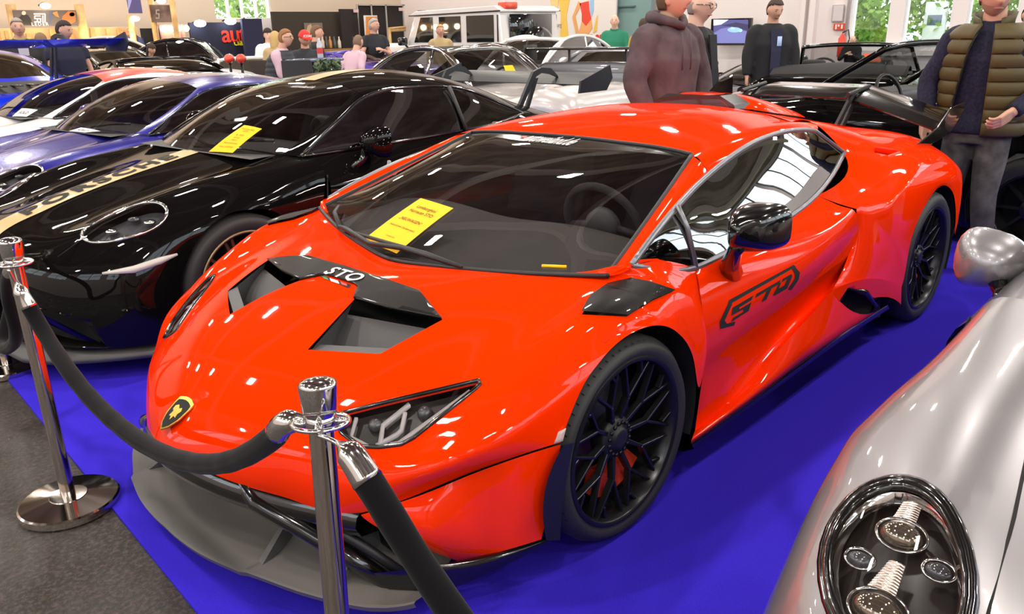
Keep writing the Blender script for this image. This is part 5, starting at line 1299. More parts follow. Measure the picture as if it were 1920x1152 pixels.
def hand_bm(b, wrist, d, palm_n, curl=.5, thumb=1, s=1.0, spread=.02):
    """hand from the wrist along d; palm faces palm_n; five separate bent fingers"""
    d = Vector(d).normalized(); n = Vector(palm_n); n = (n-d*n.dot(d)).normalized(); u = d.cross(n)*thumb; w = Vector(wrist)
    Pm = lambda a, q, c: np.array(w+d*a*s+u*q*s+n*c*s)
    for k, q in enumerate((-.028, -.010, .010, .028)): tube(b, [Pm(-.02, q*.6, 0), Pm(.03, q*.9, 0), Pm(.085, q, .002)], [.016*s, .017*s, .013*s], 8)
    for k, (q, L) in enumerate(((-.031, .062), (-.010, .078), (.011, .084), (.031, .075))):
        pts = [Pm(.08, q, .002)]; a = .10+.12*k*.2; x, z = .085, .002
        for j, fr in enumerate((.45, .32, .25)):
            a += curl*(.55+.35*j); x += L*fr*math.cos(a); z += L*fr*math.sin(a); pts.append(Pm(x, q*(1+spread*j), z))
        tube(b, pts, [.0095*s, .009*s, .0082*s, .0065*s], 8)
    tube(b, [Pm(.015, .030, .004), Pm(.045, .050, .018), Pm(.072, .054, .034+.02*curl), Pm(.094, .046, .046+.03*curl)], [.015*s, .012*s, .010*s, .0075*s], 8)
def person(loc, rz, label, H=1.78, top=None, legs=None, hair=None, hairc=(.06,.035,.02), skin=None, arms=None, shoes=None, style='shirt', look=0.0, nod=0.0, bend=0.0, hi=False, legp=None, wide=1.0, collar=None, glasses=False, cap=None, inner=None, lift_=0.0, beard=None, hands=(.45,.45)):
    s = H/1.78; r = empty('person', (loc[0], loc[1], loc[2] if len(loc) > 2 else 0), rz, label, 'person'); skin = skin or M_SKIN; vox = .007 if hi else .014
    r['group'] = ''; del r['group']
    sh = .195*wide
    lean = lambda p: A(p[0]+(p[2]-.95)*math.tan(bend) if p[2] > .95 else p[0], p[1], p[2])
    J = dict(pel=A(0,0,.95), ch=lean(A(0,0,1.32)), nk=lean(A(0,0,1.49)))
    ar = arms or [[(.02,.26,1.17),(.06,.27,.93)], [(.02,-.26,1.17),(.06,-.27,.93)]]
    lg = legp or [[(.0,.10,.50),(-.02,.115,.09)], [(.0,-.10,.50),(-.02,-.115,.09)]]
    hc = lean(A(.035,0,1.638)); HM = Matrix.Translation(hc) @ Matrix.Rotation(look, 4, 'Z') @ Matrix.Rotation(nod, 4, 'Y')
    # body: one continuous surface
    b = bmesh.new(); hb = head_bm(40 if hi else 28); bmesh.ops.transform(hb, matrix=HM, verts=hb.verts)
    join(b, hb)
    for q in (1, -1):
        eb = bmesh.new(); bmesh.ops.create_uvsphere(eb, u_segments=12, v_segments=8, radius=1); bmesh.ops.transform(eb, matrix=HM @ Matrix.Translation((-.008,.076*q,-.005)) @ Matrix.Rotation(-.3*q, 4, 'Z') @ Matrix.Diagonal((.020,.012,.034,1)), verts=eb.verts); join(b, eb)
    limb(b, [J['ch'], lean(A(-.005,0,1.46)), lean(A(.01,0,1.58))], [.10,.066,.058], 16)
    loft(b, [(J['pel']-A(0,0,.06), .10, .145), (J['pel']+A(0,0,.1), .095, .135), (lean(A(0,0,1.2)), .10, .15), (lean(A(0,0,1.38)), .10, .17), (lean(A(0,0,1.46)), .06, .09)], 18)
    for i, q in enumerate((1, -1)):
        e, w = [A(*p) for p in ar[i]]; S_ = lean(A(0, sh*q*.86, 1.40))
        limb(b, [S_, (S_+e)/2, e, (e+w)/2, w], [.05,.046,.038,.036,.027], 10)
        d = w-e; d = d/np.linalg.norm(d); pn = A(.15, -q, -.1) if len(ar[i]) < 3 else None
        hand_bm(b, w, d, pn, hands[i], thumb=q if True else 1)
        k, an = [A(*p) for p in lg[i]]; limb(b, [A(0,.09*q,.92), (A(0,.09*q,.92)+k)/2, k, (k+an)/2+A(-.02,0,0), an], [.085,.075,.052,.050,.036], 10)
    me = remesh(b, vox*.8 if hi else vox, 2 if hi else 1); body = link('body', me, skin, r)
    # eyes, mouth, hair
    for q in (1, -1):
        b = bmesh.new(); bmesh.ops.create_uvsphere(b, u_segments=10, v_segments=8, radius=.0095); bmesh.ops.transform(b, matrix=HM @ Matrix.Translation((.0775,.031*q,.012)), verts=b.verts); from_bm('eye', b, mat('eye_dark', (.03,.02,.02), .2), body)
        b = bmesh.new(); tube(b, [HM @ Vector((.088,.016*q,.030)), HM @ Vector((.090,.032*q,.034)), HM @ Vector((.080,.048*q,.029))], [.0025,.0035,.002], 6); from_bm('eyebrow', b, mat('brow_'+str(hairc), tuple(c*1.2 for c in hairc), .8), body)
    b = bmesh.new(); tube(b, [HM @ Vector((.082,.024,-.055)), HM @ Vector((.093,0,-.053)), HM @ Vector((.082,-.024,-.055))], [.003,.0055,.003], 6); from_bm('mouth', b, mat('lips', (.42,.16,.13), .5), body)
    if hair:
        hb = head_bm(28)
        lim = {'short': lambda p: p.z > .050+.42*max(0, p.x) or (p.x < -.015 and p.z > -.055), 'bald': lambda p: False, 'rim': lambda p: p.x < -.02 and -.06 < p.z < .03, 'long': lambda p: p.z > .05 or p.x < .01}[hair]
        bmesh.ops.delete(hb, geom=[f for f in hb.faces if not lim(f.calc_center_median())], context='FACES')
        hb.normal_update()
        for v in hb.verts: v.co += v.normal*(.012 if hair == 'short' else .005 if hair == 'rim' else .02)
        if hair == 'long':
            for v in hb.verts:
                if v.co.z < -.03: v.co.z -= .10; v.co.x -= .02
        if hb.faces:
            thick(hb, .01); bmesh.ops.transform(hb, matrix=HM, verts=hb.verts); from_bm('hair', hb, mat('hair_'+str(hairc), hairc, .75), body)
        else: hb.free()
    if beard:
        hb = head_bm(28); bmesh.ops.delete(hb, geom=[f for f in hb.faces if not (f.calc_center_median().z < -.045 and f.calc_center_median().x > -.01)], context='FACES'); hb.normal_update()
        for v in hb.verts: v.co += v.normal*.003
        bmesh.ops.transform(hb, matrix=HM, verts=hb.verts); from_bm('stubble', hb, mat('stubble', beard, .8), body)
    if cap:
        cb = head_bm(28); bmesh.ops.delete(cb, geom=[f for f in cb.faces if not f.calc_center_median().z > .032], context='FACES'); cb.normal_update()
        for v in cb.verts: v.co += v.normal*.02
        thick(cb, .006); bmesh.ops.transform(cb, matrix=HM, verts=cb.verts); co = from_bm('cap', cb, cap, r)
        pk = bmesh.new(); prism(pk, [(.09,-.08),(.14,-.07),(.175,-.03),(.18,0),(.175,.03),(.14,.07),(.09,.08)], .036, .044, 'z'); bmesh.ops.transform(pk, matrix=HM, verts=pk.verts); from_bm('cap_peak', pk, cap, co)
    if glasses:
        b = bmesh.new()
        for q in (1, -1):
            tube(b, [HM @ Vector((.098, .034*q+.024*math.cos(t), .008+.019*math.sin(t))) for t in np.linspace(0, 2*PI, 15)[:-1]], .0028, 6, closed=True); tube(b, [HM @ Vector((.098,.058*q,.014)), HM @ Vector((.03,.078*q,.014)), HM @ Vector((-.02,.082*q,.01))], .0028, 6)
        tube(b, [HM @ Vector((.098,-.012,.012)), HM @ Vector((.098,.012,.012))], .0028, 6); from_bm('glasses', b, M_BLACKG, r)
    # upper garment
    loose = {'shirt': .012, 'tee': .012, 'hoodie': .035, 'jacket': .028, 'vest': .012}[style]; l = loose; hem = {'hoodie': .80, 'jacket': .78}.get(style, .86)
    b = bmesh.new()
    secs = [(A(0,0,hem), .118+l, .165*wide+l), (A(0,0,hem+.04), .122+l, .17*wide+l), (A(0,0,.98), .115+l, .162*wide+l), (lean(A(.005,0,1.12)), .115+l, .160*wide+l), (lean(A(.01,0,1.28)), .122+l, .178*wide+l), (lean(A(0,0,1.40)), .105+l*.7, .170*wide+l), (lean(A(0,0,1.455)), .08+l*.4, .125*wide+l*.5), (lean(A(-.005,0,1.50)), .062+l*.3, .072+l*.4)]
    loft(b, secs, 28)
    for i, q in enumerate((1, -1)):
        e, w = [A(*p) for p in ar[i]]; S_ = lean(A(0, sh*q*.86, 1.405))
        if style == 'tee': limb(b, [S_-A(0,.04*q,0), S_, S_*.45+e*.55], [.075,.072,.068], 14)
        else: limb(b, [S_-A(0,.04*q,0), S_, (S_+e)/2, e, (e+w)/2, w-(w-e)*.06], [.07+l*.6,.066+l*.8,.058+l*.8,.052+l*.7,.048+l*.6,.040+l*.35], 14)
    g = link({'hoodie': 'hoodie', 'jacket': 'jacket', 'vest': 'sweater', 'tee': 't_shirt'}.get(style, 'shirt'), remesh(b, vox*1.2, 4 if hi else 2), top, r)
    if style == 'hoodie':
        b = bmesh.new(); tube(b, [lean(A(.085,.045,1.50)), lean(A(.02,.105,1.52)), lean(A(-.075,.075,1.535)), lean(A(-.10,0,1.535)), lean(A(-.075,-.075,1.535)), lean(A(.02,-.105,1.52)), lean(A(.085,-.045,1.50)), lean(A(.12,0,1.475))], [.028,.035,.042,.045,.042,.035,.028,.022], 10, closed=True); from_bm('hood', b, top, g)
        b = bmesh.new(); prism(b, [(-.15,.86),(.15,.86),(.10,1.04),(-.10,1.04)], .142, .160, 'x'); bevel_all(b, .006, 1); from_bm('front_pocket', b, top, g)
        for q in (1, -1): b = bmesh.new(); tube(b, [lean(A(.145,.035*q,1.44)), lean(A(.165,.04*q,1.33)), lean(A(.165,.038*q,1.22))], .004, 6); from_bm('drawstring', b, top, g)
    if style in ('jacket',):
        b = bmesh.new(); prism(b, [(-.05,hem+.02),(.05,hem+.02),(.055,1.2),(.065,1.44),(-.065,1.44),(-.055,1.2)], .0, .012, 'x')
        for v in b.verts: v.co.x += .118+l+(v.co.z-.95)*math.tan(bend)*(v.co.z > .95)-.030*max(0, (v.co.z-1.3)/.15)+.016
        from_bm('inner_shirt', b, inner or M_INK, g, smooth=False)
    if collar:
        b = bmesh.new(); tube(b, [lean(A(.075*math.cos(t)-.005, .072*math.sin(t), 1.50+.015*math.cos(t+PI))) for t in np.linspace(0, 2*PI, 17)[:-1]], .018, 8, closed=True); from_bm('collar', b, collar, g)
    # trousers, shoes
    b = bmesh.new(); loft(b, [(A(0,0,.80), .112, .155*wide), (A(0,0,.90), .122, .168*wide), (A(0,0,.98), .116, .158*wide), (A(0,0,1.02), .11, .15*wide)], 22)
    for i, q in enumerate((1, -1)):
        k, an = [A(*p) for p in lg[i]]; limb(b, [A(0,.088*q,.90), (A(0,.09*q,.90)+k)/2, k, (k+an)/2, an+A(0,0,-.01)], [.098,.092,.073,.066,.060], 14)
    link('trousers', remesh(b, vox*1.2, 3 if hi else 2), legs, r)
    for i, q in enumerate((1, -1)):
        an = A(*lg[i][1]); b = bmesh.new(); loft(b, [(A(an[0]+.055,an[1],.0), .145, .050), (A(an[0]+.055,an[1],.03), .148, .052), (A(an[0]+.05,an[1],.055), .135, .046), (A(an[0]+.02,an[1],.085), .085, .044), (A(an[0]-.01,an[1],.115), .055, .042)], 20, e=.8)
        so_ = from_bm('shoe', b, shoes or M_BLACKM, r)
        b = bmesh.new(); loft(b, [(A(an[0]+.055,an[1],-.004), .150, .054), (A(an[0]+.055,an[1],.022), .151, .055)], 20, e=.8); from_bm('sole', b, mat('sole_white', (.55,.5,.45), .7) if shoes else M_BLACKM, so_)
    r.scale = (s, s, s)
    return r, g, HM
def face_to(loc, px=None, yaw=None): return yaw
M_OLIVE = mat('olive_quilt', (.085,.062,.018), .55); M_NAVY = noise_mix(mat('navy_knit', (.012,.012,.035), .9), (.010,.010,.028), (.020,.019,.045), 60, 3, .4, .6, .3)
M_HOOD = noise_mix(mat('plum_sweat', (.10,.065,.07), .95), (.075,.048,.053), (.115,.078,.082), 9, 5, .35, .65, .25)
toward = lambda l: math.atan2(CAM[1]-l[1], CAM[0]-l[0])
# man in the quilted vest
vl = (-3.78, .80); vy = toward(vl)
vm, vg, VH = person(vl, vy-.22, 'man in an olive quilted vest, dark blue sweater, grey jeans and yellow trainers', H=1.80, top=M_NAVY, legs=M_JEANS, hair='short', hairc=(.10,.06,.03), style='vest', look=.55, nod=.25, bend=.10, hi=True, wide=1.08, beard=(.42,.25,.17),
    arms=[[(-.02,.34,1.17),(.22,.20,1.0)], [(.06,-.30,1.16),(.15,-.27,.92)]], legp=[[(.05,.10,.50),(-.02,.13,.09)], [(.0,-.11,.50),(.06,-.12,.09)]], shoes=mat('yellow_trainer', (.75,.36,.02), .6), hands=(.75,.5))
lean = lambda p: A(p[0]+(p[2]-.95)*math.tan(.10) if p[2] > .95 else p[0], p[1], p[2])
rows = []
zs = np.linspace(.865, 1.47, 64)
base = lambda z: (np.interp(z, [.85,1.0,1.2,1.34,1.42,1.48], [.150,.150,.155,.155,.135,.092]), np.interp(z, [.85,1.0,1.2,1.34,1.42,1.48], [.218,.215,.216,.222,.20,.125]))
for z in zs:
    a, w = base(z); puff = .018*abs(math.sin(PI*(z-.865)/.076))**.6
    row = []
    for t in np.linspace(np.interp(z, [.86,1.45], [.16,.16]), 2*PI-np.interp(z, [.86,1.45], [.66,.16]), 50):
        t2 = t; c, s_ = math.cos(t2), math.sin(t2)
        row.append(lean(A((a+puff)*np.sign(c)*abs(c)**.85, (w+puff)*np.sign(s_)*abs(s_)**.85, z)))
    rows.append(row)
b = grid_bm(np.array(rows))
for q in (1, -1):
    h = cut(b, [(.115*math.cos(t)-.0+.045, 1.345+.115*math.sin(t)) for t in np.linspace(0, 2*PI, 21)[:-1]], 'y', keep=lambda f: f.calc_center_median().y*q > .10); h.free()
thick(b, .018); bmesh.ops.recalc_face_normals(b, faces=b.faces[:]); qv = from_bm('quilted_vest', b, M_OLIVE, vm)
b = bmesh.new(); cr = np.array([[lean(A((.080+.012*k)*math.cos(t)-.005, (.085+.016*k)*math.sin(t), 1.475+.075*k-.045*max(0, math.cos(t)))) for t in np.linspace(.55, 2*PI-.45, 30)] for k in (0,.5,1)]); grid_bm(cr, bm=b); thick(b, .014); from_bm('vest_collar', b, M_OLIVE, qv)
for sd_ in (0, 1):
    b = bmesh.new(); tt_ = lambda z: .16 if sd_ == 0 else 2*PI-np.interp(z, [.86,1.45], [.66,.16]); tube(b, [lean(A((base(z)[0]+.014)*abs(math.cos(tt_(z)))**.85, (base(z)[1]+.014)*np.sign(math.sin(tt_(z)))*abs(math.sin(tt_(z)))**.85, z)) for z in zs[::4]], .006, 6); from_bm('zip', b, M_BLACKM, qv)
# man in the hoodie
hl_ = PX(1250, 120, d=5.25); hp = (hl_[0], hl_[1])
person(hp, toward(hp)+.85, 'big man in a plum hoodie standing just behind the orange roof', H=1.83, top=M_HOOD, legs=mat('blue_jeans', (.05,.07,.16), .9), hair='short', hairc=(.12,.07,.04), style='hoodie', look=.35, hi=True, wide=1.12, arms=[[(.02,.31,1.17),(.10,.29,.90)], [(.02,-.31,1.17),(.12,-.27,.90)]])
bl = PX(1303, 60, d=6.0); bp = (bl[0], bl[1])
person(bp, toward(bp)+1.15, 'bald man in profile with dark glasses, behind the shoulder of the man in the hoodie', H=1.80, top=M_INK, legs=M_JEANS, hair='rim', hairc=(.3,.25,.22), skin=M_SKIN2, style='jacket', glasses=True, nod=.1, inner=M_INK)
jl = PX(1446, 80, d=9.2); jp = (jl[0], jl[1])
person(jp, toward(jp)+.35, 'man in a black jacket with a blue badge looking down beside the wall screen', H=1.82, top=mat('black_jacket', (.012,.011,.013), .8), legs=mat('blue_jeans', (.05,.07,.16), .9), hair='short', hairc=(.06,.035,.025), style='jacket', look=.2, nod=.35, wide=1.12, inner=mat('navy_shirt', (.02,.02,.05), .8))
_jr = bpy.data.objects['person.003']; b = bbox((.172,.03,1.31), (.006,.05,.10), 0, .003, 1); from_bm('badge', b, mat('pale_blue_badge', (.45,.60,.85), .5), _jr)
wl_ = (-15.2, -4.62); person(wl_, toward(wl_)-.2, 'man in black with raised hands sitting below the left tall window', H=1.30, top=mat('black_jacket', (.012,.011,.013), .8), legs=M_INK, hair='rim', hairc=(.25,.2,.18), skin=M_SKIN2, style='shirt', arms=[[(.20,.26,1.14),(.28,.06,1.26)], [(.20,-.26,1.14),(.28,-.08,1.28)]], look=.4, legp=[[(.0,.10,.50),(-.02,.115,.09)], [(.0,-.10,.50),(-.02,-.115,.09)]])
gl_ = PX(1152, 80, d=15.0); gp = (gl_[0], gl_[1])
person(gp, toward(gp)-.1, 'bald man in a green shirt in front of the teal door', H=1.77, top=mat('green_shirt', (.02,.20,.11), .8), legs=M_INK, hair='bald', skin=M_SKIN2, style='shirt', arms=[[(.04,.25,1.17),(.20,.24,.97)], [(.02,-.26,1.17),(.06,-.27,.93)]], collar=mat('green_shirt', (.02,.20,.11), .8))
def simple_person(px, py, d, turn, label, **k):
    q = PX(px, py, d=d); l = (q[0], q[1], k.pop('dz', 0)); return person(l, toward(l)+turn, label, **k)
simple_person(1205, 60, 14.0, 2.8, 'person in mustard yellow mostly hidden by the man in the hoodie', H=1.68, top=mat('mustard', (.45,.30,.04), .8), legs=M_INK, hair='short', hairc=(.05,.03,.02))
simple_person(512, 90, 10.4, 1.15, 'seated man in a grey quilted vest and pink shirt sleeves at the high table', H=1.60, top=mat('pink_shirt', (.60,.40,.47), .8), legs=M_INK, hair='short', hairc=(.28,.13,.05), glasses=True, bend=.25, arms=[[(.18,.27,1.12),(.40,.16,1.02)], [(.22,-.27,1.12),(.44,-.12,1.04)]], style='shirt', wide=1.15)
VG = [o for o in bpy.data.objects if o.name.startswith('person')][-1]
b = bmesh.new(); rr = []
for z in np.linspace(.86, 1.47, 40):
    pf = .012*abs(math.sin(PI*(z-.86)/.075))**.6; a, w = np.interp(z, [.86,1.2,1.36,1.46], [.175,.180,.175,.12])+pf, np.interp(z, [.86,1.2,1.36,1.46], [.25,.25,.245,.16])+pf
    rr.append([A((z-.95)*math.tan(.25)*(z > .95)+a*math.cos(t), w*math.sin(t), z) for t in np.linspace(0, 2*PI, 33)])
from_bm('quilted_vest', grid_bm(np.array(rr)), mat('grey_quilt', (.04,.04,.05), .7), VG)
_, _, hm = simple_person(572, 90, 11.0, .15, 'man in a bright red cap with white letters at the high table', H=1.58, top=mat('charcoal_tee', (.03,.03,.035), .8), legs=M_INK, hair='short', hairc=(.08,.05,.03), cap=mat('red_cap', (.72,.03,.02), .7), look=.25, nod=.3, style='tee', beard=(.25,.17,.13), arms=[[(.20,.24,1.10),(.36,.06,1.05)], [(.20,-.24,1.10),(.36,-.06,1.05)]])
CP = [o for o in bpy.data.objects if o.name.startswith('cap') and not o.name.startswith('cap_')][-1]
me = text_mesh('ICON', size=.052, extrude=.002, bold=.002); me.transform(hm @ Matrix.Translation((.108,0,.072)) @ Matrix(((0,0,1,0),(1,0,0,0),(0,1,0,0),(0,0,0,1)))); link('cap_lettering', me, M_WHITE, CP)
simple_person(503, 80, 14.2, .3, 'dark-haired woman in white and black beside the navy booth panel', H=1.64, top=M_WHITE, legs=M_INK, hair='long', hairc=(.02,.012,.01), skin=M_SKIN2)
simple_person(516, 88, 13.2, 2.6, 'fair-haired woman seen from behind, left of the man in the grey vest', H=1.58, top=mat('beige_knit', (.45,.33,.16), .8), legs=M_INK, hair='long', hairc=(.50,.33,.13))
simple_person(592, 80, 12.6, 1.5, 'person in black with brown hair behind the red cap', H=1.66, top=M_INK, legs=M_INK, hair='short', hairc=(.16,.08,.04))
simple_person(703, 95, 14.6, .5, 'grey-haired man in a black polo shirt holding a hand to his chest', H=1.78, top=mat('black_polo', (.018,.018,.022), .8), legs=M_INK, hair='short', hairc=(.36,.34,.32), style='tee', arms=[[(.08,.27,1.14),(.22,.02,1.22)], [(.06,-.28,1.15),(.24,-.10,1.05)]], look=.5)
simple_person(826, 80, 15.6, .2, 'fair-haired person behind the hood of the white off-roader', H=1.66, top=mat('beige_knit', (.45,.33,.16), .8), legs=M_INK, hair='short', hairc=(.55,.30,.12))
simple_person(655, 110, 12.4, 2.4, 'person in a pink shirt bending over the bar counter', H=1.50, top=mat('pink_shirt', (.60,.40,.47), .8), legs=M_INK, hair='short', hairc=(.20,.12,.08), bend=.35)
simple_person(43, 100, 11.2, .1, 'grey-haired man in a dark suit with a sand scarf behind the blue wing', H=1.82, top=mat('dark_suit', (.03,.028,.03), .8), legs=M_INK, hair='short', hairc=(.30,.27,.25), style='jacket', inner=mat('shirt_blue', (.45,.42,.5), .8), collar=mat('sand_scarf', (.42,.30,.16), .9))
simple_person(128, 110, 10.4, .5, 'dark-haired man in a navy T-shirt behind the blue wing', H=1.76, top=mat('navy_tee', (.018,.018,.04), .85), legs=M_INK, hair='short', hairc=(.03,.02,.015), style='tee', wide=1.12, nod=.25, look=.5)
simple_person(274, 110, 14.4, .6, 'dark-haired woman bending forward beyond the rally saloon', H=1.42, top=M_INK, legs=M_INK, hair='long', hairc=(.04,.02,.015), bend=.3, nod=.3)
simple_person(82, 105, 12.0, 2.9, 'person with brown hair seen from behind, left of the navy T-shirt', H=1.62, top=mat('taupe_coat', (.16,.11,.07), .9), legs=M_INK, hair='long', hairc=(.22,.13,.07))
simple_person(1921, 70, 9.5, .4, 'person in dark clothes at the right picture edge by the windows', H=1.70, top=M_INK, legs=M_INK, hair='short', hairc=(.03,.02,.02), style='jacket')
# ---------------------------------------------------------------- stanchions, ropes, sheets
def stanchion(top, base, label):
    r = empty('rope_stanchion', (base[0], base[1], 0), 0, label, 'stanchion', )
    t, b0 = Vector(top), Vector((base[0], base[1], 0)); ax = (t-b0).normalized(); hgt = (t-b0).length
    M = Matrix.Translation(b0) @ ax.to_track_quat('Z', 'Y').to_matrix().to_4x4()
    b = bmesh.new(); lathe(b, [(.155,.0),(.158,.004),(.158,.026),(.152,.031),(.06,.042),(.058,.045),(.03,.046),(.001,.046)], 56, Matrix.Translation(b0)); from_bm('base', b, M_STEEL, r, True); sharp_smooth(bpy.data.objects[-1] if False else [o for o in r.children][-1], 30)
    b = bmesh.new(); lathe(b, [(.0225,.04),(.0225,hgt-.085)], 32, M, cap=False); from_bm('pole', b, M_STEEL, r, True)
    b = bmesh.new(); lathe(b, [(.0225,hgt-.09),(.027,hgt-.082),(.029,hgt-.072),(.026,hgt-.066),(.0305,hgt-.060),(.0345,hgt-.012),(.0345,hgt-.008),(.030,hgt-.002),(.018,hgt+.003),(.001,hgt+.005)], 40, M); o = from_bm('cap', b, M_CHROME, r, True); sharp_smooth(o, 50)
    b = bmesh.new()
    tube(b, [M @ Vector((.049*math.cos(t_), .049*math.sin(t_), hgt-.078)) for t_ in np.linspace(0, 2*PI, 41)[:-1]], .0045, 8, closed=True)
    for k in range(4):
        a = k*PI/2; tube(b, [M @ Vector((.026*math.cos(a), .026*math.sin(a), hgt-.078)), M @ Vector((.047*math.cos(a), .047*math.sin(a), hgt-.078))], [.010,.005], 8)
    o = from_bm('hook_ring', b, M_CHROME, r, True)
    return M, hgt
midM, midH = stanchion(PX(595, 712, z=.95), (1.20, 1.18), 'polished rope stanchion standing in front of the orange car, its foot below the picture')
ltM, ltH = stanchion((1.143, -.575, .94), (1.148, -.554), 'polished rope stanchion with its round foot in full view on the asphalt')
farM, farH = stanchion((.93, -2.06, .95), (.93, -2.06), 'rope stanchion cut by the left picture edge beside the black coupe')
M_VELVET = mat('black_velvet', (.006,.005,.006), .95, spec=.1); MATS['black_velvet'].node_tree.nodes['Principled BSDF'].inputs['Sheen Weight'].default_value = .08
def rope(pts, r, label, n=48, ends=(True, True)):
    P_ = hermite(np.array(pts, float), 10); e = empty('barrier_rope', tuple(P_[0]), 0, label, 'rope')
    seg = np.linalg.norm(np.diff(P_, axis=0), axis=1); L_ = np.concatenate([[0], np.cumsum(seg)]); T_ = L_[-1]
    S_ = np.arange(0, T_, .008); Q = np.stack([np.interp(S_, L_, P_[:, i]) for i in range(3)], 1)
    f0, f1 = .125 if ends[0] else 0, .125 if ends[1] else 0
    m = (S_ > f0) & (S_ < T_-f1); Qm = Q[m]; Sm = S_[m]
    rs = [r*(1+.030*math.sin(s*47+2*math.sin(s*9))*math.sin(s*13+1)) for s in Sm]
    b = bmesh.new(); tube(b, list(Qm), rs, 20); from_bm('velvet', b, M_VELVET, e, True)
    for on, sl in ((ends[0], Q[S_ <= f0+.012]), (ends[1], Q[S_ >= T_-f1-.012][::-1])):
        if not on: continue
        k = len(sl); b = bmesh.new(); rr = []
        for i in range(k):
            s = i/(k-1)*.137
            rr.append(.0045 if s < .055 else np.interp(s, [.055,.066,.080,.137], [.006,.014,r*.95,r*1.06]))
        tube(b, list(sl), rr, 20); from_bm('rope_end', b, M_CHROME, e, True)
    return e
p0 = ltM @ Vector((.02,.045,ltH-.085)); p1 = midM @ Vector((-.02,-.045,midH-.085))
rope([p0, PX(60,585,x=1.14), PX(132,700,x=1.14), PX(245,815,x=1.14), PX(335,862,x=1.14), PX(430,866,x=1.14), PX(515,818,x=1.14), PX(545,790,x=1.14), p1], .0235, 'black velvet rope hanging across the nose of the orange car')
p2 = midM @ Vector((.0,.048,midH-.085))
rope([p2, PX(655,850,x=1.14), PX(690,902,x=1.135), PX(770,1030,x=1.12), PX(850,1150,x=1.11), A(1.09,1.55,.53), A(1.07,1.75,.44), A(1.06,2.0,.40)], .0255, 'black velvet rope dropping from the nearest stanchion to the bottom edge', ends=(True, False))
p3 = ltM @ Vector((-.01,-.047,ltH-.085))
rope([p3, PX(16,560,x=1.12), PX(30,620,x=1.11), PX(22,648,x=1.10), PX(5,640,x=1.08), A(1.02,-1.35,.50), A(.95,-1.8,.75), A(.91,-2.05,.86)], .0225, 'black velvet rope at the left picture edge', ends=(True, True))
def sheet(name, label, q, lines, m, n, cat='notice', ink=None, tree=None):
    """paper with four corners q (top-left, top-right, bottom-right, bottom-left), lines = (text, v, height)"""
    q = [A(*p) for p in q]; n = A(*n)
    flat_ = lambda u, v: (q[0]*(1-u)+q[1]*u)*(1-v)+(q[3]*(1-u)+q[2]*u)*v
    at = (lambda u, v, o=0.0: flat_(u, v)+n*o) if tree is None else (lambda u, v, o=0.0: np.array(tree.find_nearest(Vector(flat_(u, v)))[0])+n*(o+.006))
    r = empty(name, tuple(at(.5, 1)), 0, label, cat)
    b = grid_bm(np.array([[at(u, v) for u in np.linspace(0, 1, 5)] for v in np.linspace(0, 1, 8)])); thick(b, .0012); from_bm('paper', b, m, r, True, smooth=False)
    wd = np.linalg.norm(q[1]-q[0]); ht = np.linalg.norm(q[3]-q[0])
    for s, v, h in lines:
        me = text_mesh(s, size=1, extrude=0, bold=.004); xs = [w.co.x for w in me.vertices]; ww = max(xs)-min(xs)
        sc = h*ht; k = min(1, .9*wd/(ww*sc))
        for w in me.vertices: w.co = at(.5+w.co.x*sc*k/wd, v-w.co.y*h, .0022)
        link('sheet_lettering', me, ink or M_INK, r, True)
    return r
def ws_pts(tree, pts, off): return [np.array(on_tree(tree, *p, off)[0]) for p in pts]
q = ws_pts(WSTREE, [(790,374),(851,393),(745,478),(682,453)], .006); nn = np.cross(q[1]-q[0], q[3]-q[0]); nn = -nn/np.linalg.norm(nn); nn = nn if nn@(CAM-q[0]) > 0 else -nn
sheet('paper_sheet', 'yellow lettered sheet under the wiper of the orange car', q, [('Lamborghini', .17, .085), ('Hurracan STO', .27, .085), ('„NEUWAGEN“', .45, .075), ('Auskunft beim Standpersonal', .60, .045), ('autoweiland.de', .80, .03)], M_YELLOW, nn, tree=WSTREE)
def tree_of(root, key='ws'):
    b = CB['o'][key].copy(); M = Matrix.Translation(root.location) @ Matrix.Rotation(root.rotation_euler.z, 4, 'Z') @ Matrix.Scale(root.scale.x, 4)
    mirror_y(b); bmesh.ops.transform(b, matrix=M, verts=b.verts); t = BVHTree.FromBMesh(b); b.free(); return t, M
T3, M3 = tree_of(gt3)
def on_glass(tree, pts, name, label, lines, m, **k):
    q = ws_pts(tree, pts, .008); n_ = np.cross(q[1]-q[0], q[3]-q[0]); n_ /= np.linalg.norm(n_); n_ = n_ if n_@(CAM-q[0]) > 0 else -n_
    return sheet(name, label, q, lines, m, n_, tree=tree, **k)
on_glass(T3, [(459,236),(492,243),(437,291),(392,291)], 'paper_sheet', 'yellow lettered sheet under the wiper of the black striped coupe', [('Porsche 992', .14, .075), ('GT3', .22, .075), ('Bj. 2022', .38, .065), ('20 km', .48, .065), ('„NEU“', .57, .06), ('Tageszulassung', .68, .06), ('Preis: 239.900', .82, .06)], M_YELLOW, ink=mat('brown_ink', (.25,.08,.01), .8))
TB, MB = tree_of(blue_c)
on_glass(TB, [(153,240),(190,247),(160,271),(122,266)], 'paper_sheet', 'white sheet with large black letters behind the screen of the dark blue coupe', [('SOLD', .55, .5)], mat('white_paper', (.8,.78,.76), .7))
TW, MW = tree_of(white_c)
on_glass(TW, [(42,204),(72,207),(52,231),(22,228)], 'paper_sheet', 'white sheet with dark letters behind the screen of the white coupe', [('SOLD', .55, .45)], mat('white_paper', (.8,.78,.76), .7))
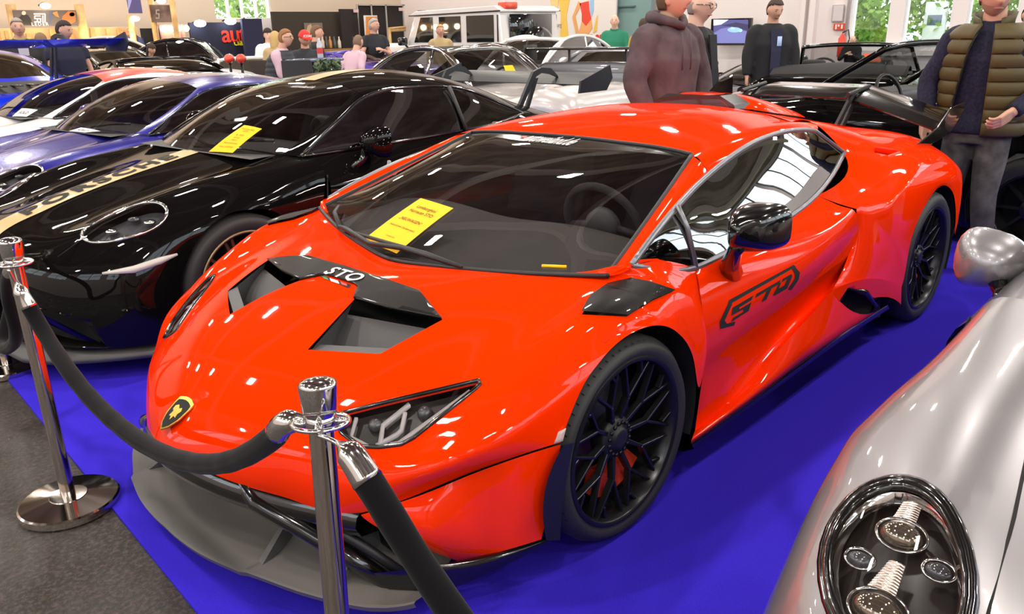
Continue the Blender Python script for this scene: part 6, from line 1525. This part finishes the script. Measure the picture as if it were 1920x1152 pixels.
qt = [PX(944,123,d=8.75), PX(961,122,d=8.7), PX(973,145,d=8.6), PX(953,146,d=8.65)]; n_ = np.cross(qt[1]-qt[0], qt[3]-qt[0]); n_ /= np.linalg.norm(n_); n_ = n_ if n_@(CAM-qt[0]) > 0 else -n_
sheet('paper_sheet', 'small yellow sheet in the windscreen of the silver-white open classic', qt, [], M_YELLOW, n_)
qo_ = [PX(1618,100,d=8.3), PX(1647,101,d=8.3), PX(1653,116,d=8.25), PX(1626,116,d=8.25)]
sheet('paper_sheet', 'orange-red sheet in the windscreen of the black roadster', qo_, [], mat('orange_paper', (.55,.07,.01), .7), FWD*-1)
# lettering on the black coupe: hood stripe and screen
def local_text(root, s, c, ex, ey, size, m, name, **k):
    me = text_mesh(s, size=size, **k); ex = Vector(ex).normalized(); ey = Vector(ey); ey = (ey-ex*ey.dot(ex)).normalized(); ez = ex.cross(ey)
    for v in me.vertices: v.co = Vector(c)+ex*v.co.x+ey*v.co.y+ez*v.co.z
    return me
fbm = CB['o']['front'].copy(); mirror_y(fbm); FT = BVHTree.FromBMesh(fbm); fbm.free()
me = text_mesh('PORSCHE', size=.15, extrude=0, spacing=1.25, bold=.006); mx_ = max(v.co.x for v in me.vertices)
bmt = bmesh.new(); bmt.from_mesh(me); bmesh.ops.triangulate(bmt, faces=bmt.faces[:])
bmesh.ops.subdivide_edges(bmt, edges=[e for e in bmt.edges if e.calc_length() > .05], cuts=2)
for v in bmt.verts:
    x = .33-v.co.x*.42/mx_; y = -v.co.y*1.05; h = FT.ray_cast(Vector((x, y, 2)), Vector((0,0,-1))); v.co = h[0]+Vector((0,0,.0065)) if h[0] else Vector((x, y, .8))
from_bm('hood_lettering', bmt, M_INK, gt3, smooth=False)
a_ = on_tree(T3, 548, 163, .004)[0]; c_ = on_tree(T3, 590, 165, .004)[0]; u_ = on_tree(T3, 572, 160, .004)[0]
me = text_mesh('autoweiland.de', size=1, extrude=0, bold=.015, shear=.2); xs = [v.co.x for v in me.vertices]; w_x = max(xs)-min(xs); exv = (c_-a_); upv = (u_-(a_+c_)/2); upv -= exv.normalized()*upv.dot(exv.normalized())
Mi = M3.inverted()
for v in me.vertices: v.co = Mi @ ((a_+c_)/2+exv*(v.co.x/w_x)+upv.normalized()*(v.co.y*exv.length/w_x*1.6))
link('screen_lettering', me, M_WHITE, gt3)
# ---------------------------------------------------------------- booths and wall furniture
def onx(px, py, at=X0+.03): return PX(px, py, x=at)
def ony(px, py, at=Y0+.03): return PX(px, py, y=at)
def panel(name, px0, py0, px1, py1, axis, at, t, m, label=None, cat=None, group=None, parent=None, bev=.004, kind=None, z0=None):
    a, b_ = (onx, 1) if axis == 'x' else (ony, 0)
    p, q = a(px0, (py0+py1)/2, at), a(px1, (py0+py1)/2, at); zt = a((px0+px1)/2, py0, at)[2]; zb = a((px0+px1)/2, py1, at)[2] if z0 is None else z0
    u0, u1 = sorted((p[b_], q[b_])); c = (at, (u0+u1)/2, (zt+zb)/2) if axis == 'x' else ((u0+u1)/2, at, (zt+zb)/2)
    s = (t, u1-u0, zt-zb) if axis == 'x' else (u1-u0, t, zt-zb)
    o = from_bm(name, bbox(c, s, 0, min(bev, t*.3), 1), m, parent, True, smooth=False)
    if label: tag(o, label, cat, group)
    if kind: o['kind'] = kind
    return o
M_WOOD = noise_mix(mat('pale_wood', (.55,.33,.13), .6), (.42,.24,.09), (.62,.40,.17), 5, 6, .3, .7); M_PANEL = mat('dark_panel', (.022,.017,.015), .8); M_NAVYP = mat('navy_panel', (.010,.010,.025), .8)
M_ALU = mat('aluminium', (.5,.48,.46), .35, .8)
def flat(name, pts, axis, at, t, m, parent):
    """flat printed shape from photo outline on a wall plane"""
    a = onx if axis == 'x' else ony; b = bmesh.new(); P_ = [a(x, y, at) for x, y in pts]
    prism(b, [(p[1], p[2]) if axis == 'x' else (p[0], p[2]) for p in P_], at, at+t, axis); return from_bm(name, b, m, parent, True, smooth=False)
def ell(cx, cy, rx, ry, n=14): return [(cx+rx*math.cos(t), cy+ry*math.sin(t)) for t in np.linspace(0, 2*PI, n+1)[:-1]]
YB = -18.3
# leather stall: two posts with a banner, planks, coats
sg = empty('stall_sign', tuple(ony(85, 60, YB)*A(1,1,0)), 0, 'wide picture banner between two timber posts with white logo', 'sign')
for x in (19, 147): b = bmesh.new(); p = ony(x, 8, YB); e = ony(x+8, 80, YB); tube(b, [A(p[0],YB,0), A(p[0],YB,p[2])], .10, 10); from_bm('sign_post', b, M_WOOD, sg, True)
panel('banner', 26, 19, 145, 49, 'y', YB+.14, .03, mat('banner_grey', (.09,.075,.075), .8), parent=sg)
for pts, c in (([(34,47),(36,34),(41,28),(52,28),(58,36),(61,47)], (.012,.011,.013)), (ell(44.5,24.5,4,4), (.55,.40,.33)), ([(92,22),(97,22),(97,38),(95,46),(91,46),(93,38)], (.05,.07,.14)), ([(98,24),(107,21),(111,33),(104,30)], (.40,.16,.05)), ([(115,47),(117,30),(128,20),(141,22),(142,40),(130,47)], (.32,.11,.035)), (ell(135,27,5,4), (.55,.27,.13))):
    flat('banner_picture', pts, 'y', YB+.157, .004, mat('pic%.3f' % c[0], c, .7), sg)
for x0, y0, x1, y1 in ((63,25,85,27.2),(64,29,76,31),(64,31,66,35),(64,34,77,36),(75,36,77,41),(64,40,77,42),(69,36,71,40),(79,29,81,42),(83,27,85.5,42)):
    flat('logo_bar', [(x0,y0),(x1,y0),(x1,y1),(x0,y1)], 'y', YB+.157, .006, M_WHITE, sg)
place_text('logo_lettering', 'LEDER', ony(75,45.5,YB+.163), (1,0,0) if False else (-1,0,0), (0,0,1), M_WHITE, sg, size=.10, extrude=.002, spacing=1.3)
def spot(px, py, axis, at, label, r=.085, e=25, col=(1,.9,.75)):
    a = onx if axis == 'x' else ony; p = a(px, py, at); o = empty('spot_lamp', tuple(p), 0, label, 'lamp')
    b = bmesh.new(); bmesh.ops.create_uvsphere(b, u_segments=14, v_segments=8, radius=r); bmesh.ops.transform(b, matrix=Matrix.Translation(p) @ Matrix.Diagonal((1.3,.6,.7,1)), verts=b.verts); from_bm('bulb', b, mat('lamp_glow%s' % str(col), (1,1,1), .5, emit=col, es=e), o, True)
    b = bmesh.new(); tube(b, [A(*p)+A(0,-.02,.03), A(*p)+A(0,-.14,.06), A(*p)+A(0,-.42,.02)], .02, 6); from_bm('lamp_arm', b, M_BLACKM, o, True)
for px, py, l in ((85,11,'white spot lamp above the middle of the leather banner'), (253,35,'white spot lamp left of the brown hanging banner'), (302,2,'white spot lamp above the brown hanging banner')): spot(px, py, 'y', YB+.3, l)
def warm(px, py, e=18, d=YB+.4):
    l = bpy.data.lights.new('stall_lamp', 'POINT'); l.energy = e; l.color = (1,.72,.40); l.shadow_soft_size = .08; o = bpy.data.objects.new('stall_lamp', l); COL.objects.link(o); o.location = ony(px, py, d)
for px in (12, 60, 100, 140, 185, 215, 240): warm(px, 62, 16)
panel('backdrop', -40, 52, 262, 120, 'y', YB-.5, .06, mat('cream_board', (.75,.52,.28), .8), 'cream stall wall behind timber planks and hanging coats', 'stall wall', z0=0.0)
for k, (x0, y0, x1) in enumerate(((-6,56,4), (12,58,19), (52,63,60), (70,62,78), (96,54,112), (114,55,121), (124,56,140), (152,55,158), (172,52,181), (202,54,209), (222,52,230))):
    panel('timber_plank', x0, y0, x1, 100, 'y', YB-.3, .05, M_WOOD, 'upright rough timber plank against the cream stall wall', 'plank', 'timber planks of the leather stall', z0=0)
def coat(px, py, d, m, label, s=1.0, trim=None):
    p = PX(px, py, d=d); o = empty('hanging_coat', (p[0], p[1], p[2]-1.0*s), 0, label, 'coat'); b = bmesh.new()
    loft(b, [(A(p[0],p[1],p[2]-.95*s), .10*s, .24*s), (A(p[0],p[1],p[2]-.5*s), .10*s, .22*s), (A(p[0],p[1],p[2]-.12*s), .09*s, .23*s), (A(p[0],p[1],p[2]), .06*s, .10*s)], 16)
    bmesh.ops.rotate(b, cent=Vector(p), matrix=Matrix.Rotation(math.radians(40), 3, 'Z'), verts=b.verts)
    for q_ in (1, -1): tube(b, [p+A(.14*q_,-.14*q_,-.1)*s, p+A(.2*q_,-.2*q_,-.5)*s, p+A(.2*q_,-.2*q_,-.85)*s], .06*s, 8)
    link('coat_body', remesh(b, .03, 1), m, o, True)
    b = bmesh.new(); tube(b, [p+A(0,0,-.02), p+A(0,0,.06), p+A(.03,0,.10)], .006, 6); from_bm('hanger_hook', b, M_STEEL, o, True)
    if trim: b = bmesh.new(); tube(b, [p+A(.12,-.02,.0), p+A(-.02,.12,-.02)], .05, 8); from_bm('coat_collar', b, trim, o, True)
coat(243, 62, 19.0, mat('denim', (.035,.05,.13), .9), 'blue denim jacket hanging at the end of the coat rail', 1.15, mat('red_check', (.45,.10,.06), .9)); coat(231, 66, 19.0, M_INK, 'black jacket hanging left of the denim jacket', 1.1)
coat(72, 62, 19.0, mat('brown_leather', (.07,.035,.02), .5), 'dark leather jacket hanging under the banner', .9); coat(196, 74, 19.0, mat('rust_leather', (.16,.05,.025), .5), 'rust brown jacket on the coat rail, left of the dark one', .8); coat(207, 77, 19.0, M_PANEL, 'dark jacket on the coat rail between the rust and black ones', .8)
coat(8, 76, 19.0, mat('red_leather', (.35,.03,.03), .5), 'red jacket at the left picture edge', .9)
hb = panel('hanging_banner', 237, -30, 263, 25, 'y', YB+.6, .02, mat('violet_print', (.12,.10,.26), .6), 'violet printed banner hanging from above', 'banner'); flat('banner_print', [(239,-8),(247,0),(243,14),(240,22),(240,5)], 'y', YB+.612, .004, mat('pale_violet', (.45,.42,.75), .6), hb)
for x, y0, l in ((243,28,'timber pole below the violet banner'), (279,-20,'timber pole left of the brown hanging banner'), (319,-20,'timber pole right of the brown hanging banner')):
    p = ony(x, y0, YB+.2); b = bmesh.new(); tube(b, [A(p[0],YB+.2,0), A(p[0],YB+.2,p[2])], .07, 10); tag(from_bm('timber_pole', b, M_WOOD), l, 'pole')
b2 = panel('picture_banner', 282, 9, 320, 42, 'y', YB+.35, .02, noise_mix(mat('brown_print', (.2,.1,.06), .7), (.13,.07,.05), (.26,.17,.13), 3, 4), 'brown hanging banner with a pale logo', 'banner')
for x0, y0, x1, y1 in ((292,18,299,20),(292,20,294,26),(292,25,299,27),(297,27,299,34),(292,33,299,35)): flat('logo_bar', [(x0,y0),(x1,y0),(x1,y1),(x0,y1)], 'y', YB+.362, .004, mat('pale_print', (.5,.42,.38), .7), b2)
panel('dark_screen', 267, 53, 302, 110, 'y', YB+.1, .05, M_INK, 'black screen between the coats and the lit display case', 'screen', z0=.3)
dc = panel('display_case', 300, 46, 347, 88, 'y', YB-.2, .06, mat('case_back', (.35,.20,.14), .7), 'display case with bright bulbs and coloured goods', 'display case', z0=.4)
for k, (x, y) in enumerate(((307,54),(320,54),(334,53),(349,53))):
    p = ony(x, y, YB+.0); b = bmesh.new(); bmesh.ops.create_uvsphere(b, u_segments=12, v_segments=8, radius=.075); bmesh.ops.translate(b, vec=Vector(p), verts=b.verts); from_bm('bulb', b, mat('bulb_glow', (1,1,1), .5, emit=(1,.93,.82), es=22), dc, True)
for x0, x1, c in ((303,309,(.5,.08,.10)), (312,318,(.7,.6,.55)), (322,327,(.2,.12,.08)), (333,342,(.75,.42,.02)), (327,332,(.6,.5,.5))): panel('goods', x0, 72, x1, 86, 'y', YB-.1, .06, mat('goods%.2f%.2f' % c[:2], c, .6), parent=dc)
for x in (302, 341): panel('case_post', x-1.5, 46, x+1.5, 100, 'y', YB-.05, .05, mat('case_pink', (.45,.16,.15), .5), parent=dc, z0=.3)
# dark booth with the red and yellow lettering
bo = panel('booth_wall', 358, 42, 460, 112, 'y', YB-.2, .08, M_NAVYP, 'near-black booth wall with red and yellow lettering', 'booth wall', z0=0)
pa = ony(440, 63, YB-.14); place_text('red_lettering', 'auto', A(ony(419,60,YB)[0],YB-.15,pa[2]-.02), (-1,0,0), (0,0,1), mat('red_letter', (.75,.04,.02), .5), bo, size=.62, extrude=.01, bold=.006, spacing=.9, align='LEFT')
pa = ony(452, 78, YB-.14); place_text('yellow_lettering', 'classic', A(ony(443,78,YB)[0],YB-.15,pa[2]-.02), (-1,0,0), (0,0,1), mat('yellow_letter', (.80,.70,.02), .5), bo, size=.24, extrude=.01, bold=.003, align='LEFT')
panel('booth_side', 456, 35, 493, 112, 'y', YB+.25, .10, mat('navy_side', (.022,.024,.06), .8), 'navy booth end panel covering the end of the red lettering', 'booth panel', z0=0)
for px, py, l in ((375,44,'white spot lamp on the dark booth wall'), (432,40,'white lamp washing the red lettering from above')): spot(px, py, 'y', YB+.1, l, .12, 40, (.85,.92,1))
panel('white_pier', 480, 34, 516, 120, 'y', Y0+.14, .2, M_WALLR, 'white wall pier under the end of the barred window', 'pier', z0=0)
# dark partitions and framed panels
pt = panel('partition', 513, 22, 642, 118, 'y', Y0+1.0, .08, mat('brown_partition', (.045,.033,.024), .85), 'dark brown partition wall behind the bar', 'partition', z0=0)
panel('partition', 640, 17, 672, 118, 'y', Y0+1.25, .08, M_PANEL, 'narrow near-black partition beside the framed panels', 'partition', z0=0)
fp = panel('framed_panel', 673, 9, 758, 112, 'y', Y0+1.0, .06, M_PANEL, 'black wall panels in slim grey metal frames', 'wall panel', z0=0)
for x in (673, 699, 726, 758): panel('metal_frame', x-1.2, 8, x+1.2, 112, 'y', Y0+1.06, .05, M_ALU, parent=fp, z0=0)
panel('metal_frame', 672, 8, 759, 11, 'y', Y0+1.06, .05, M_ALU, parent=fp)
po = panel('orange_poster', 684, 29, 709, 92, 'y', Y0+1.5, .03, M_WHITE, 'white-edged orange poster behind the grey-haired man', 'poster', z0=0.0); flat('poster_print', [(686,31),(707,31),(707,90),(686,90)], 'y', Y0+1.517, .004, mat('orange_print', (.75,.28,.06), .7), po); flat('poster_figure', [(692,36),(697,33),(701,40),(698,52),(693,50)], 'y', Y0+1.523, .004, mat('print_dark', (.25,.09,.03), .7), po)
pc = panel('wall_picture', 572, 43, 606, 90, 'y', Y0+1.08, .03, mat('taupe_board', (.20,.15,.12), .8), 'taupe board with a small portrait on the brown partition', 'picture'); flat('portrait', [(574,60),(577,48),(583,45),(586,55),(583,64)], 'y', Y0+1.097, .004, mat('portrait_tone', (.55,.38,.22), .7), pc)
for x, y, l in ((668,21,'small white sign at the top left of the framed panels'), (753,18,'small white sign at the top right of the framed panels')): panel('wall_sign', x-5, y-3.5, x+4, y+2.5, 'y', Y0+1.35, .03, mat('pinkish_sign', (.70,.50,.48), .6), l, 'sign')
wf = empty('easel', tuple(ony(745, 80, Y0+1.7)*A(1,1,0)), 0, 'pale timber frame leaning by the framed panels', 'frame')
for a_, c_ in (((729,54),(760,51)), ((729,58),(760,56)), ((730,54),(733,90))): b = bmesh.new(); tube(b, [ony(*a_, Y0+1.7), ony(*c_, Y0+1.7)*(A(1,1,0) if c_[1] == 90 else A(1,1,1))], .045, 6); from_bm('frame_bar', b, M_WOOD, wf, True)
# bar counter with bottles, high table
ct = panel('bar_counter', 600, 91, 694, 99, 'y', Y0+2.2, .5, mat('brass_counter', (.45,.25,.08), .3, .6), 'brass bar counter with bottles on it', 'counter', z0=.0)
for k, (x, c) in enumerate(((610,(.6,.5,.4)), (617,(.05,.04,.03)), (624,(.5,.2,.05)), (632,(.03,.05,.03)), (641,(.65,.55,.45)), (668,(.06,.05,.04)), (683,(.55,.35,.1)))):
    p = ony(x, 91, Y0+2.3); b = bmesh.new(); lathe(b, [(.045,0),(.048,.02),(.048,.18),(.018,.25),(.018,.31),(.001,.312)], 14, Matrix.Translation((p[0], Y0+2.2, p[2]+.01))); o = from_bm('bar_bottle', b, mat('bottle%.2f%.2f' % c[:2], c, .2, 0, .6)); tag(o, 'small bottle standing on the brass bar counter', 'bottle', 'bottles on the bar counter')
tp_ = PX(590, 110, d=10.2); ht = empty('high_table', (tp_[0], tp_[1], 0), 0, 'round high table with metal leg in front of the red cap', 'table')
b = bmesh.new(); lathe(b, [(.001,tp_[2]-.03),(.36,tp_[2]-.03),(.37,tp_[2]-.015),(.36,tp_[2]),(.001,tp_[2])], 32, Matrix.Translation((tp_[0],tp_[1],0))); from_bm('table_top', b, mat('table_blue', (.10,.12,.20), .2, .2), ht, True)
b = bmesh.new(); lathe(b, [(.04,.02),(.04,tp_[2]-.03)], 16, Matrix.Translation((tp_[0],tp_[1],0))); from_bm('table_leg', b, M_STEEL, ht, True)
b = bmesh.new(); lathe(b, [(.25,0),(.25,.02),(.05,.03)], 24, Matrix.Translation((tp_[0],tp_[1],0))); from_bm('table_foot', b, M_STEEL, ht, True)
bp_ = PX(601, 108, d=10.1); bt = empty('water_bottle', (bp_[0], bp_[1], tp_[2]), 0, 'clear plastic water bottle with red label on the high table', 'bottle')
b = bmesh.new(); lathe(b, [(.034,0),(.038,.02),(.036,.12),(.037,.17),(.016,.22),(.014,.245),(.001,.246)], 16, Matrix.Translation((bp_[0],bp_[1],tp_[2]+.002))); from_bm('bottle_body', b, mat('clear_plastic', (.5,.52,.58), .1, 0, .8), bt, True)
b = bmesh.new(); lathe(b, [(.0385,.06),(.0385,.13)], 16, Matrix.Translation((bp_[0],bp_[1],tp_[2]+.002)), cap=False); from_bm('bottle_label', b, mat('label_red', (.6,.05,.05), .5), bt, True)
# low screens round the race cars
def free_panel(name, px0, py0, px1, py1, d0, d1, m, label, cat, t=.03, zb=0.0):
    p, q = PX(px0, py0, d=d0), PX(px1, py1, d=d1); ex = q-p; ln = math.hypot(ex[0], ex[1]); M = Matrix.Translation(((p[0]+q[0])/2, (p[1]+q[1])/2, ((p[2]+q[2])/2+zb)/2)) @ Matrix.Rotation(math.atan2(ex[1], ex[0]), 4, 'Z')
    b = bmesh.new(); box(b, (0,0,0), (ln, t, (p[2]+q[2])/2-zb), 0, M); bevel_all(b, .006, 1); return tag(from_bm(name, b, m, smooth=False), label, cat)
free_panel('dark_board', 527, 113, 582, 113, 8.6, 8.6, mat('board_charcoal', (.025,.023,.024), .7), 'blank charcoal board standing in front of the striped race car', 'board')
free_panel('low_screen', 418, 113, 526, 113, 11.6, 11.4, mat('screen_brown', (.06,.045,.035), .7), 'low brown screen behind the striped race car', 'screen')
for k, (x, l) in enumerate(((430,'red drum left of its twin behind the rally saloon'), (452,'red drum right of its twin behind the rally saloon'))):
    p = PX(x, 110, d=11.2); o = empty('red_drum', tuple(p), 0, l, 'drum'); b = bmesh.new(); M = Matrix.Translation(p) @ Matrix.Rotation(math.radians(50), 4, 'Z') @ Matrix.Rotation(PI/2, 4, 'Y'); lathe(b, [(.001,-.09),(.05,-.085),(.062,-.05),(.062,.05),(.05,.085),(.001,.09)], 18, M); from_bm('drum_shell', b, M_RED if False else P_RED, o, True)
    b = bmesh.new(); lathe(b, [(.065,-.012),(.065,.012)], 18, M, cap=False); from_bm('drum_band', b, M_STEEL, o, True)
    st_ = bmesh.new(); tube(st_, [A(p[0],p[1],0), A(p[0],p[1],p[2]-.05)], .02, 8); from_bm('drum_stand', st_, M_BLACKM, o, True)
fo = empty('leafy_hedge', tuple(PX(612,135,d=9.6)*A(1,1,0)), 0, 'low leafy green camouflage netting beside the high table', 'netting'); 
b = bmesh.new()
for k in range(1500):
    p = PX(590+random.random()*48, 120, d=9.3+random.random()*.4); p[2] *= random.random()**.6*1.03; a = random.random()*6; v = [b.verts.new(p+A(math.cos(a+t), math.sin(a+t)*.7, math.sin(a*2+t))*.035) for t in (0, 2.1, 4.2)]; b.faces.new(v)
o = from_bm('leaves', b, noise_mix(mat('netting_green', (.05,.09,.04), .8), (.02,.04,.015), (.14,.19,.10), 9, 3), fo, True, smooth=False); o['kind'] = 'stuff'
# ---- right-hand back wall
ps = panel('poster_wall', 1029, -60, 1156, 120, 'x', X0+.5, .06, mat('poster_white', (.80,.74,.70), .7), 'white advertising wall with a figure in a red swimsuit', 'poster wall', z0=.0)
XP = X0+.535
for pts, c in (([(1046,-10),(1070,-10),(1062,30),(1066,72),(1050,72),(1052,30)], (.85,.55,.10)), ([(1030,-10),(1048,-10),(1046,14),(1034,17)], (.85,.62,.25)), ([(1106,-10),(1113,-10),(1113,20),(1109,32),(1106,20)], (.35,.55,.80)), ([(1085,2),(1090,8),(1079,30),(1085,60),(1080,64),(1073,32)], (.80,.38,.14)), ([(1087,6),(1104,2),(1105,20),(1109,36),(1099,49),(1091,40),(1091,26)], (.80,.07,.04)), ([(1091,40),(1099,49),(1109,36),(1111,52),(1104,62),(1098,76),(1082,76),(1086,58)], (.85,.40,.15)), ([(1102,64),(1110,64),(1107,82),(1104,80)], (.85,.40,.15)), ([(1112,62),(1118,34),(1121,28),(1119,58)], (.85,.52,.08))):
    flat('poster_figure', pts, 'x', XP, .006, mat('print%.2f%.2f' % c[:2], c, .7), ps)
pa = onx(1131, 69, XP+.01); place_text('red_lettering', 'auto', pa, (0,1,0), (0,0,1), MATS['red_letter'], ps, size=.30, extrude=.003, bold=.01, shear=.2)
pa = onx(1042, 47, XP+.01); place_text('grey_lettering', 'enberg', pa, (0,1,0), (0,0,1), mat('grey_letter', (.35,.33,.33), .6), ps, size=.15, extrude=.003)
for y in (80, 85, 90): panel('small_print', 1124, y-1, 1136, y+1, 'x', XP, .006, mat('grey_letter', (.35,.33,.33), .6), parent=ps)
dr = panel('door_1', 1153, -70, 1222, 120, 'x', X0+.30, .08, mat('teal_door', (.19,.31,.30), .6), kind='structure', z0=0)
panel('door_closer', 1160, 10.5, 1191, 13.5, 'x', X0+.37, .05, mat('teal_dark', (.10,.16,.17), .5), parent=dr)
b = bmesh.new(); tube(b, [onx(1189,68,X0+.37), onx(1190,80,X0+.42), onx(1188,82,X0+.40)], .02, 8); from_bm('door_handle', b, M_STEEL, dr, True)
tv = panel('wall_screen', 1334, 34.5, 1409, 85, 'x', X0+.35, .08, M_BLACKG, 'wall-mounted flat screen showing a blue car on a road', 'screen')
sc_ = flat('screen_picture', [(1338,37),(1403,37),(1403,81),(1338,81)], 'x', X0+.395, .003, mat('screen_violet', (.05,.05,.14), .4, emit=(.11,.11,.30), es=1.0), tv)
for pts, c, e in (([(1338,37),(1366,37),(1352,46),(1338,48)], (.8,.85,1), 1.1), ([(1338,62),(1352,54),(1372,50),(1403,60),(1403,81),(1338,81)], (.16,.17,.42), .9), ([(1340,62),(1349,57),(1350,58),(1341,65)], (.7,.75,1), .9), ([(1352,48),(1380,42),(1403,46),(1403,58),(1372,50)], (.04,.035,.09), 1), (ell(1377,56,13,5), (.25,.45,.95), 1), (ell(1374,53,4,2), (.8,.9,1), 1.1), (ell(1388,57,4,3), (.45,.65,1), 1)):
    flat('screen_picture', pts, 'x', X0+.399+.001*len(pts)/6, .003, mat('glow%.2f%.2f' % (c[0], c[1]), c, .5, emit=c, es=e), tv)
ns = panel('notice_frame', 1560, 9, 1582, 41, 'x', X0+.04, .03, mat('notice_grey', (.45,.40,.40), .6), 'framed grey notice on the wall left of the tall windows', 'notice'); panel('notice_paper', 1562, 11, 1580, 39, 'x', X0+.058, .008, mat('notice_pale', (.62,.56,.56), .7), parent=ns)
es = panel('safety_sign', 1563, 44, 1587, 56.5, 'x', X0+.04, .03, mat('sign_red', (.65,.07,.03), .5), 'red and white safety sign under the framed notice', 'sign')
for x0, y0, x1, y1 in ((1566,46,1569,55),(1571,46,1574,50),(1577,46,1580,54)): panel('sign_symbol', x0, y0, x1, y1, 'x', X0+.058, .006, M_WHITE, parent=es)
p = onx(1578, 84, X0+.2); fx = empty('fire_extinguisher', (p[0], p[1], p[2]-.3), 0, 'red fire extinguisher with black hose on the wall by the windows', 'extinguisher')
b = bmesh.new(); lathe(b, [(.07,-.25),(.08,-.22),(.08,.12),(.03,.2),(.03,.23),(.001,.23)], 18, Matrix.Translation(p)); from_bm('cylinder', b, P_RED, fx, True)
b = bmesh.new(); tube(b, [A(*p)+A(.02,0,.24), A(*p)+A(.02,.12,.30), A(*p)+A(.02,.16,.12), A(*p)+A(.02,.10,-.1)], .014, 6); from_bm('hose', b, M_BLACKM, fx, True)
p = onx(1588, 40, X0+.05); b = bmesh.new(); tube(b, [A(X0+.05,p[1],0), A(X0+.05,p[1],4.0)], .03, 8); tag(from_bm('wall_pipe', b, mat('pipe_grey', (.35,.30,.30), .5)), 'thin grey pipe running up the wall beside the windows', 'pipe')
for k, (x0, x1) in enumerate(((1504,1512), (1520,1531))):
    TN += 1; panel('trim_%d' % TN, x0, -70, x1, 130, 'x', X0+.08, .2, M_WALLR, kind='structure', z0=0)
TN += 1; b = bmesh.new(); box(b, (X0+.08,-2.4,.93), (.28,5.6,.10)); box(b, (X0+.05,-2.4,.5), (.10,5.4,.75)); struct('trim_%d' % TN, b, M_FRAME)
p = PX(1511, 105, d=10.5); b_ = (p[0], p[1])
stanchion((p[0], p[1], p[2]), b_, 'distant polished post between the man in the black jacket and the roadster')
# outside the windows
b = bmesh.new(); box(b, (-31, -2, -.06), (28, 46, .1)); o = from_bm('lawn', b, noise_mix(mat('lawn_green', (.12,.22,.05), .9), (.09,.18,.04), (.2,.3,.09), 3, 4), smooth=False); o['kind'] = 'structure'
b = bmesh.new(); box(b, (-9, -29.5, -.06), (20, 18, .1)); o = from_bm('yard', b, mat('yard_grey', (.35,.35,.33), .9), smooth=False); o['kind'] = 'structure'
M_LEAF = noise_mix(mat('leaf_green', (.18,.38,.05), .7), (.10,.24,.03), (.42,.62,.14), 2.2, 5, .35, .65)
def tree(x, y, h, r, label, seed=0):
    rnd = random.Random(seed); o = empty('tree', (x, y, 0), 0, label, 'tree')
    b = bmesh.new(); tube(b, [A(x,y,-.05), A(x+.1,y,h*.3), A(x-.1,y+.1,h*.7)], [.16,.12,.06], 8); from_bm('trunk', b, mat('bark', (.10,.07,.05), .9), o, True)
    b = bmesh.new()
    for k in range(5200):
        u = rnd.random()*2*PI; c = rnd.uniform(-1, 1); rr = r*(.55+.45*rnd.random()**.5)*(1+.25*math.sin(3*u+c*4)); s = math.sqrt(1-c*c); p = A(x+rr*s*math.cos(u), y+rr*s*math.sin(u), h*.62+rr*c*1.15)
        d1 = A(rnd.gauss(0,1), rnd.gauss(0,1), rnd.gauss(0,1)); d1 *= .10/np.linalg.norm(d1); d2 = np.cross(d1, A(rnd.gauss(0,1), rnd.gauss(0,1), .3)); d2 *= .065/max(1e-3, np.linalg.norm(d2))
        b.faces.new([b.verts.new(p+d1), b.verts.new(p+d2), b.verts.new(p-d1), b.verts.new(p-d2)])
    f = from_bm('foliage', b, M_LEAF, o, True, smooth=False)
for k, (x, y, h, r, l) in enumerate(((-22.5,-7.5,4.6,2.1,'bright green tree seen through the leftmost tall window'), (-23.5,-4.0,5.2,2.3,'bright green tree seen through the middle tall window'), (-22.0,-.6,4.8,2.1,'green tree behind the head of the man in the quilted vest'), (-24.5,3.0,5.0,2.3,'green tree outside beyond the right picture edge'), (-26.5,-10.5,4.8,2.4,'green tree partly hidden by the wall left of the tall windows'), (-13.2,-25.5,6.6,2.5,'tree seen through the barred window high on the left'))): tree(x, y, h, r, l, k)
p = PX(1748, 76, d=21); b = bbox((p[0], p[1], 1.25), (.12,.55,1.5), 0, .03, 2); pyl = from_bm('sign_pylon', b, mat('pylon_white', (.8,.82,.85), .5)); tag(pyl, 'white sign pylon on the lawn outside the middle window', 'sign'); b = bbox((p[0]+.065, p[1], 1.55), (.01,.35,.25), 0, .002, 1); from_bm('pylon_print', b, mat('pylon_blue', (.15,.2,.3), .5), pyl, True)
gcar('parked_car', loc_at(1650, 62, 27), math.radians(95), 'silver-blue car parked outside the leftmost tall window', mat('outside_blue', (.25,.33,.42), .3, .4, 1), L=4.2, roofz=1.45)
